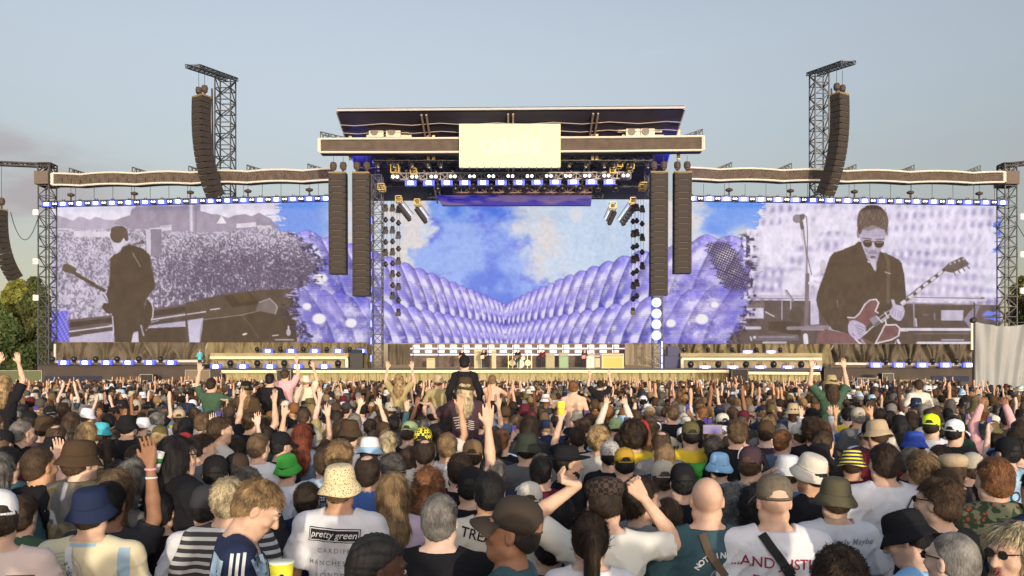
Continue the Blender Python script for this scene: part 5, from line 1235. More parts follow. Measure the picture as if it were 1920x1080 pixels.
def top_mesh(poses=('down', 'down'), wd=1.0, belly=0.0, fem=False, sleeve='short', res=1.0, seed=0, hem=.86, collar=False, loose=0.0, hood=False):
    """the shirt or jacket: the trunk and upper arms, a little bigger, with folds"""
    lo, hi, fine = bounds(poses, wd); o = .016 + loose; s = wd; sh = .92 if fem else 1.0; hp = 1.05 if fem else 1
    g = .0125 * res
    F_ = Field(np.arange(lo[0], hi[0], g, dtype=np.float32), np.arange(lo[1], hi[1], g, dtype=np.float32), np.arange(hem - .03, hi[2], g, dtype=np.float32))
    F_.ell((0, 0, 1.30), (.165 * s * sh + o, .105 + .02 * belly + o, .20 + o), .05); F_.ell((0, -.01, 1.38), (.175 * s * sh + o, .085 + o, .11 + o * .5), .05)
    F_.ell((0, .01 + .05 * belly, 1.10), (.145 * s + o * 1.5, .095 + .05 * belly + o * 1.6, .22), .06); F_.ell((0, -.005, .92), (.160 * s * hp + o * 1.3, .115 + o * 1.3, .17), .05)
    F_.cone((0, -.018, 1.44), (0, -.012, 1.50), .068, .066, .03)
    ends = []
    for sd in (-1, 1):
        F_.cone((0, -.015, 1.45), (.165 * sd * s * sh, -.01, 1.425), .055 + o, .052 + o, .04)
        F_.cone((.03 * sd, -.02, 1.50), (.145 * sd * s * sh, -.012, 1.435), .036 + o * .7, .034 + o * .8, .03)
        a, e, wv, fd, cu = arm_pts(sd, poses[0 if sd < 0 else 1], s * sh)
        if sleeve == 'short':
            t = .78; m = a.lerp(e, t + .12); F_.cone(a, m, .056 + o, .056 + o * 1.3, .03); ends.append((a.lerp(e, t), (e - a).normalized()))
        elif sleeve == 'long':
            F_.cone(a, e, .053 + o, .045 + o, .03); F_.cone(e, wv, .045 + o, .030 + o, .02); ends.append((wv - (wv - e) * .06, (wv - e).normalized()))
        else:
            F_.cone(a, a.lerp(e, .12), .05 + o, .05, .02); ends.append((a.lerp(e, .10), (e - a).normalized()))
    if hood: F_.ell((0, -.10, 1.45), (.12, .05, .075), .03)
    if collar: F_.cone((0, -.02, 1.455), (0, -.01, 1.50), .068, .064, .012)
    x, y, z = F_.xs[:, None, None], F_.ys[None, :, None], F_.zs[None, None, :]
    amp = (.0080 + loose * .16)
    rg_ = 1 - np.abs(np.sin(np.pi * 1.0 * (x * 9 * np.sign(x + 1e-4) + z * 5.5 + .8 * vnoise(x, y, z, 9, seed + 7))))
    rg2_ = 1 - np.abs(np.sin(np.pi * (x * 5 - z * 3 + .9 * vnoise(x, y, z, 12, seed + 9))))
    F_.f += (amp * vnoise(x, y, z * .55, 22, seed) + amp * .5 * vnoise(x, y, z * .8, 50, seed + 1) - amp * 1.5 * rg_ ** 3 - amp * 1.2 * rg2_ ** 4 + amp * .5) * np.clip((1.48 - z) / .10, .15, 1)
    f = F_.f
    f[:] = np.maximum(f, hem - z)
    # neck opening and the cut ends of the sleeves
    nz_ = 1.535 if collar else 1.502
    ne = np.sqrt(x ** 2 + (y + .012) ** 2) - .058
    f[:] = np.where(z > 1.44, np.maximum(f, -(np.maximum(ne, (nz_ - .03) - z + 0 * x))), f); f[:] = np.where((np.abs(x) < .09) & (z > 1.40), np.maximum(f, z - nz_ + .75 * np.clip(y + .03, 0, .2)), f)
    for p, d in ends:
        near = ((x - p.x) ** 2 + (y - p.y) ** 2 + (z - p.z) ** 2 < .17 ** 2) & (x * (1 if p.x > 0 else -1) > .17)
        pl = (x - p.x) * d.x + (y - p.y) * d.y + (z - p.z) * d.z
        f[:] = np.where(near & (pl > -.16), np.maximum(f, pl), f)
    return F_.mesh()
def trousers_mesh(wd=1.0):
    F_ = Field(np.arange(-.26, .26, .022, dtype=np.float32), np.arange(-.2, .22, .022, dtype=np.float32), np.arange(.04, .98, .03, dtype=np.float32))
    F_.ell((0, -.003, .90), (.165 * wd, .13, .13), .05)
    for sd in (-1, 1): F_.cone((.085 * sd, 0, .88), (.095 * sd, .01, .50), .098, .072, .03); F_.cone((.095 * sd, .01, .50), (.10 * sd, -.02, .07), .070, .060, .02)
    z = F_.zs[None, None, :]; F_.f[:] = np.maximum(F_.f, z - .93); F_.f[:] = np.maximum(F_.f, .07 - z)
    return F_.mesh()
def hair_mesh(style, seed=0, res=1.0, hatted=False):
    """hair in head coordinates (unturned head)"""
    g = .0066 * res
    big = style in ('long', 'longcurly', 'ponytail', 'bob')
    ex = {'afro': .06, 'curly': .05, 'longcurly': .07}.get(style, .03)
    lo = np.array((-.085 - ex - .03, -.12 - ex - (.09 if style in ('long', 'longcurly', 'ponytail', 'bob') else .03), 1.24 if style in ('long', 'longcurly', 'ponytail') else 1.46)); hi = np.array((.085 + ex + .02, .13 + ex, 1.79 + ex))
    F_ = Field(*[np.arange(lo[i], hi[i], g, dtype=np.float32) for i in range(3)])
    x, y, z = F_.xs[:, None, None], F_.ys[None, :, None], F_.zs[None, None, :]
    t = {'buzz': .003, 'short': .011, 'crop': .008, 'messy': .012, 'curly': .024, 'afro': .046, 'bald': .003, 'balding': .009, 'long': .016, 'longcurly': .026, 'ponytail': .011, 'bob': .016, 'braids': .013}[style]
    F_.ell((0, -.012, 1.668), (.077 + t, .096 + t, .094 + t * 1.05), .02)
    if style in ('short', 'messy', 'crop', 'balding'): F_.ell((0, -.018, 1.62), (.0765 + t * .12, .090 + t * .2, .09), .03)
    elif style not in ('bald',): F_.ell((0, -.02, 1.62), (.073 + t * .8, .088 + t * .8, .09), .03)
    hair = F_.f
    # hair line: forehead, temples, nape
    front = .052 + (1.70 - z) * -.0 + 0 * x
    line_z = np.where(y > .05, 1.712, np.where(y > -.005, 1.660 + (y + .005) * .95, 1.625 - np.clip(-.005 - y, 0, .08) * .95)) + 0 * x + 0 * z
    if style in ('messy', 'curly', 'afro'): line_z = line_z - .006
    if style in ('long', 'longcurly', 'bob'):
        nzz = 1.50 if style == 'bob' else 1.29
        if style != 'bob':
            F_.cone((0, -.055, 1.60), (0, -.085, 1.40), .082 + t * .4, .088 + t, .05); F_.cone((0, -.085, 1.42), (0, -.10, 1.33), .088 + t, .07, .04)
            F_.cone((-.07, -.01, 1.60), (-.075, .0, 1.42), .024, .028, .03); F_.cone((.07, -.01, 1.60), (.075, .0, 1.42), .024, .028, .03)
        else:
            F_.cone((0, -.03, 1.62), (0, -.035, 1.54), .090, .092, .04)
        line_z = np.where(y > .052, 1.715, np.where(y > .01, nzz + .02, nzz)) + 0 * x + 0 * z
        tpr = 0
    f = F_.f
    nm = {'buzz': .0015, 'short': .0035, 'crop': .003, 'messy': .0075, 'curly': .010, 'afro': .012, 'bald': 0, 'balding': .003, 'long': .006, 'longcurly': .014, 'ponytail': .003, 'bob': .006, 'braids': 0}[style]
    sc = {'curly': 75, 'afro': 85, 'longcurly': 62, 'messy': 70}.get(style, 90)
    if style in ('long', 'ponytail', 'bob'): f += nm * vnoise(x * 1.6, y * 1.6, z * .18, 75, seed) + nm * .6 * vnoise(x * 2.4, y * 2.4, z * .2, 90, seed + 4)
    elif style in ('messy', 'short', 'crop'):
        fl = 1.3 * y + .5 * z; f += nm * vnoise(x * 1.7 + .2 * fl, fl * .45, z * .5, sc * 1.3, seed) + nm * .7 * vnoise(x * 2, fl * .5, z * .6, sc * 2.1, seed + 3)
    elif nm: f += nm * vnoise(x, y, z * .8, sc, seed) + nm * .6 * vnoise(x, y, z, sc * 1.9, seed + 3)
    if style == 'braids':
        ang = np.arctan2(x, z - 1.62 + 0 * y); f += -.0055 * np.abs(np.sin(ang * 10)) + .002 * np.sin(y * 300) + .003
    if style in ('bald',): f[:] = np.maximum(f, z - 1.665); 
    if style == 'balding': f[:] = np.maximum(f, -(np.sqrt((x / .050) ** 2 + ((y + .045) / .062) ** 2 + ((z - 1.775) / .05) ** 2) - 1) * .05)
    f[:] = np.maximum(f, (line_z - z) * .9)
    if style not in ('long', 'longcurly', 'bob'):      # keep ears free
        ear = np.sqrt(((np.abs(x) - .085) / .03) ** 2 + ((y - .002) / .022) ** 2 + ((z - 1.635) / .032) ** 2) - 1
        f[:] = np.maximum(f, -ear * .02)
    f[:] = np.maximum(f, (y - .088 - t * .9))
    if style == 'ponytail':
        F_.cone((0, -.095, 1.70), (0, -.135, 1.67), .026, .032, .02); F_.cone((0, -.135, 1.67), (0, -.125, 1.40), .040, .034, .02); F_.cone((0, -.125, 1.42), (0, -.12, 1.29), .034, .012, .02)
        F_.f += .0035 * vnoise(x * 2.2, y * 2.2, z * .15, 95, seed + 9) * (y < -.1)
    P, Q = F_.mesh(); return strands(P, Q, style, seed, res, hatted)
def strands(P, Q, style, seed, res, hatted):
    """locks of hair laid over the hair volume: thin two-piece ribbons, each with its own tint"""
    spec = {'buzz': (0, 0, 0), 'bald': (0, 0, 0), 'braids': (0, 0, 0), 'crop': (.012, 2200, .25), 'short': (.022, 3200, .20), 'balding': (.018, 1300, .2), 'messy': (.030, 4200, .28), 'curly': (.024, 3600, .6), 'afro': (.028, 3000, .9),
            'long': (.085, 3200, .10), 'longcurly': (.050, 3600, .5), 'ponytail': (.050, 2400, .08), 'bob': (.06, 2600, .12)}[style]
    L0, n, lift = spec; n = int(n / res ** 1.5); T0 = np.full(len(P), .78)
    if n == 0: return P, Q, T0 + .28
    r = np.random.default_rng(seed + 50)
    e1, e2 = P[Q[:, 2]] - P[Q[:, 0]], P[Q[:, 3]] - P[Q[:, 1]]; N_ = np.cross(e1, e2); ar = np.linalg.norm(N_, axis=1) + 1e-12; N_ /= ar[:, None]; C_ = P[Q].mean(1)
    c0 = np.array((0, -.01, 1.64)); out = ((C_ - c0) * N_).sum(1) > -.01; pr = ar * out * ((C_[:, 2] < 1.635) if hatted else 1); pr = pr + 1e-12; sel = r.choice(len(Q), n, p=pr / pr.sum()); b = C_[sel] + r.normal(0, .003, (n, 3)); nn = N_[sel]
    crown = np.array((0, -.045, 1.775)); fl = b - crown; fl[:, 2] -= .03
    if style in ('long', 'bob', 'longcurly', 'ponytail'):
        fl = np.where((b[:, 2] > 1.70)[:, None], fl, np.array((0, 0, -1.0))[None])
        if style == 'ponytail': fl = np.where(((b[:, 1] > -.10) & (b[:, 2] > 1.52))[:, None], np.array((0, -.11, 1.69)) - b, np.array((0, 0, -1.0))[None])
    fl = fl / (np.linalg.norm(fl, axis=1)[:, None] + 1e-9) + r.normal(0, .10 if style in ('long', 'ponytail', 'bob') else .28, (n, 3))
    fl -= nn * (fl * nn).sum(1)[:, None]; fl /= np.linalg.norm(fl, axis=1)[:, None] + 1e-9
    if style in ('curly', 'afro', 'longcurly', 'messy'):
        q = r.normal(0, .8 if style != 'messy' else .30, (n, 3)); q -= nn * (q * nn).sum(1)[:, None]; fl = fl + q; fl /= np.linalg.norm(fl, axis=1)[:, None] + 1e-9
    L = L0 * r.uniform(.55, 1.25, n)[:, None]
    if style in ('short', 'messy', 'crop', 'balding'): L = L * np.clip((b[:, 2] - 1.615) / .09, .28, 1)[:, None]
    w_ = .0014 * r.uniform(.7, 1.4, n)[:, None] * (1 + .35 * (res - 1)); sd = np.cross(fl, nn)
    m = b + (fl + nn * lift * .8) * L * .5; e = m + (fl - nn * lift * (.3 if style not in ('curly', 'afro', 'longcurly') else 1.0)) * L * .5
    b2 = b - nn * .002
    V = np.stack([b2 - sd * w_, b2 + sd * w_, m + sd * w_, m - sd * w_, e + sd * w_ * .35, e - sd * w_ * .35], 1).reshape(-1, 3); o = len(P) + np.arange(n)[:, None] * 6
    Q2 = np.concatenate([o + np.array([[0, 1, 2, 3]]), o + np.array([[3, 2, 4, 5]])]); tv = np.repeat(r.choice([.55, .75, 1.0, 1.2, 1.45], n, p=[.2, .25, .25, .2, .1]), 6)
    return np.concatenate([P, V]), np.concatenate([Q, Q2]), np.concatenate([T0, tv])
def hat_parts(kind):
    """list of (part name, MB) in head coordinates"""
    n = 28; out = []
    def crown(prof, z0, name, sx=1.0, sy=1.18, tilt=0):
        mb = MB(); mb.lathe(prof, (0, -.008, z0), n, sx, sy, Matrix.Rotation(R(tilt), 3, 'X')); out.append((name, mb))
    if kind == 'bucket':
        crown([(.090, -.02), (.089, .02), (.085, .050), (.077, .076), (.066, .088), (.045, .094), (.01, .095)], 1.690, 'crown')
        mb = MB(); c = Vector((0, -.008, 1.69)); b = []
        mb.lathe([(.088, .006), (.100, -.014), (.115, -.038), (.129, -.062), (.127, -.065), (.112, -.043), (.097, -.022), (.086, -.004)], c, n, 1.0, 1.12, None)
        mb.v = [(p[0], p[1], p[2] + .006 * math.sin(math.atan2(p[1], p[0]) * 3 + 1) * (math.hypot(p[0], p[1]) - .08) / .05) for p in mb.v]
        out.append(('brim', mb))
        mb = MB(); mb.lathe([(.0905, -.004), (.0915, .0), (.0915, .012), (.0900, .016)], (0, -.008, 1.69), n, 1.0, 1.18); out.append(('band', mb))
    elif kind in ('cap', 'cap_back'):
        s = 1 if kind == 'cap' else -1
        crown([(.0865, -.03), (.088, .0), (.085, .035), (.074, .066), (.054, .086), (.028, .096), (.004, .099)], 1.688, 'crown')
        mb = MB()
        def vis(u, v):
            a = R(-62 + 124 * u); r = .088 + .072 * v * (1 - .35 * abs(2 * u - 1) ** 2.5)
            return (math.sin(a) * r * (1.0 if v == 0 else .94), s * (math.cos(a) * r * 1.16) - .008, 1.668 - .030 * v * v - .022 * (abs(2 * u - 1) ** 2) * v)
        mb.grid(vis, 16, 5); m2 = MB(); m2.grid(lambda u, v: (vis(u, v)[0], vis(u, v)[1], vis(u, v)[2] - .004), 16, 5)
        b = len(mb.v); mb.v += m2.v; mb.f += [tuple(b + i for i in q[::-1]) for q in m2.f]; out.append(('visor', mb))
        if s > 0:
            mb = MB(); mb.grid(lambda u, v: (math.sin(R(-34 + 68 * u)) * (.0885 - .004 * v), -math.cos(R(-34 + 68 * u)) * (.0885 - .004 * v) * 1.18 - .010, 1.676 + .038 * v * math.sqrt(max(0, 1 - (2 * u - 1) ** 2))), 10, 3); out.append(('opening', mb))
        mb = MB(); mb.lathe([(.001, .006), (.008, .004), (.008, .0)], (0, -.008, 1.786), 8); out.append(('button', mb))
        if s > 0 or True:
            mb = MB(); pts = [Vector((math.sin(a) * .0895, -s * math.cos(a) * .1035 - .008, 1.668 + .002)) for a in [R(-42 + 84 * k / 10) for k in range(11)]]; mb.path(pts, .007, 5); out.append(('strap', mb))
    elif kind == 'wide':
        crown([(.088, -.03), (.086, .02), (.078, .07), (.060, .085), (.02, .080)], 1.70, 'crown')
        mb = MB(); mb.lathe([(.086, .002), (.13, -.004), (.17, .006), (.172, .002), (.13, -.010), (.084, -.006)], (0, -.008, 1.69), n, 1, 1.12); out.append(('brim', mb))
        mb = MB(); mb.lathe([(.0885, .0), (.0895, .004), (.0885, .024), (.086, .026)], (0, -.008, 1.69), n, 1.0, 1.18); out.append(('band', mb))
    elif kind == 'beanie':
        crown([(.090, -.035), (.093, -.02), (.093, .005), (.088, .03), (.076, .065), (.052, .090), (.02, .102), (.004, .104)], 1.69, 'crown')
    elif kind == 'flatcap':
        crown([(.088, -.03), (.102, .01), (.104, .03), (.088, .055), (.05, .07), (.004, .072)], 1.70, 'crown', 1.0, 1.2, -6)
    return out
# ---------------------------------------------------------------- shared pieces and materials
SKIN = {'pale': (0.60, 0.41, 0.33), 'light': (0.53, 0.34, 0.25), 'tan': (0.47, 0.27, 0.17), 'brown': (0.24, 0.12, 0.07), 'dark': (0.062, 0.030, 0.020)}
HAIRC = {'black': (0.010, 0.009, 0.010), 'dark_brown': (0.028, 0.017, 0.011), 'brown': (0.060, 0.036, 0.021), 'light_brown': (0.115, 0.075, 0.043), 'blond': (0.32, 0.22, 0.11), 'golden': (0.20, 0.13, 0.065),
         'ginger': (0.17, 0.075, 0.032), 'red': (0.13, 0.030, 0.014), 'grey': (0.16, 0.15, 0.14), 'white_blond': (0.42, 0.35, 0.22), 'dark_grey': (0.07, 0.065, 0.062)}
def m_skin(k): return M('skin_' + k, SKIN[k], .62, noise=(16, .14), bump=(60, .12), spec=.3)
def m_hair(k):
    nm = 'hair_' + k
    if nm in _m: return _m[nm]
    m = M(nm, HAIRC[k], .62, spec=.28); n, l = m.node_tree.nodes, m.node_tree.links; b = n['Principled BSDF']
    tc = n.new('ShaderNodeTexCoord'); mp_ = n.new('ShaderNodeMapping'); mp_.inputs['Scale'].default_value = (1, 1, .22); l.new(tc.outputs['Object'], mp_.inputs[0])
    t = n.new('ShaderNodeTexNoise'); t.inputs['Scale'].default_value = 170; t.inputs['Detail'].default_value = 5; t.inputs['Roughness'].default_value = .7; l.new(mp_.outputs[0], t.inputs['Vector'])
    t2 = n.new('ShaderNodeTexNoise'); t2.inputs['Scale'].default_value = 16; l.new(tc.outputs['Object'], t2.inputs['Vector'])
    ad = n.new('ShaderNodeMath'); ad.operation = 'ADD'; l.new(t.outputs['Fac'], ad.inputs[0]); l.new(t2.outputs['Fac'], ad.inputs[1])
    mr = n.new('ShaderNodeMapRange'); l.new(ad.outputs[0], mr.inputs[0]); mr.inputs[1].default_value = .72; mr.inputs[2].default_value = 1.28; mr.inputs[3].default_value = .30; mr.inputs[4].default_value = 1.8
    mx = n.new('ShaderNodeVectorMath'); mx.operation = 'SCALE'; mx.inputs[0].default_value = HAIRC[k]; at_ = n.new('ShaderNodeAttribute'); at_.attribute_name = 'Col'; mm = n.new('ShaderNodeMath'); mm.operation = 'MULTIPLY'; l.new(mr.outputs[0], mm.inputs[0]); l.new(at_.outputs['Fac'], mm.inputs[1])
    l.new(mm.outputs[0], mx.inputs['Scale']); l.new(mx.outputs[0], b.inputs['Base Color'])
    bp = n.new('ShaderNodeBump'); bp.inputs['Strength'].default_value = .8; bp.inputs['Distance'].default_value = .006; l.new(t.outputs['Fac'], bp.inputs['Height']); l.new(bp.outputs[0], b.inputs['Normal'])
    return m
CLOTH = {'black': (.012, .012, .015), 'charcoal': (.035, .035, .04), 'navy': (.016, .024, .060), 'white': (.61, .61, .65), 'offwhite': (.52, .49, .43), 'cream': (.60, .54, .40), 'grey': (.20, .20, .20), 'midgrey': (.11, .11, .115),
         'lightblue': (.30, .46, .62), 'blue': (.060, .12, .33), 'royal': (.030, .065, .34), 'teal': (.040, .085, .105), 'green': (.045, .085, .055), 'olive': (.095, .085, .035), 'khaki': (.33, .27, .13), 'brown': (.055, .036, .022),
         'maroon': (.085, .012, .022), 'red': (.35, .03, .03), 'lilac': (.45, .36, .46), 'denim': (.10, .15, .23), 'brightgreen': (.06, .33, .055), 'cyan': (.07, .42, .52), 'neon': (.62, .85, .02), 'yellow': (.62, .45, .04), 'pink': (.60, .33, .36),
         'tan': (.38, .30, .20), 'skyblue': (.26, .47, .72), 'plum': (.05, .03, .04), 'stone': (.36, .33, .27), 'orange': (.55, .20, .04), 'mustard': (.35, .22, .03), 'palegreen': (.22, .30, .16), 'mint': (.25, .48, .42)}
def m_cloth(k):
    v = CLOTH[k]; return M('cloth_' + k, v, .92, noise=(9, .08), bump=(34, .22), spec=.12)
def m_pattern(name, kind, a, b, scale=30, c3=None):
    """two- or three-coloured printed cloth"""
    if name in _m: return _m[name]
    m = M(name, a, .92, spec=.1); n, l = m.node_tree.nodes, m.node_tree.links; bs = n['Principled BSDF']; tc = n.new('ShaderNodeTexCoord'); mx = n.new('ShaderNodeMixRGB'); mx.inputs[1].default_value = (*a, 1); mx.inputs[2].default_value = (*b, 1)
    if kind == 'stripes':
        sp = n.new('ShaderNodeSeparateXYZ'); l.new(tc.outputs['Object'], sp.inputs[0]); mu = n.new('ShaderNodeMath'); mu.operation = 'MULTIPLY'; l.new(sp.outputs['Z'], mu.inputs[0]); mu.inputs[1].default_value = scale
        fr = n.new('ShaderNodeMath'); fr.operation = 'FRACT'; l.new(mu.outputs[0], fr.inputs[0]); gt = n.new('ShaderNodeMath'); gt.operation = 'GREATER_THAN'; gt.inputs[1].default_value = .55; l.new(fr.outputs[0], gt.inputs[0]); l.new(gt.outputs[0], mx.inputs[0])
    elif kind == 'spots':
        v = n.new('ShaderNodeTexVoronoi'); v.inputs['Scale'].default_value = scale; l.new(tc.outputs['Object'], v.inputs['Vector'])
        nz_ = n.new('ShaderNodeTexNoise'); nz_.inputs['Scale'].default_value = scale * 2; l.new(tc.outputs['Object'], nz_.inputs['Vector'])
        ad = n.new('ShaderNodeMath'); ad.operation = 'ADD'; l.new(v.outputs['Distance'], ad.inputs[0]); mm = n.new('ShaderNodeMath'); mm.operation = 'MULTIPLY'; mm.inputs[1].default_value = .35; l.new(nz_.outputs['Fac'], mm.inputs[0]); l.new(mm.outputs[0], ad.inputs[1])
        mr = n.new('ShaderNodeMapRange'); mr.inputs[1].default_value = .44; mr.inputs[2].default_value = .52; mr.inputs[3].default_value = 1; mr.inputs[4].default_value = 0; l.new(ad.outputs[0], mr.inputs[0]); l.new(mr.outputs[0], mx.inputs[0])
    elif kind == 'patches':
        nz_ = n.new('ShaderNodeTexNoise'); nz_.inputs['Scale'].default_value = scale; nz_.inputs['Detail'].default_value = 1; l.new(tc.outputs['Object'], nz_.inputs['Vector'])
        mr = n.new('ShaderNodeMapRange'); mr.inputs[1].default_value = .52; mr.inputs[2].default_value = .56; l.new(nz_.outputs['Fac'], mr.inputs[0]); l.new(mr.outputs[0], mx.inputs[0])
    elif kind == 'plaid':
        ck = n.new('ShaderNodeTexChecker'); ck.inputs['Scale'].default_value = scale; l.new(tc.outputs['Object'], ck.inputs['Vector']); l.new(ck.outputs['Fac'], mx.inputs[0])
    out = mx.outputs[0]
    if c3:
        nz_ = n.new('ShaderNodeTexNoise'); nz_.inputs['Scale'].default_value = scale * .8; l.new(tc.outputs['Object'], nz_.inputs['Vector']); mr = n.new('ShaderNodeMapRange'); mr.inputs[1].default_value = .50; mr.inputs[2].default_value = .56; l.new(nz_.outputs['Fac'], mr.inputs[0])
        m3 = n.new('ShaderNodeMixRGB'); m3.inputs[2].default_value = (*c3, 1); l.new(out, m3.inputs[1]); l.new(mr.outputs[0], m3.inputs[0]); out = m3.outputs[0]
    l.new(out, bs.inputs['Base Color']); return m
_cache = {}
def cached(key, fn):
    if key not in _cache: _cache[key] = fn()
    return _cache[key]
def sm_mesh(name, PQ):
    return np_mesh(name, PQ[0], PQ[1], True, None if len(PQ) < 3 else np.repeat(PQ[2][:, None], 3, 1))
def obj_mat(o, m):
    """material on the object, so that one mesh can be worn in many colours"""
    if len(o.data.materials) == 0: o.data.materials.append(None)
    o.material_slots[0].link = 'OBJECT'; o.material_slots[0].material = m
HATFIT = {'buzz': 1, 'short': 1.0}
def person(x, y, z0, yaw=0, poses=('down', 'down'), head=(0, 0, 0), skin='light', hair='short', hairc='brown', hat=None, hatm=None, brimm=None, top='white', sleeve='short', wd=1.0, belly=0.0, fem=False, res=1.0,
           scale=1.0, label='', group=None, face=False, hands=True, extras=(), topm=None, collar=False, loose=0.0, hood=False, seed=0, legs='charcoal', shirtless=False, hem=.86, mirror=False, hatpitch=0):
    bk = ('b', poses, head, wd, belly, fem, res, face, hands)
    bo = link('person', cached(bk, lambda: sm_mesh('body', body_mesh(poses, head, wd, belly, fem, res, face, hands)))); obj_mat(bo, m_skin(skin))
    bo.location = (x, y, z0); bo.rotation_euler = (0, 0, R(yaw)); bo.scale = ((-scale if mirror else scale), scale, scale)
    tag(bo, label, 'person', group)
    t = None
    if not shirtless:
        t = link('jacket' if sleeve == 'long' else 't_shirt', cached(('t', poses, wd, belly, fem, sleeve, res, seed % 3, hem, collar, loose, hood), lambda: sm_mesh('top', top_mesh(poses, wd, belly, fem, sleeve, res, seed % 3, hem, collar, loose, hood))), None, bo)
        obj_mat(t, topm or m_cloth(top))
    tr = link('trousers', cached(('tr', wd), lambda: sm_mesh('trousers', trousers_mesh(wd))), None, bo); obj_mat(tr, m_cloth(legs))
    hm = head_matrix(head)
    if hair:
        h = link('hair', cached(('h', hair, seed % 4, res, bool(hat)), lambda: sm_mesh('hair', hair_mesh(hair, seed % 4, res, bool(hat)))), None, bo); obj_mat(h, m_hair(hairc)); h.matrix_local = hm
        if hat: 
            # hair pressed under the hat
            h.matrix_local = hm @ Matrix.Translation((0, -.01, 1.62)) @ Matrix.Diagonal((.97, .97, .80 if hair not in ('long', 'longcurly', 'ponytail', 'bob') else .88, 1)) @ Matrix.Translation((0, .01, -1.62))
    if hat:
        hq = hm @ Matrix.Translation((0, -.01, 1.68)) @ Matrix.Rotation(R(-hatpitch), 4, 'X') @ Matrix.Translation((0, .01, -1.68))
        def mk():
            out = []
            for nm, mb in hat_parts(hat):
                me = bpy.data.meshes.new(nm); me.from_pydata(mb.v, [], mb.f); me.polygons.foreach_set('use_smooth', [True] * len(me.polygons)); a_ = me.color_attributes.new('Col', 'FLOAT_COLOR', 'POINT'); a_.data.foreach_set('color', np.ones(len(me.vertices) * 4, np.float32)); out.append((nm, me))
            return out
        root = None
        for nm, me in cached(('hat', hat), mk):
            o = link(('cap' if 'cap' in hat else 'hat') if root is None else nm, me, None, bo if root is None else root)
            obj_mat(o, (m_hair(hairc) if hair not in (None, 'buzz', 'bald') else m_skin(skin)) if nm == 'opening' else (hatm if isinstance(hatm, bpy.types.Material) else m_cloth(hatm)) if nm != 'brim' or not brimm else m_cloth(brimm))
            if root is None: root = o; o.matrix_local = hq
    bo['_top'] = t.name if t else ''
    del bo['_top']
    return bo, t, hm
# ================================================================== the crowd
HERO = []      # (px, py, d, width px, ref) of the authored people, used to keep the rest clear
PLACED = []    # (x, y)
RAISED = 1.9
def hero(px, py, d, label, ref=None, raise_=None, dz=None, **kw):
    """a person whose head (or hat) top is seen at (px, py) from distance d"""
    if py < 880 and raise_ is None: d *= 1 + .10 * min(1, (880 - py) / 60)
    hat = kw.get('hat'); hair = kw.get('hair', 'short'); head = kw.get('head', (0, 0, 0)); yaw = kw.get('yaw', 0)
    add = .045 if hat in ('bucket', 'beanie') else .03 if hat else {'curly': .03, 'afro': .05, 'messy': .02, 'longcurly': .03}.get(hair, .008)
    hm = head_matrix(head); top = hm @ Vector((0, -.01, 1.76 + add)); ry = Matrix.Rotation(R(yaw), 3, 'Z'); tp = ry @ top
    if kw.get('mirror'): tp.x = -tp.x
    want = Z(py, d); g = G(d)
    s = kw.pop('scale', None) or min(1.07, max(.90, (want - g) / top.z))
    x = X(px, d) - tp.x * s; y = d - tp.y * s; z0 = want - top.z * s
    if raise_ is None: z0 = min(max(z0, g - .25), g + .30)
    PLACED.append((x, y)); HERO.append((px, py, d, 300 / d, ref or label))
    return person(x, y, z0, scale=s, label=label, **kw)

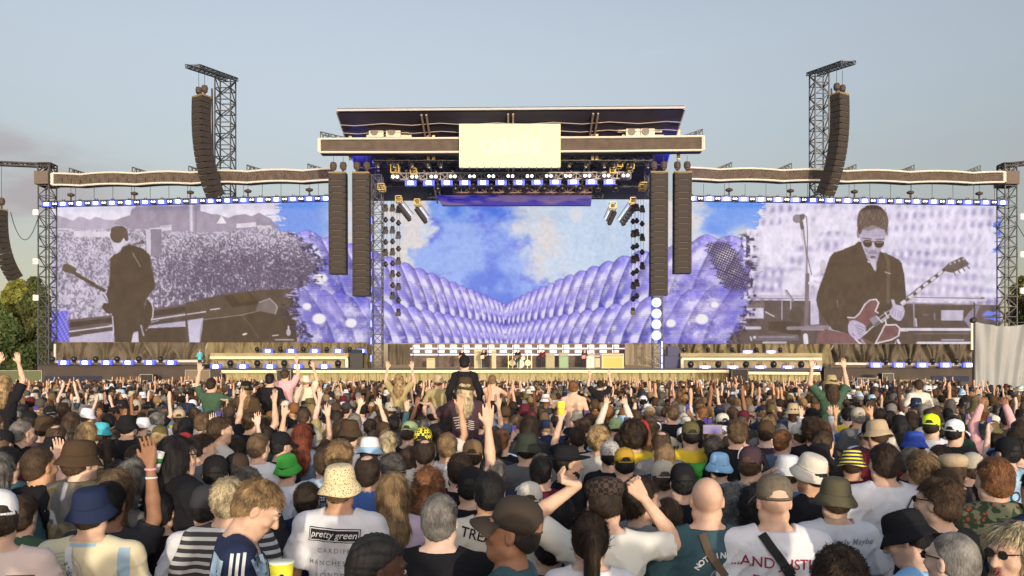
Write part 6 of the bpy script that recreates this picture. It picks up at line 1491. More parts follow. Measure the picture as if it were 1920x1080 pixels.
class Skin:
    """throws flat prints onto the back of a shirt"""
    def __init__(s, o): s.o = o; me = o.data; s.t = BVHTree.FromPolygons([v.co.copy() for v in me.vertices], [tuple(p.vertices) for p in me.polygons])
    def y(s, x, z, off=.003):
        h = s.t.ray_cast(Vector((x, -1, z)), Vector((0, 1, 0)))
        return (h[0].y - off) if h[0] is not None else -.12
    def wrap(s, me, name, mat, cx, cz, rot=0.0, off=.003, size=1.0):
        c, q = math.cos(rot), math.sin(rot)
        bm = bmesh.new(); bm.from_mesh(me); bmesh.ops.subdivide_edges(bm, edges=[e for e in bm.edges if e.calc_length() > .03], cuts=2); bm.to_mesh(me); bm.free()
        for v in me.vertices:
            x, z = v.co.x * size, v.co.y * size; x, z = cx + x * c - z * q, cz + x * q + z * c; v.co = (x, s.y(x, z, off), z)
        me.update(); return link(name, me, mat, s.o)
    def text(s, txt, size, cx, cz, mat, rot=0, shear=0, offset=0, space=1.0, name='lettering', off=.004): return s.wrap(text_mesh(txt, size, shear, 0, offset, space), name, mat, cx, cz, rot, off)
    def rect(s, cx, cz, w_, h, mat, rot=0, name='print', off=.003, n=10):
        mb = MB(); mb.grid(lambda u, v: ((u - .5) * w_, (v - .5) * h, 0), n, max(1, int(n * h / w_) + 1)); me = bpy.data.meshes.new(name); me.from_pydata(mb.v, [], mb.f); return s.wrap(me, name, mat, cx, cz, rot, off)
    def disc(s, cx, cz, r, mat, r0=0, name='print', off=.003, a0=0, a1=360, sx=1.0):
        mb = MB(); mb.grid(lambda u, v: (math.cos(R(a0 + (a1 - a0) * u)) * (r0 + (r - r0) * v) * sx, math.sin(R(a0 + (a1 - a0) * u)) * (r0 + (r - r0) * v), 0), 24, 3); me = bpy.data.meshes.new(name); me.from_pydata(mb.v, [], mb.f); return s.wrap(me, name, mat, cx, cz, 0, off)
    def strap(s, pts, w_, mat, name='strap', off=.012):
        """ribbon over the back through (x, z) points"""
        P = []
        for (a, b) in zip(pts[:-1], pts[1:]):
            for k in range(8): t = k / 8; P.append((a[0] + (b[0] - a[0]) * t, a[1] + (b[1] - a[1]) * t))
        P.append(pts[-1]); mb = MB(); n = len(P)
        def fn(u, v):
            i = min(n - 1, int(round(v * (n - 1)))); j0, j1 = max(0, i - 1), min(n - 1, i + 1); dx, dz = P[j1][0] - P[j0][0], P[j1][1] - P[j0][1]; L = math.hypot(dx, dz) + 1e-9
            x, z = P[i][0] - dz / L * (u - .5) * w_, P[i][1] + dx / L * (u - .5) * w_; return (x, s.y(P[i][0], P[i][1], off), z)
        mb.grid(fn, 2, n - 1); b = len(mb.v); mb.v += [(p[0], p[1] + .004, p[2]) for p in mb.v]; mb.f += [tuple(b + i for i in q) for q in list(mb.f)]
        me = bpy.data.meshes.new(name); me.from_pydata(mb.v, [], mb.f); return link(name, me, mat, s.o)
def bits(parent, name, mb, mat, M4=None, smooth=False):
    o = mb.build(name, mat, parent, smooth)
    if M4 is not None: o.matrix_local = M4
    return o
def glasses(bo, hm, dark=True):
    mb = MB()
    for sd in (-1, 1):
        mb.lathe([(.002, .0), (.0215, .0), (.0215, .004), (.002, .005)], (.032 * sd, .108, 1.653), 12, 1.0, .85, Matrix.Rotation(R(90), 3, 'X'))
        mb.bar((.056 * sd, .108, 1.658), (.083 * sd, .0, 1.660), .0035)
    mb.bar((-.012, .119, 1.657), (.012, .119, 1.657), .003); return bits(bo, 'sunglasses', mb, M('glasses_black', (.01, .01, .012), .15, spec=.6), hm)
def eyes(bo, hm):
    mb = MB(); mp2 = MB(); br = MB()
    for sd in (-1, 1):
        mb.lathe([(.001, -.010), (.008, -.007), (.0105, 0), (.008, .007), (.001, .010)], (.031 * sd, .0945, 1.650), 10); mp2.lathe([(.001, 0), (.0045, 0), (.0045, .002)], (.031 * sd, .1045, 1.650), 8, rot=Matrix.Rotation(R(-90), 3, 'X'))
        br.path([Vector((.014 * sd, .107, 1.674)), Vector((.032 * sd, .103, 1.680)), Vector((.050 * sd, .090, 1.676))], .0035, 4)
    e = bits(bo, 'eyes', mb, M('eye_white', (.55, .5, .47), .3), hm, True); bits(bo, 'pupils', mp2, M('eye_dark', (.02, .012, .01), .2), hm); bits(bo, 'eyebrows', br, M('brow_hair', (.03, .02, .015), .8), hm)
def lips(bo, hm, col=(.30, .12, .10)):
    mb = MB(); mb.path([Vector((-.020, .0945, 1.581)), Vector((-.007, .1015, 1.584)), Vector((.007, .1015, 1.584)), Vector((.020, .0945, 1.581))], .0045, 5); mb.path([Vector((-.018, .0945, 1.575)), Vector((0, .1015, 1.572)), Vector((.018, .0945, 1.575))], .0048, 5)
    bits(bo, 'lips', mb, M('lip_%d' % int(col[0] * 100), col, .5), hm, True)
def beard(bo, hm, hc='black', seed=1):
    g = .007; F_ = Field(np.arange(-.09, .09, g, dtype=np.float32), np.arange(-.04, .14, g, dtype=np.float32), np.arange(1.51, 1.66, g, dtype=np.float32))
    F_.ell((0, .030, 1.625), (.0675, .0735, .0995), .03); F_.cone((0, .025, 1.575), (0, .063, 1.547), .0495, .0275, .03); F_.cone((-.05, .0, 1.57), (-.018, .062, 1.545), .0275, .0235, .03); F_.cone((.05, .0, 1.57), (.018, .062, 1.545), .0275, .0235, .03)
    x, y, z = F_.xs[:, None, None], F_.ys[None, :, None], F_.zs[None, None, :]; f = F_.f; f += .0015 * vnoise(x, y, z, 180, seed)
    f[:] = np.maximum(f, z - np.where(np.abs(x) < .03, 1.566, 1.566 + (np.abs(x) - .03) * .8)); f[:] = np.maximum(f, -(np.sqrt((x / .024) ** 2 + ((z - 1.580) / .010) ** 2) - 1) * .01 - 0 * y); f[:] = np.maximum(f, -.01 - y)
    P, Q = F_.mesh(); o = link('beard', np_mesh('beard', P, Q, True, np.ones((len(P), 3))), m_hair(hc), bo); o.matrix_local = hm

W_TXT = M('print_white', (.62, .62, .62), .8); K_TXT = M('print_black', (.015, .015, .02), .8); G_TXT = M('print_grey', (.22, .22, .24), .8); R_TXT = M('print_red', (.26, .03, .06), .8); N_TXT = M('print_navy', (.03, .05, .10), .8); Y_TXT = M('print_yellow', (.75, .72, .06), .8); T_TXT = M('print_teal', (.08, .20, .25), .8)

# ---------------------------------------------------------------- front rows, one by one
b, t, hm = hero(-6, 915, 3.5, 'man in white cap and pale pink top with script letters at left edge', ref='white cap at the left edge', hat='cap', hatm='white', hair='short', hairc='dark_brown', topm=M('cloth_palepink', (.60, .48, .44), .9, bump=(200, .1)), yaw=25, face=True, head=(15, 5, 0))
b['label'] = 'man in white cap and pale pink top with script, cut by left edge'
s = Skin(t); s.text('Leg', .16, .12, 1.33, M('script_dark', (.06, .05, .05), .8), rot=-1.25, shear=.5, offset=-.004)
b, t, hm = hero(38, 930, 4.4, 'man in a dark green polo shirt between the white cap and the navy hat', ref='dark green polo', hair='short', hairc='brown', top='green', collar=True)
b, t, hm = hero(170, 907, 3.95, 'man in a navy bucket hat and cream and light blue shirt with a crossbody strap', ref='navy bucket hat', hat='bucket', hatm='navy', hairc='dark_brown', topm=M('cloth_creamshirt', (.62, .55, .38), .9, bump=(200, .1)), wd=1.28, belly=.4, hatpitch=-8, res=.9)
s = Skin(t)
for sd in (-1, 1):
    s.rect(.215 * sd, 1.29, .06, .36, M('cloth_paleblue', (.28, .40, .50), .9), n=8, name='side_panel')
s.rect(0, 1.488, .14, .018, M('cloth_paleblue'), name='neck_band')
for k in range(6): s.disc(-.10, 1.33, .022 + .020 * k, M('print_ring', (.40, .40, .38), .9), .017 + .020 * k, name='ring')
s.strap([(-.07, 1.48), (-.055, 1.40), (.0, 1.27), (.09, 1.10), (.16, .98)], .036, M('strap_white', (.62, .62, .62), .8)); s.strap([(.02, 1.235), (.09, 1.10), (.16, .98)], .052, M('strap_black', (.012, .012, .012), .7), off=.008)
s.text('adidas', .040, -.048, 1.36, K_TXT, rot=-1.15, off=.014); s.text('adidas', .040, .020, 1.225, K_TXT, rot=-1.1, off=.014)
b, t, hm = hero(203, 905, 4.55, 'brown-skinned person with one arm raised high behind the navy bucket hat', ref='raised brown arm', hair='short', hairc='black', skin='brown', top='charcoal', poses=('down', ((.24, .03, 1.56), (.185, .10, 1.86), (-.12, .05, 1), .25)), scale=1.02, wd=1.15, raise_=1)
for z_, c_ in ((.0, 'pink'), (-.05, 'white')):
    mb = MB(); q = Vector((.185, .10, 1.86)) + (Vector((.24, .03, 1.56)) - Vector((.185, .10, 1.86))).normalized() * (.03 - z_); mb.lathe([(.031, -.006), (.034, 0), (.031, .006)], q, 12); bits(b, 'wristband', mb, m_cloth(c_))
hero(148, 818, 4.5, 'man in a dark brown bucket hat and grey patched denim jacket with tan collar', ref='brown bucket hat', hat='bucket', hatm='brown', hairc='brown', yaw=-25, sleeve='long', wd=1.25, loose=.02, skin='pale', face=True,
     topm=m_pattern('patched_denim', 'patches', (.10, .10, .10), (.42, .42, .42), 7, (.19, .16, .09)), collar=True, hatpitch=5)
hero(72, 838, 4.7, 'man with short brown hair and a black polo shirt, turned slightly right', ref='black polo', hair='crop', hairc='brown', top='black', collar=True, yaw=-22, skin='tan', face=True, wd=1.1)
hero(218, 880, 4.7, 'woman with long grey-blond straight hair behind the raised arm', ref='long grey-blond hair', hair='long', hairc='light_brown', fem=True, top='midgrey', seed=2)
hero(250, 862, 5.2, 'person with long ash blond hair in a black and white striped top', ref='striped top left', hair='long', hairc='grey', fem=True, topm=m_pattern('stripes_bw', 'stripes', (.02, .02, .02), (.6, .6, .6), 28), sleeve='long', yaw=-15)
b, t, hm = hero(330, 818, 4.5, 'tall person all in black with long black hair and sunglasses', ref='long black hair', hair='long', hairc='black', top='black', sleeve='long', wd=1.22, loose=.03, yaw=-45, face=True, head=(-10, 0, 0), legs='black'); glasses(b, hm)
b, t, hm = hero(427, 893, 4.2, 'man with short white-blond hair in a grey striped T-shirt', ref='white-blond hair', hair='messy', hairc='white_blond', topm=m_pattern('stripes_grey', 'stripes', (.05, .05, .055), (.5, .5, .5), 22), wd=1.05, yaw=8, seed=1)
b, t, hm = hero(512, 903, 3.6, 'blond man looking down in a navy and light blue track top with white stripes', ref='blond man looking down', hair='messy', hairc='golden', topm=M('cloth_trackn', (.015, .022, .065), .85), yaw=-72, head=(-4, 34, 0), face=True, skin='light', seed=2, wd=1.1, res=.85, sleeve='short')
eyes(b, hm); lips(b, hm)
# navy side panel and three stripes thrown on from his left side
class SideSkin(Skin):
    def __init__(s, o, sd): Skin.__init__(s, o); s.sd = sd
    def hit(s, y, z, off):
        h = s.t.ray_cast(Vector((s.sd * 1, y, z)), Vector((-s.sd, 0, 0))); return (h[0].x + s.sd * off) if h[0] is not None else s.sd * .2
    def band(s, pts, w_, mat, off, name):
        n = 24; mb = MB()
        def P(t):
            t *= len(pts) - 1; i = min(len(pts) - 2, int(t)); f = t - i; return (pts[i][0] + (pts[i+1][0] - pts[i][0]) * f, pts[i][1] + (pts[i+1][1] - pts[i][1]) * f)
        def fn(u, v):
            y, z = P(v); y2, z2 = P(min(1, v + .02)); y1, z1 = P(max(0, v - .02)); dy, dz = y2 - y1, z2 - z1; L = math.hypot(dy, dz) + 1e-9
            y, z = y - dz / L * (u - .5) * w_, z + dy / L * (u - .5) * w_; return (s.hit(y, z, off), y, z)
        mb.grid(fn, 6, n); me = bpy.data.meshes.new(name); me.from_pydata(mb.v, [], mb.f); return link(name, me, mat, s.o)
ss = SideSkin(t, 1)
LB_ = M('cloth_lightjersey', (.38, .52, .64), .9)
ss.band([(-.085, 1.44), (-.10, 1.36), (-.105, 1.25), (-.10, 1.12), (-.09, .98)], .045, LB_, .012, 'light_blue_panel')
ss.band([(.075, 1.44), (.10, 1.36), (.11, 1.25), (.11, 1.12), (.10, .98)], .05, LB_, .012, 'light_blue_panel')
for k in (-1, 0, 1): ss.band([(.0 + k * .026, 1.468), (-.008 + k * .026, 1.40), (-.015 + k * .026, 1.27), (-.01 + k * .026, 1.16), (.0 + k * .026, 1.02)], .0135, W_TXT, .014, 'white_stripe')
bx_ = empty('paper_cup', at(528, 1054, 2.75)); bx_.scale = (.92,) * 3; tag(bx_, 'yellow paper beer cup at the bottom in front of the blond man', 'cup')
MB().lathe([(.034, -.11), (.045, .0), (.043, -.002), (.032, -.108)], n=20).build('cup_wall', M('cup_yellow', (.75, .68, .05), .5), bx_, True); MB().lathe([(.0445, -.003), (.047, 0), (.0445, .003)], n=20).build('rim', M('cup_rim', (.8, .78, .6), .5), bx_, True)
MB().lathe([(.001, .046), (.010, .046)], (0, 0, 0), 10, rot=Matrix.Rotation(R(90), 3, 'X')).build('logo', K_TXT, bx_).location = (.012, .005, -.045)
hero(404, 852, 5.1, 'person in a plain black cap, leftmost of two dark caps', ref='plain black cap', hat='cap', hatm='black', hairc='black', top='grey', yaw=20)
hero(444, 848, 5.3, 'person in a dark brown and black cap, rightmost of two dark caps', ref='brown and black cap', hat='cap', hatm=m_pattern('cap_twotone', 'plaid', (.012, .012, .014), (.05, .034, .024), 5), hairc='black', top='charcoal')
hero(386, 905, 4.5, 'person in a navy hood and white T-shirt behind the white-blond man', ref='navy hood', hair='short', hairc='black', hat='beanie', hatm='charcoal', top='white', scale=.9)
hero(463, 875, 4.9, 'person with curly dark hair half hidden behind the white-blond man', ref='curly hair behind', hair='curly', hairc='dark_grey', top='charcoal')
hero(378, 812, 6.2, 'man with dark wavy hair in a grey T-shirt looking right', ref='dark wavy hair', hair='messy', hairc='dark_brown', top='midgrey', yaw=-55, face=True)
hero(411, 780, 7.0, 'man with brown side-swept hair and a pale grey T-shirt, head turned right', ref='brown side-swept hair', hair='messy', hairc='brown', top='offwhite', yaw=-50, face=True)
b, t, hm = hero(538, 848, 6.3, 'person in a bright green bucket hat and white T-shirt', ref='bright green bucket hat', hat='bucket', hatm='brightgreen', hairc='black', top='white', yaw=-15, hatpitch=-12)
hero(484, 812, 6.2, 'man with a blond-brown undercut and white T-shirt', ref='undercut', hair='crop', hairc='light_brown', top='white', yaw=-15, face=True)
hero(525, 808, 6.7, 'person in a black cap and black top left of the red hair', ref='black cap by red hair', hat='cap', hatm='black', hairc='black', top='black', yaw=-40)
hero(566, 795, 7.2, 'woman with long dark red hair and a denim jacket', ref='long dark red hair', hair='long', hairc='red', fem=True, top='denim', sleeve='long')
b, t, hm = hero(637, 822, 4.9, 'man with golden brown hair in a white-blue jersey with a round live badge', ref='golden hair', hair='messy', hairc='golden', topm=M('cloth_icejersey', (.42, .52, .60), .9), wd=1.12, seed=1)
s = Skin(t); s.disc(-.12, 1.385, .075, N_TXT); s.disc(-.12, 1.385, .062, W_TXT, .058, off=.005); s.text("live '25", .034, -.12, 1.39, W_TXT, off=.010, offset=.001)
for k in range(9): s.rect(-.165 + k * .011, 1.35, .0035, .028, W_TXT, n=3, off=.006)
b, t, hm = hero(637, 864, 4.3, 'man in a leopard-spotted cream bucket hat and white pretty-print T-shirt', ref='leopard bucket hat', hat='bucket', hatm=m_pattern('leopard_cream', 'spots', (.62, .52, .32), (.10, .07, .05), 95), hairc='light_brown', top='white', wd=1.13, loose=.012, hatpitch=-6, skin='tan', yaw=-4)
b['label'] = 'man in a cream leopard bucket hat, white T-shirt reading pretty green'
s = Skin(t); s.rect(0, 1.395, .30, .078, K_TXT, rot=-.05, off=.005, n=26); s.rect(0, 1.395, .289, .067, W_TXT, rot=-.05, off=.0068, n=26); s.rect(0, 1.395, .280, .057, K_TXT, rot=-.05, off=.0086, n=26); s.text('pretty green', .053, 0, 1.398, W_TXT, rot=-.05, shear=.25, offset=.0003, off=.015)
s.text('CARDIFF', .038, .0, 1.305, G_TXT, rot=-.05, offset=.0003, space=1.35); s.text('MANCHESTER', .038, .0, 1.235, G_TXT, rot=-.05, offset=.0003, space=1.35); s.text('LONDON', .038, 0, 1.165, G_TXT, rot=-.05, offset=.0003, space=1.35)
hero(690, 852, 4.85, 'man with thinning dark hair and a blue polo shirt with pale collar line', ref='blue polo', hair='balding', hairc='dark_brown', top='blue', collar=True, yaw=-10, wd=1.1, face=True)
hero(735, 848, 5.4, 'person with dark curly hair behind the blue polo shirt', ref='dark curls', hair='curly', hairc='dark_grey', top='charcoal')
hero(738, 887, 4.6, 'woman with long blond-brown wavy hair and a lilac top', ref='long blond-brown hair', hair='long', hairc='golden', fem=True, top='lilac', seed=3)
hero(803, 874, 4.9, 'woman with long curly auburn hair and a pale top', ref='curly auburn hair', hair='longcurly', hairc='ginger', fem=True, top='offwhite', seed=1)
b, t, hm = hero(824, 926, 3.5, 'broad man with grey buzz cut in a black T-shirt with yellow box print', ref='grey buzz cut', hair='crop', hairc='grey', skin='pale', top='black', wd=1.18, belly=.5, yaw=-8, face=True, res=.9)
s = Skin(t); s.rect(-.005, 1.26, .205, .16, Y_TXT, n=10, off=.003); s.rect(-.005, 1.26, .195, .150, K_TXT, n=10, off=.0045); s.rect(-.005, 1.26, .185, .140, Y_TXT, n=10, off=.006); s.rect(.05, 1.315, .012, .02, K_TXT, n=3, off=.008)
b, t, hm = hero(716, 1004, 2.75, 'woman with braided cornrows at the bottom, face turned to the right', ref='braided cornrows', hair='braids', hairc='black', skin='dark', fem=True, top='black', yaw=-62, face=True, head=(-8, 12, 0), res=.8); eyes(b, hm)
b, t, hm = hero(918, 884, 4.25, 'man with short black hair in a cream football shirt lettered TREALISH', ref='cream football shirt', hair='crop', hairc='black', topm=M('cloth_football', (.56, .52, .44), .9), skin='tan', wd=1.1, yaw=-3, face=True)
s = Skin(t); s.text('TREALISH', .078, .01, 1.41, K_TXT, rot=-.20, offset=.001); s.text('anything', .02, .02, 1.42, G_TXT, rot=-.15, offset=-.001) if False else None; s.disc(0, 1.20, .115, N_TXT, .050, a0=-10, a1=370, sx=.8); s.rect(0, 1.488, .13, .018, T_TXT)
hero(882, 873, 4.9, 'person in a tight black cap left of the short black hair', ref='tight black cap', hat='cap', hatm='black', hairc='black', top='black', wd=1.05)
hero(926, 858, 5.5, 'person with swept grey hair behind the black-haired man', ref='swept grey hair', hair='messy', hairc='grey', top='navy')
b, t, hm = hero(978, 929, 3.0, 'man in a dark brown cap seen in profile facing left, teal T-shirt', ref='man in brown cap facing left', hat='cap', hatm=M('cap_darkbrown', (.035, .026, .020), .8), hair='buzz', hairc='black', skin='brown', top='teal', yaw=76, face=True, head=(2, -9, 0), res=.8, hatpitch=-6)
eyes(b, hm); lips(b, hm, (.16, .06, .05))
mb = MB(); mb.lathe([(.002, -.003), (.006, 0), (.002, .003)], (.088, .0, 1.612), 8); bits(b, 'earring', mb, M('gold', (.8, .55, .15), .25, .9), hm)
hero(993, 902, 5.0, 'person in a cream white cap and maroon top', ref='cream cap', hat='cap', hatm='offwhite', hairc='brown', top='maroon', scale=.93)
b, t, hm = hero(1014, 856, 5.6, 'man with black hair in a maroon jersey with small white script', ref='maroon jersey', hair='short', hairc='black', top='maroon', yaw=-12, face=True); s = Skin(t); s.text('Ananya', .04, .05, 1.36, W_TXT, shear=.3) if False else s.disc(0, 1.42, .016, W_TXT)
s.text('burp', .035, .08, 1.38, W_TXT, shear=.3) if False else s.rect(.08, 1.375, .06, .006, W_TXT, rot=.1)
b, t, hm = hero(1062, 834, 5.5, 'bearded man in a wide black hat looking right', ref='wide black hat', hat='wide', hatm='black', hair='short', hairc='black', top='black', yaw=-75, face=True, sleeve='long'); beard(b, hm)
b, t, hm = hero(1132, 888, 3.85, 'man in a white T-shirt with both hands raised to his dark checked hat', ref='dark checked hat', hat='flatcap', hatm=m_pattern('dark_check', 'plaid', (.018, .016, .018), (.060, .042, .034), 42), hair='short', hairc='dark_brown', topm=M('cloth_ringer', (.60, .60, .56), .9, bump=(200, .1)),
     poses=(((.39, -.02, 1.57), (.14, .0, 1.735), (.8, -.1, .25), 1.0), ((.385, .04, 1.42), (.205, .06, 1.665), (-.4, .05, .6), 1.0)), wd=1.08, head=(0, 10, 0), yaw=4, res=.9)
s = Skin(t)
hero(1200, 893, 4.3, 'man with dark curly hair and sunglasses in profile facing right', ref='dark curls and sunglasses', hair='curly', hairc='dark_brown', yaw=-70, face=True, top='grey', sleeve='short')
glasses(*[(x[0], x[2]) for x in [hero(1232, 930, 4.6, 'person in a light grey T-shirt behind the raised elbow', ref='light grey T-shirt', hair='short', hairc='brown', top='grey', scale=.9)]][0]) if False else hero(1252, 935, 4.5, 'person in a light blue denim shirt below the raised elbow', ref='light blue denim shirt', hair='short', hairc='brown', top='lightblue', scale=.92)
b, t, hm = hero(1106, 963, 3.5, 'woman with dark brown hair in a ponytail and a white top', ref='dark ponytail', hair='ponytail', hairc='dark_brown', fem=True, top='white', seed=1, res=.85)
mb = MB(); mb.lathe([(.026, -.006), (.032, 0), (.026, .006)], (0, -.112, 1.688), 12, rot=Matrix.Rotation(R(70), 3, 'X')); bits(b, 'hair_tie', mb, M('gold'), hm)
b, t, hm = hero(1326, 892, 3.9, 'bald man in a dark teal T-shirt with arched white lettering and brown strap', ref='bald man', hair=None, skin='light', top='teal', wd=1.12, yaw=-5, face=True, res=.9)
s = Skin(t)
for k, ch in enumerate('NOTTINGHAM'):
    a = R(150 - k * 12.5); s.text(ch, .040, .055 + math.cos(a) * .135, 1.265 + math.sin(a) * .12, W_TXT, rot=a - math.pi / 2, offset=.001)
s.disc(.06, 1.27, .050, G_TXT, .044, sx=1.3); s.disc(.03, 1.27, .012, W_TXT); s.disc(.09, 1.28, .011, W_TXT); s.disc(.06, 1.21, .045, G_TXT, .040, a0=180, a1=360)
s.strap([(-.04, 1.49), (-.01, 1.40), (.06, 1.30), (.16, 1.15)], .038, M('strap_brown', (.12, .085, .055), .8))
b, t, hm = hero(1452, 886, 3.85, 'man in a faded brown backward cap, white T-shirt lettered AND JUSTICE, black strap', ref='faded brown cap', hat='cap', hatm=M('cap_faded', (.12, .10, .075), .9, noise=(40, .2)), hair=None, hairc='brown', skin='light', top='white', wd=1.22, belly=.6, loose=.01, yaw=-3, res=.9, face=True)
s = Skin(t); s.text('...AND JUSTICE', .072, .0, 1.355, R_TXT, rot=-.05, offset=.0008); s.text('FOR ALL', .072, .0, 1.265, R_TXT, rot=-.05, offset=.0008)
s.strap([(-.085, 1.495), (-.05, 1.44), (.0, 1.37), (.075, 1.24), (.15, 1.08)], .044, M('strap_black'), off=.014); s.rect(.030, 1.33, .055, .05, M('buckle_black', (.025, .025, .025), .35), rot=-1.1, off=.022, name='buckle', n=4)
b, t, hm = hero(1567, 889, 4.5, 'man in an olive bucket hat and white T-shirt with handwriting and four small faces', ref='olive bucket hat', hat='bucket', hatm=M('cloth_oliveh', (.085, .075, .045), .9), hairc='brown', top='white', wd=1.1, hatpitch=-5, loose=.008)
s = Skin(t); s.text('Definitely Maybe', .050, .0, 1.405, G_TXT, shear=.45, offset=.0003, space=1.1)
for k, (x_, z_) in enumerate(((-.075, 1.345), (-.02, 1.355), (.035, 1.345), (.09, 1.345))):
    s.disc(x_, z_, .016, T_TXT, sx=.85); s.disc(x_ + .002, z_ - .006, .008, M('print_ice', (.35, .45, .48), .8), off=.0045); s.rect(x_, z_ - .022, .006, .014, T_TXT, n=3)
b, t, hm = hero(1522, 846, 4.9, 'person in a floppy white bucket hat and black top', ref='floppy white hat', hat='bucket', hatm='offwhite', hairc='black', top='black', yaw=30, hatpitch=-20, skin='tan')
hero(1478, 848, 5.5, 'person in a white sun hat with hands up to its brim', ref='white sun hat', hat='bucket', hatm='white', hairc='brown', top='denim', poses=('hat', 'hat'))
b, t, hm = hero(1598, 838, 6.2, 'person in a yellow and purple striped bucket hat', ref='striped bucket hat', hat='bucket', hatm=m_pattern('hat_stripes', 'stripes', (.035, .03, .11), (.75, .62, .05), 30), hairc='brown', top='maroon', yaw=-20, skin='tan', hatpitch=10)
b, t, hm = hero(1659, 832, 4.7, 'man with dark brown hair, white T-shirt and thin shoulder strap', ref='thin shoulder strap', hair='short', hairc='dark_brown', top='white', wd=1.12, loose=.01, face=True); s = Skin(t); s.strap([(.13, 1.45), (.03, 1.30), (-.10, 1.08)], .007, K_TXT)
hero(1729, 844, 4.8, 'man with tousled blond-brown hair in a navy T-shirt', ref='tousled blond-brown hair', hair='messy', hairc='golden', top='navy', face=True, seed=1)
b, t, hm = hero(1682, 950, 3.75, 'person in a black bucket hat leaning left, light blue shirt', ref='black bucket hat', hat='bucket', hatm='black', hairc='black', top='skyblue', yaw=40, head=(10, 22, 8), scale=.93, face=True)
b, t, hm = hero(1763, 893, 3.9, 'man with curly brown hair in a black T-shirt, sunglasses on', ref='curly brown hair and black shirt', hair='messy', hairc='brown', top='black', wd=1.1, yaw=25, face=True, head=(12, 0, 0), seed=2, res=.9); glasses(b, hm)
b, t, hm = hero(1790, 996, 3.0, 'older man with shaved grey hair and glasses at the bottom right', ref='shaved grey head', hair='buzz', hairc='grey', skin='pale', top='black', yaw=22, face=True, head=(5, 0, 0), res=.8); glasses(b, hm)
b, t, hm = hero(1908, 982, 2.95, 'woman with blond hair and dark sunglasses facing left at the right edge', ref='blond woman in sunglasses', hair='bob', hairc='white_blond', fem=True, skin='light', top='black', yaw=108, face=True, res=.8); glasses(b, hm); lips(b, hm, (.4, .12, .12))
b, t, hm = hero(1866, 858, 4.15, 'man with short ginger hair in a red flowered shirt', ref='red flowered shirt', hair='short', hairc='ginger', wd=1.12, face=True, loose=.01,
     topm=m_pattern('flowered', 'spots', (.03, .05, .03), (.32, .06, .035), 30, (.14, .15, .10)), collar=True)
hero(1787, 846, 5.4, 'person in a beige flat cap left of the white knotted hat', ref='beige cap', hat='flatcap', hatm='tan', hairc='brown', top='charcoal')
hero(1778, 876, 4.9, 'person in a dark brown cap below the beige cap', ref='dark brown cap', hat='cap', hatm='brown', hairc='black', top='black')
hero(1823, 845, 5.9, 'person in a white knotted bobble hat and navy striped top', ref='white knotted hat', hat='beanie', hatm='stone', hairc='brown', top='navy')
b, t, hm = hero(1890, 818, 6.0, 'man in a black cap and light blue shirt with dark letters at the right', ref='black cap far right', hat='cap', hatm='black', hairc='black', top='lightblue', yaw=15); s = Skin(t); s.text('OR', .13, 0, 1.28, N_TXT, offset=.003)
b, t, hm = hero(1746, 775, 8.2, 'person in a glowing neon yellow cap and white T-shirt', ref='neon yellow cap', hat='cap', hatm='neon', hairc='dark_brown', top='white', yaw=-40, head=(0, 0, 0), hatpitch=6)
hero(1715, 805, 7.0, 'person in a royal blue bucket hat with a small yellow badge', ref='royal blue bucket hat', hat='bucket', hatm='royal', hairc='dark_brown', top='offwhite', yaw=12)
hero(1790, 785, 7.6, 'person in a white cap and black top right of the neon cap', ref='white cap right of neon', hat='cap', hatm='white', hairc='black', top='black', yaw=-60)
b, t, hm = hero(1576, 1034, 3.0, 'person with dark curly hair looking down at the very bottom edge', ref='dark curls at the bottom', hair='curly', hairc='dark_brown', top='charcoal', yaw=160, head=(0, 28, 0), skin='tan', face=True, scale=.95, res=.85)
hero(1349, 845, 6.4, 'person in a light blue bucket hat', ref='light blue bucket hat', hat='bucket', hatm='skyblue', hairc='black', top='green', hatpitch=-8)
b['label'] = b['label']
b, t, hm = hero(1407, 835, 5.3, 'person in a dark plum cap with three white stripes', ref='three-striped cap', hat='cap', hatm='plum', hairc='brown', top='denim', yaw=-30)
for k in range(3):
    mb = MB(); a0 = R(150 + k * 14)
    mb.path([Vector((math.cos(a0) * r_ * 1.0, math.sin(a0) * r_ * 1.18 * -1 - .008, 1.69 + z_)) for r_, z_ in ((.0895, .0), (.0865, .035), (.0755, .066), (.056, .086))], .0045, 4); bits(b, 'white_stripe', mb, W_TXT, hm)
hero(1246, 830, 5.8, 'man with short blond hair and a navy top', ref='short blond hair', hair='crop', hairc='golden', top='navy', face=True)
hero(1280, 867, 5.1, 'person in a plain black cap in front of the short blond hair', ref='black cap in front', hat='cap', hatm='black', hairc='black', top='black')
hero(1243, 862, 5.4, 'person in a grey-brown cap below the short blond hair', ref='grey-brown cap', hat='cap', hatm='stone', hairc='brown', top='denim', scale=.92)
hero(1171, 838, 5.9, 'person in an olive gold cap', ref='olive gold cap', hat='cap', hatm='mustard', hairc='black', top='charcoal')
b['label'] = b['label']
hero(1144, 823, 6.3, 'person in a black and white leopard beanie', ref='leopard beanie', hat='beanie', hatm=m_pattern('leopard_grey', 'spots', (.35, .33, .33), (.02, .02, .02), 70), hairc='black', top='black')
hero(1123, 796, 6.9, 'person with tousled blond hair left of the leopard beanie', ref='tousled blond hair', hair='curly', hairc='blond', top='offwhite', yaw=-30)
hero(988, 808, 6.2, 'person in a dark green bucket hat and slate jacket', ref='dark green bucket hat', hat='bucket', hatm=M('cloth_darkgreen', (.025, .032, .024), .9), hairc='black', top='midgrey', sleeve='long', wd=1.1)
hero(839, 812, 6.3, 'man with golden ginger hair and a white T-shirt', ref='golden ginger hair', hair='short', hairc='golden', top='white', face=True, yaw=-5)
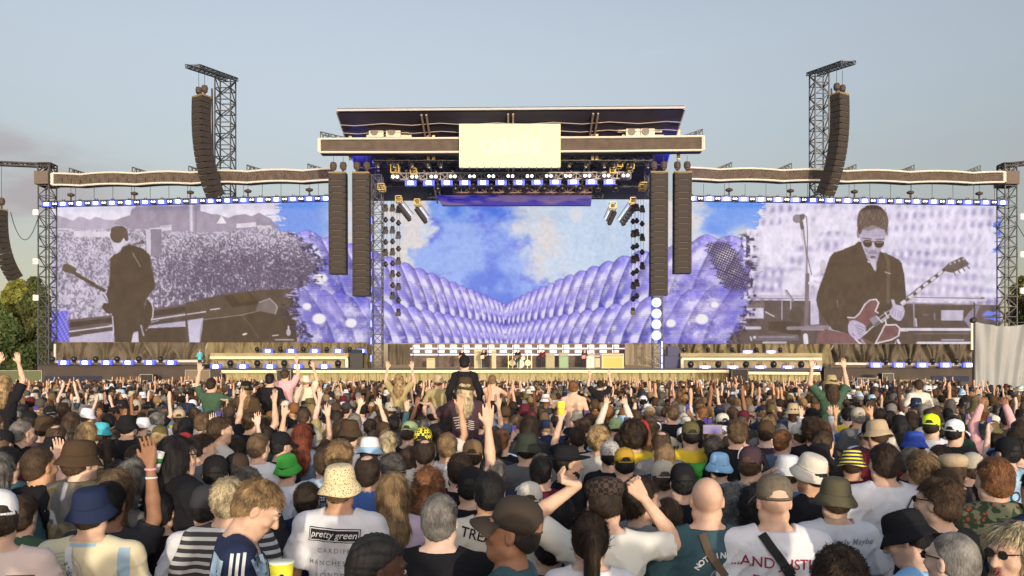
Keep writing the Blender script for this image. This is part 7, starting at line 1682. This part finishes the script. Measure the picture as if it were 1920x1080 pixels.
hero(797, 823, 6.0, 'man with thinning dark brown hair and a grey-white T-shirt', ref='thinning dark hair', hair='balding', hairc='dark_brown', top='offwhite', face=True)
hero(793, 800, 6.8, 'person in a white cap with a yellow and black checked front', ref='checked cap', hat='cap', hatm=m_pattern('check_yellow', 'plaid', (.70, .62, .05), (.02, .02, .02), 45), hairc='black', top='black')
hero(886, 823, 6.0, 'person in a tan brown cap left of the long dark hair', ref='tan brown cap', hat='cap', hatm=M('cap_tan', (.16, .10, .05), .9), hairc='dark_brown', top='black')
b, t, hm = hero(862, 850, 5.6, 'person with a bare arm raised straight up and a black sleeve', ref='straight raised arm', hair='short', hairc='dark_brown', top='black', poses=(('down'), ((.22, .05, 1.68), (.20, .08, 1.96), (.0, .05, 1), .15)), scale=.98, raise_=1)
hero(920, 810, 6.6, 'woman with long dark brown hair in a pink-grey top', ref='long dark brown hair', hair='long', hairc='dark_brown', fem=True, top='charcoal')
hero(940, 806, 7.2, 'man with ginger hair and a dark T-shirt', ref='ginger hair', hair='short', hairc='ginger', top='black', face=True, yaw=-25)
hero(727, 808, 7.0, 'woman with blond hair tied back in a white top', ref='tied-back blond hair', hair='ponytail', hairc='white_blond', fem=True, top='white')
hero(693, 815, 6.4, 'person in a pale blue and white bucket hat', ref='pale bucket hat', hat='bucket', hatm='white', brimm='lightblue', hairc='brown', top='pink', hatpitch=8)
hero(656, 783, 7.2, 'person in a dark brown wide bucket hat', ref='wide dark hat', hat='bucket', hatm='brown', hairc='black', top='white')
hero(190, 789, 8.8, 'person in a turquoise bucket hat', ref='turquoise bucket hat', hat='bucket', hatm='cyan', hairc='brown', top='stone', hatpitch=10, scale=1.0)
hero(40, 788, 7.2, 'older man with short grey-blond hair and black T-shirt at the left', ref='grey-blond hair', hair='crop', hairc='grey', top='black', yaw=-25, face=True)
hero(106, 796, 7.0, 'man with a brown balding crown', ref='balding crown', hair='balding', hairc='brown', top='charcoal')
hero(84, 776, 8.0, 'person in a dark brown bucket hat behind the grey-blond hair', ref='brown hat behind', hat='bucket', hatm='brown', hairc='black', top='plum')
hero(238, 775, 8.5, 'person in a black bucket hat right of the turquoise hat', ref='black hat right of turquoise', hat='bucket', hatm='black', hairc='black', top='black')
hero(300, 797, 8.0, 'person in a dark olive cap with ear flaps', ref='olive cap', hat='cap', hatm='olive', hairc='blond', hair='long', top='green')
hero(255, 835, 6.2, 'person in a royal blue jersey behind the raised arm', ref='royal blue jersey', hair='short', hairc='dark_brown', top='royal', scale=.92)
hero(1499, 793, 8.0, 'person in a cream cap with dark trim', ref='cream cap with trim', hat='cap', hatm='offwhite', hairc='brown', top='charcoal', yaw=15)
hero(1467, 806, 7.2, 'man with ginger brown hair and glasses looking right', ref='ginger brown hair', hair='short', hairc='ginger', top='denim', yaw=-50, face=True)
hero(1526, 782, 7.8, 'person with bushy curly brown hair', ref='bushy brown hair', hair='afro', hairc='brown', top='black')
hero(1382, 785, 6.9, 'man with wavy light brown hair and a black T-shirt', ref='wavy light brown hair', hair='messy', hairc='light_brown', top='black', wd=1.1, yaw=-5, face=True)
b, t, hm = hero(1338, 816, 7.0, 'person with grey-brown curly hair holding up a phone in both hands', ref='phone held up', hair='curly', hairc='dark_grey', top='brightgreen', poses=(((.26, .16, 1.42), (.13, .26, 1.70), (.5, .05, 1), .5), ((.26, .16, 1.42), (.13, .26, 1.70), (.5, .05, 1), .5)), yaw=4)
PH = empty('mobile_phone', at(1336, 805, 7.1)); tag(PH, 'phone filming the stage, held above the grey-brown curls', 'phone', 'phones held up in the crowd')
MB().box(-.085, .085, -.004, .004, -.04, .04).build('body', M('phone_black', (.01, .01, .012), .3), PH); MB().box(-.078, .078, -.0065, -.0045, -.035, .035).build('screen', M('phone_screen', (.02, .02, .04), .2, emit=lin((110, 90, 180)), es=.35), PH)
hero(1188, 785, 6.8, 'person with a bush of dark brown curly hair', ref='bush of dark curls', hair='afro', hairc='dark_brown', top='yellow', sleeve='long', yaw=0)
hero(1240, 808, 6.5, 'man with a balding sunlit crown behind the short blond hair', ref='sunlit balding crown', hair='balding', hairc='brown', top='grey')
hero(1295, 789, 7.2, 'person in an olive green cap and yellow top', ref='olive green cap', hat='cap', hatm='olive', hairc='black', top='yellow')
hero(1420, 905, 4.6, 'woman with wavy dark hair and grey shawl behind the backward cap', ref='wavy dark hair', hair='longcurly', hairc='black', fem=True, top='grey')
hero(1378, 905, 4.9, 'woman with long grey curly hair right of the bald man', ref='long grey curly hair', hair='longcurly', hairc='grey', fem=True, top='grey')
hero(610, 838, 5.6, 'person in a white jacket left of the golden hair', ref='white jacket', hair='short', hairc='brown', top='white', sleeve='long', scale=.95)
hero(770, 838, 6.6, 'person in a pink-beige top left of the curly auburn hair', ref='pink-beige top', hair='bob', hairc='brown', fem=True, top='pink', scale=.95)
hero(1640, 905, 5.2, 'person with brown cropped hair left of the black bucket hat', ref='brown cropped hair', hair='crop', hairc='brown', top='charcoal', scale=.92)
hero(1850, 900, 5.4, 'person in a navy striped jacket behind the red flowered shirt', ref='navy striped jacket', hair='short', hairc='dark_brown', topm=m_pattern('stripes_nv', 'stripes', (.015, .018, .03), (.25, .27, .3), 26), sleeve='long', scale=.93)
hero(1950, 880, 4.2, 'person in a dark top cut by the right edge behind the blond woman', ref='right edge', hair='short', hairc='dark_brown', top='navy')
hero(-10, 850, 4.6, 'person with shoulder-length grey hair cut by the left edge', ref='left edge', hair='bob', hairc='grey', top='teal')
hero(12, 838, 5.3, 'person holding a hand up by the face near the left edge', ref='hand by the face', hair='short', hairc='black', top='teal', poses=('down', 'bent_up'))
hero(300, 925, 4.7, 'person in a dark coat in front of the long black hair', ref='dark coat', hair='short', hairc='black', top='black', sleeve='long', scale=.9)
hero(575, 905, 5.1, 'person in a navy top behind the blond man looking down', ref='navy top', hair='short', hairc='dark_brown', top='navy', scale=.9)
hero(1050, 930, 4.6, 'person in a dark blue top behind the raised left forearm', ref='dark blue top', hair='short', hairc='black', top='navy', scale=.92)
hero(1030, 985, 4.0, 'person in a maroon striped top beside the ponytail', ref='maroon stripes', hair='short', hairc='black', topm=m_pattern('stripes_mr', 'stripes', (.02, .02, .05), (.12, .02, .03), 14), scale=.88)

b, t, hm = hero(1082, 800, 7.6, 'person holding a yellow paper cup up high with a bare arm', ref='raised yellow cup', hair='short', hairc='dark_brown', top='black', poses=(((.24, .10, 1.58), (.16, .18, 1.84), (.0, .1, 1), .7), 'down'))
q = Matrix.LocRotScale(b.location, b.rotation_euler, b.scale) @ Vector((-.16, .19, 1.96)); g_ = empty('paper_cup', q); tag(g_, 'yellow paper cup raised highest in the middle of the crowd', 'cup', 'paper cups in the crowd')
MB().lathe([(.034, -.07), (.047, .07), (.045, .068), (.032, -.068)], n=14).build('cup_wall', M('cup_yellow', (.75, .68, .05), .5), g_, True); MB().lathe([(.046, .066), (.049, .07), (.046, .074)], n=14).build('rim', M('cup_rim', (.8, .78, .6), .5), g_, True)
g_ = empty('paper_cup', at(291, 862, 4.75)); tag(g_, 'white paper cup with green print in front of the long black hair', 'cup', 'paper cups in the crowd'); g_.rotation_euler = (0, .2, 0)
MB().lathe([(.034, -.07), (.045, .05), (.043, .048), (.032, -.068)], n=14).build('cup_wall', M('cup_white', (.7, .7, .66), .5), g_, True); MB().lathe([(.0405, -.015), (.0425, .015)], n=14).build('green_band', M('cup_green', (.05, .2, .08), .6), g_, True)
# ---------------------------------------------------------------- riders on shoulders and others who stand out above the heads
def rider(px, py, d, label, ref, **kw):
    b, t, hm = hero(px, py, d, label, ref=ref, raise_=1, scale=.97, **kw)
    HERO.pop(); return b, t, hm
rider(822, 700, 15.0, 'person in a tall straw-coloured hat and khaki shirt sitting on shoulders', 'straw hat rider', hat='bucket', hatm='tan', hairc='ginger', top='khaki', wd=1.0)
b, t, hm = rider(872, 703, 9.4, 'person in a big black bucket hat and plum-grey T-shirt with pale print, on shoulders', 'black hat rider', hat='bucket', hatm='brown', hairc='white_blond', hair='long', top='plum', fem=True, poses=('shoulder', 'down')); s = Skin(t)
for k in range(5): s.rect(-.07 + .01 * k, 1.30 - .030 * k, .15, .010, M('print_stone', (.45, .43, .36), .9), rot=.2, n=6); s.rect(.08, 1.25 - .024 * k, .07, .008, M('print_stone'), rot=-.2, n=4)
rider(871, 664, 13.5, 'person in a black hooded jacket riding highest above the crowd at centre', 'black hood rider', hat='beanie', hatm='black', hairc='black', top='black', sleeve='long', wd=.95, hood=True)
rider(396, 709, 14.5, 'person in a dark green T-shirt on shoulders with both arms spread up', 'green shirt rider', hairc='dark_brown', top='green', poses=('up', 'shoulder'))
rider(461, 712, 13.5, 'woman in a black hat with long blond hair, brown top, on shoulders', 'black hat woman', hat='bucket', hatm='black', hair='long', hairc='golden', fem=True, top='brown', poses=('shoulder', 'down'))
rider(506, 699, 15.5, 'man in a black cap and black T-shirt sitting above the crowd on the left', 'black cap rider', hat='cap', hatm='black', hairc='black', top='black', wd=1.1)
rider(534, 692, 17, 'person in a pink-red top leaning right with one arm thrown up', 'pink top rider', hairc='brown', top='pink', poses=('down', 'point'))
rider(573, 702, 18, 'person in a white bucket hat and beige top on shoulders near the left deck', 'white hat rider', hat='bucket', hatm='offwhite', top='cream', hairc='blond', poses=('down', 'high'))
rider(748, 702, 17, 'blond person in a gold top above the crowd left of centre', 'gold top rider', hair='long', hairc='blond', fem=True, top='khaki', poses=('up', 'up'))
rider(1075, 713, 13.6, 'shirtless man with cropped red-brown hair and shoulder straps, above the crowd', 'shirtless rider', hair='crop', hairc='ginger', shirtless=True, skin='light', yaw=-8, poses=('shoulder', 'down'))
rider(923, 703, 17.5, 'shirtless person with arms around shoulders right of the big black hat', 'bare back rider', hairc='golden', shirtless=True, skin='light', poses=('shoulder', 'shoulder'))
rider(1558, 700, 13.0, 'person in an olive hat and green jacket on shoulders, both arms high, right side', 'olive hat rider', hat='bucket', hatm='khaki', hair='long', hairc='brown', top='green', poses=('up', 'up'))
rider(1722, 712, 16.0, 'person in a cream T-shirt on shoulders at the right by the deck', 'cream shirt rider', hairc='brown', top='offwhite')
rider(1738, 722, 17.0, 'person in a white cap and pale pullover next to the cream T-shirt rider', 'white cap rider', hat='cap', hatm='white', top='stone')
rider(8, 704, 12.0, 'blond person at the left edge with both arms stretched high', 'left edge rider', hairc='blond', hair='long', top='black', poses=('high', 'high'))
rider(1125, 713, 21.0, 'person with both bare arms in the air right of the shirtless man', 'bare arms', hairc='dark_brown', top='black', poses=('up', 'up'))

# ---------------------------------------------------------------- the rest of the nearest three hundred
NFILL = 300 - len(PLACED) - 6
fr = random.Random(77)
TOPS = [('black', 'black'), ('charcoal', 'dark grey'), ('navy', 'navy'), ('white', 'white'), ('offwhite', 'off-white'), ('midgrey', 'grey'), ('grey', 'light grey'), ('green', 'dark green'), ('olive', 'olive'), ('denim', 'denim blue'), ('blue', 'blue'), ('lightblue', 'light blue'), ('maroon', 'maroon'), ('brown', 'brown'), ('khaki', 'khaki'), ('plum', 'plum'), ('stone', 'stone'), ('red', 'red'), ('teal', 'teal'), ('pink', 'pink'), ('yellow', 'mustard yellow')]
TW = [18, 11, 10, 15, 9, 8, 7, 4, 3, 5, 4, 6, 2, 4, 2, 3, 3, 1, 3, 1, 1]
HAIRS = [('black', 'black'), ('dark_brown', 'dark brown'), ('brown', 'brown'), ('light_brown', 'light brown'), ('golden', 'golden'), ('blond', 'blond'), ('ginger', 'ginger'), ('grey', 'grey'), ('dark_grey', 'dark grey')]
HW_ = [9, 16, 14, 8, 5, 3, 3, 3, 4]
STY = [('short', 'short'), ('crop', 'cropped'), ('messy', 'tousled'), ('curly', 'curly'), ('long', 'long'), ('ponytail', 'tied-back'), ('balding', 'thinning'), ('bob', 'chin-length'), ('longcurly', 'long curly')]
SW = [16, 9, 10, 4, 6, 3, 3, 3, 2]
HATS = [('bucket', 'bucket hat'), ('cap', 'cap'), ('cap_back', 'backward cap'), ('beanie', 'beanie')]
HC = [('black', 'black'), ('brown', 'dark brown'), ('navy', 'navy'), ('white', 'white'), ('offwhite', 'cream'), ('olive', 'olive'), ('charcoal', 'dark grey'), ('stone', 'stone'), ('lightblue', 'pale blue'), ('palegreen', 'pale green'), ('maroon', 'maroon'), ('tan', 'tan'), ('red', 'red')]
HCW = [14, 9, 6, 6, 4, 4, 6, 4, 2, 1, 2, 3, 1]
pick = lambda L, W_2: fr.choices(L, W_2)[0]
cand = []
yy = 5.2; 
while yy < 20:
    sp = .55; half = .655 * yy + .6; n = int(2 * half / sp)
    for k in range(n + 1):
        cand.append((-half + k * sp + fr.uniform(-.13, .13), yy + fr.uniform(-.16, .16)))
    yy += .54
used_labels = set(); filled = 0; LAST = 0
POS = [('down', 'down')] * 26 + [('down', 'up'), ('up', 'up'), ('down', 'point'), ('front', 'front'), ('down', 'phone'), ('high', 'high'), ('down', 'cup')]
PHR = {('down', 'up'): 'one arm up', ('up', 'up'): 'both arms up', ('down', 'point'): 'one arm raised', ('down', 'phone'): 'a phone raised', ('high', 'high'): 'both hands high', ('down', 'cup'): 'a cup in hand'}
for (x, y) in sorted(cand, key=lambda c: c[1]):
    if filled >= NFILL: break
    LAST = y
    if any((x - a) ** 2 + (y - b_) ** 2 < .42 ** 2 for a, b_ in PLACED): continue
    Hh = fr.uniform(1.54, 1.82); px = 960 + x * F / y; py = HY + (CAMZ - (G(y) + Hh)) * F / y; r_ = 150 / y
    if not (-30 < px < 1950): continue
    # never stand in front of someone who was placed from the photograph
    if any(y < hd and abs(px - hx) < hw * .42 + r_ * .75 and py < hy + hw * .55 for hx, hy, hd, hw, _ in HERO): continue
    for attempt in range(12):
        tp, tn = pick(TOPS, TW); hc, hn = pick(HAIRS, HW_); st, sn = pick(STY, SW); hat = None; kw = {}
        if fr.random() < .36:
            hk, hname = pick(HATS, [6, 6, 3, 1]); cc_, cn = pick(HC, HCW); kw = dict(hat=hk, hatm=cc_); phrase = 'a %s %s' % (cn, hname)
            if st in ('messy', 'curly', 'balding', 'longcurly'): st = 'short'
        else: phrase = '%s %s hair' % (sn, hn)
        pose = fr.choice(POS) if y > 6.5 else ('down', 'down')
        if pose[1] != 'down' and any(hd > y and abs(hx - px) < 330 / y + hw * .3 and py - 620 / y < hy < py + 10 for hx, hy, hd, hw, _ in HERO): pose = ('down', 'down')
        near = sorted(HERO, key=lambda h: (h[0] - px) ** 2 + ((h[1] - py) * 1.5) ** 2)[0]; dx, dy = px - near[0], py - near[1]
        rel = ('behind' if dy < 0 else 'in front of') if abs(dx) < 16 else ('left of' if dx < 0 else 'right of')
        lab = 'person with %s, %s top, %s the %s' % (phrase, tn, rel, near[4])
        if pose in PHR and fr.random() < 2: lab2 = 'person with %s, %s top, %s, %s the %s' % (phrase, tn, PHR[pose], rel, near[4]); lab = lab2 if len(lab2.split()) <= 16 else lab
        if len(lab.split()) > 16: lab = 'person with %s, %s top, by the %s' % (phrase, tn, near[4])
        if len(lab.split()) > 16: lab = 'person with %s, by the %s' % (phrase, near[4])
        if lab not in used_labels: break
    used_labels.add(lab)
    fem = st in ('long', 'bob', 'ponytail', 'longcurly')
    sk = fr.choices(['pale', 'light', 'tan', 'brown', 'dark'], [3, 8, 5, 2, 1])[0]
    yaw = fr.gauss(0, 22); hd = (fr.choice([0, 0, 0, 25, -25, 12, -12]), fr.choice([0, 0, 6, 12]), 0)
    person(x, y, G(y), yaw=yaw, poses=pose, head=hd, skin=sk, hair=st, hairc=hc, top=tp, sleeve='long' if fr.random() < .22 else 'short', fem=fem, res=1.5 if y < 9 else 1.9, scale=Hh / 1.775, label=lab, group='people standing in the crowd', seed=fr.randrange(4), mirror=fr.random() < .5, hands=pose != ('down', 'down'), hatpitch=fr.uniform(-8, 8), **kw)
    if pose in (('down', 'phone'), ('down', 'cup')) and filled % 1 == 0:
        o_ = bpy.context.view_layer.objects.active; e_, w_, f_, c_ = ARM[pose[1]]; hp_ = Vector(w_) + Vector(f_).normalized() * .09
        ob = [c for c in COL.objects if c.name.startswith('person')][-1]; mx_ = Matrix.LocRotScale(ob.location, ob.rotation_euler, ob.scale); q = mx_ @ (hp_ + Vector((0, .01, .03)))
        if pose[1] == 'phone':
            g_ = empty('mobile_phone', q, R(yaw)); tag(g_, ' '.join(('phone held by person with ' + phrase + ' ' + rel + ' the ' + near[4]).split()[:16]), 'phone', 'phones held up in the crowd')
            MB().box(-.038, .038, -.004, .004, -.078, .078).build('body', M('phone_black', (.01, .01, .012), .3), g_); MB().box(-.034, .034, -.0065, -.0045, -.070, .070).build('screen', M('phone_screen', (.02, .02, .04), .2), g_)
        else:
            g_ = empty('paper_cup', q, 0); tag(g_, 'yellow paper cup held by the person ' + rel + ' the ' + near[4], 'cup', 'paper cups in the crowd')
            MB().lathe([(.034, -.06), (.045, .05), (.043, .048), (.032, -.058)], n=14).build('cup_wall', M('cup_yellow', (.75, .68, .05), .5), g_, True)
    PLACED.append((x, y)); filled += 1
print('FILLED', filled, 'to', LAST)

# ---------------------------------------------------------------- the band
zd2 = Z(690.5, 70)
GP = ('front', ((.26, .06, 1.12), (.06, .24, 1.10), (-1, .2, 0), .6))
for px, py, lab, kw in ((907, 650, 'bass player in a black T-shirt and dark jeans before the cream amplifier', dict(hairc='brown', top='black', yaw=170)),
                        (971, 655, 'musician in black standing with a guitar near the middle of the stage', dict(hairc='dark_brown', top='black', sleeve='long', yaw=185)),
                        (1096, 651, 'guitarist in black with a red guitar at the right of the band', dict(hairc='dark_grey', top='charcoal', sleeve='long', yaw=175)),
                        (866, 652, 'guitarist in a dark shirt at the left of the band', dict(hairc='brown', top='black', yaw=190)),
                        (1017, 655, 'person in a speckled dark shirt at the centre of the stage', dict(hairc='black', top='maroon', sleeve='long', yaw=180))):
    d = 73.5; b, t, hm = person(X(px, d), d, zd2, poses=GP, label=lab, group='band on the stage', res=1.8, hands=False, scale=1.02, **kw), 0, 0
    b = b[0]
    if 'uitar' in lab or 'bass' in lab:
        g = empty('electric_guitar', (X(px, d), d - .28, zd2 + 1.08)); tag(g, {907: 'pale bass guitar held by the player in the black T-shirt', 971: 'dark guitar held by the musician in the middle', 1096: 'red electric guitar of the guitarist on the right', 866: 'wooden electric guitar of the guitarist on the left'}[px], 'guitar', 'guitars of the band')
        mt = {907: M('guitar_cream', (.6, .45, .25), .4), 971: M('guitar_dark', (.05, .03, .02), .4), 1096: M('guitar_red', (.45, .03, .03), .3), 866: M('guitar_wood', (.3, .14, .05), .4)}[px]
        MB().prism([(.0, -.17), (-.12, -.19), (-.26, -.17), (-.30, -.02), (-.25, .13), (-.12, .12), (-.02, .17), (.06, .12), (.04, .02), (.08, -.10)], -.03, .02).build('body', mt, g)
        MB().bar((.02, -.02, .0), (.62, -.02, .30), .022).box(.60, .74, -.03, .01, .28, .38).build('neck', M('guitar_neck', (.12, .07, .04), .4), g)
        if px == 907: g.rotation_euler = (0, 0, 0)
# camera crane operator in turquoise
b = person(X(366, 67), 68, Z(694, 66.5), poses=('front', 'front'), label='camera operator in a turquoise top on the brown camera platform', res=1.8, hands=False, top='cyan', hairc='blond', yaw=60)[0]
# ================================================================== everyone farther back: one mass of people too many to count
mr_ = np.random.default_rng(12)
def lp_lathe(prof, c, n, sx, sy):
    V = []; Fq = []
    for r, z in prof:
        for i in range(n):
            a = 2 * math.pi * i / n; V.append((c[0] + r * math.cos(a) * sx, c[1] + r * math.sin(a) * sy, c[2] + z))
    for k in range(len(prof) - 1):
        for i in range(n): j = (i + 1) % n; Fq.append((k*n + i, k*n + j, (k+1)*n + j, (k+1)*n + i))
    return V, Fq
def lp_tube(pts, rs, n=5):
    mb = MB()
    for a, b_, r0, r1 in zip(pts[:-1], pts[1:], rs[:-1], rs[1:]): mb.bar(a, b_, r0, n, r1)
    return mb.v, [f for f in mb.f if len(f) == 4]
def lowpoly(kind, hatk):
    V = []; Q = []; C = []
    def add(vf, cid):
        v, f = vf; b_ = len(V); V.extend([tuple(p) for p in v]); Q.extend([tuple(b_ + i for i in q) for q in f]); C.extend([cid] * len(v))
    add(lp_lathe([(.02, -.14), (.055, -.10), (.074, -.03), (.078, .03), (.06, .085), (.01, .11)], (0, .012, 1.64), 8, 1, 1.15), 0)        # head
    add(lp_lathe([(.058, -.12), (.055, .0)], (0, -.01, 1.53), 6, 1, 1), 0)                                                                # neck
    if hatk != 2 : add(lp_lathe([(.03, -.075), (.080, -.055), (.090, .0), (.086, .055), (.060, .098), (.01, .118)], (0, -.022, 1.652), 8, 1, 1.08), 1)
    if hatk == 2: add(lp_lathe([(.06, -.10), (.092, -.30), (.098, -.12), (.094, .0), (.088, .055), (.060, .098), (.01, .118)], (0, -.032, 1.652), 8, 1, 1.0), 1)
    if hatk == 1: add(lp_lathe([(.143, -.062), (.09, .0), (.086, .06), (.07, .098), (.01, .104)], (0, -.01, 1.70), 10, 1, 1.12), 3)
    if hatk == 3:
        add(lp_lathe([(.092, -.02), (.09, .03), (.06, .085), (.01, .1)], (0, -.01, 1.69), 8, 1, 1.15), 3); add(([(-.06, .09, 1.69), (.06, .09, 1.69), (.05, .19, 1.67), (-.05, .19, 1.67)], [(0, 1, 2, 3)]), 3)
    add(lp_lathe([(.16, .9), (.155, 1.1), (.185, 1.28), (.215, 1.39), (.19, 1.445), (.10, 1.485), (.05, 1.51)], (0, 0, 0), 10, 1.0, .62), 2)   # trunk
    for sd, p in zip((-1, 1), kind):
        e, wv, fd, cu = ARM[p]; a = Vector((.18 * sd, 0, 1.42)); e = Vector((e[0] * sd, e[1], e[2])); wv = Vector((wv[0] * sd, wv[1], wv[2])); fd = Vector((fd[0] * sd, fd[1], fd[2])).normalized()
        m = a.lerp(e, .75); add(lp_tube([a, m], [.068, .060]), 2)
        if p != 'down': add(lp_tube([m, e, wv, wv + fd * .08, wv + fd * .17], [.044, .040, .028, .040, .022]), 0)
        else: add(lp_tube([m, e], [.044, .038]), 0)
    return np.array(V, np.float32), np.array(Q, np.int32), np.array(C)
kinds = [(('down', 'down'), 84), (('down', 'up'), 3), (('high', 'high'), 1), (('up', 'up'), 2), (('point', 'down'), 2), (('bent_up', 'down'), 2), (('down', 'phone'), 2), (('hat', 'hat'), 1)]
P = []
yy = LAST + .35
while yy < 66.5:
    sp = .54 + .004 * yy; half = .68 * yy + 1.5; n = int(2 * half / sp); xs_ = -half + np.arange(n + 1) * sp + mr_.uniform(-.2, .2, n + 1); ys_ = yy + mr_.uniform(-.22, .22, n + 1)
    for a, b_ in zip(xs_, ys_):
        px = 960 + a * F / b_
        if b_ > 38.8 and px > 1800: continue
        if b_ > 58.5 and px < 110: continue
        P.append((a, b_))
    yy += .54 + .003 * yy
front = len(P)
# the people standing behind the photographer, whose heads shade the nearest backs
yy = -.35
while yy > -16:
    n = 38
    for k in range(n):
        if yy > -.5 and abs(-11 + k * .66) < .45: continue
        P.append((-11 + k * .66 + mr_.uniform(-.2, .2), yy + mr_.uniform(-.2, .2)))
    yy -= .62
P = np.array(P); N = len(P); keep = np.ones(N, bool)
for a, b_ in PLACED:
    keep &= (P[:, 0] - a) ** 2 + (P[:, 1] - b_) ** 2 > .4 ** 2
P = P[keep]; N = len(P)
skc = np.array([SKIN[k] for k in ('pale', 'light', 'light', 'tan', 'tan', 'brown', 'dark')]); hrc = np.array([HAIRC[k] for k in ('black', 'dark_brown', 'dark_brown', 'brown', 'brown', 'light_brown', 'golden', 'ginger', 'grey', 'dark_grey')])
tpc = np.array([CLOTH[k] for k in ['black'] * 6 + ['charcoal'] * 4 + ['navy'] * 4 + ['white'] * 8 + ['offwhite'] * 5 + ['lightblue'] * 2 + ['grey', 'midgrey', 'midgrey', 'denim', 'lightblue', 'green', 'olive', 'maroon', 'brown', 'brown', 'khaki', 'stone', 'pink', 'teal', 'plum', 'plum', 'charcoal', 'midgrey']])
htc = np.array([CLOTH[k] for k in ['black'] * 6 + ['brown'] * 4 + ['navy', 'navy', 'white', 'white', 'offwhite', 'offwhite', 'olive', 'charcoal', 'stone', 'tan', 'lightblue', 'maroon', 'charcoal', 'brown', 'stone', 'navy', 'black', 'tan']])
kw_ = np.array([k[1] for k in kinds], float); kw_ /= kw_.sum(); ki = mr_.choice(len(kinds), N, p=kw_); hi_ = mr_.choice(4, N, p=[.52, .20, .12, .16])
AV, AQ, AC = [], [], []; off = 0
for a in range(len(kinds)):
    for h in range(4):
        sel = np.nonzero((ki == a) & (hi_ == h))[0]
        if len(sel) == 0: continue
        v, q, cid = lowpoly(kinds[a][0], h); n = len(sel)
        th = mr_.normal(0, .4, n); sc = np.where(P[sel, 1] > 0, mr_.uniform(1.54, 1.83, n), mr_.uniform(1.66, 1.90, n)) / 1.76; cs, sn = np.cos(th), np.sin(th)
        X_ = v[None, :, 0] * cs[:, None] - v[None, :, 1] * sn[:, None]; Y_ = v[None, :, 0] * sn[:, None] + v[None, :, 1] * cs[:, None]
        gz = np.where(P[sel, 1] > 3, -.2 * (1 - np.exp(-(P[sel, 1] - 3) / 6)), 0)
        W3 = np.stack([X_ * sc[:, None] + P[sel, 0][:, None], Y_ * sc[:, None] + P[sel, 1][:, None], v[None, :, 2] * sc[:, None] + gz[:, None]], -1)
        pal = np.stack([skc[mr_.integers(0, len(skc), n)], hrc[mr_.integers(0, len(hrc), n)], tpc[mr_.integers(0, len(tpc), n)], htc[mr_.integers(0, len(htc), n)]], 1)
        AV.append(W3.reshape(-1, 3)); AC.append(pal[:, cid].reshape(-1, 3)); AQ.append((q[None] + (off + np.arange(n) * len(v))[:, None, None]).reshape(-1, 4)); off += n * len(v)
crowd = link('crowd', np_mesh('crowd', np.concatenate(AV), np.concatenate(AQ), True, np.concatenate(AC)), M('crowd_cloth_and_skin', (.1, .1, .1), .85, attr='Col', spec=.15))
tag(crowd, 'dense mass of concertgoers filling the field up to the stage', 'crowd', kind='stuff')
print('MASS', N, off)
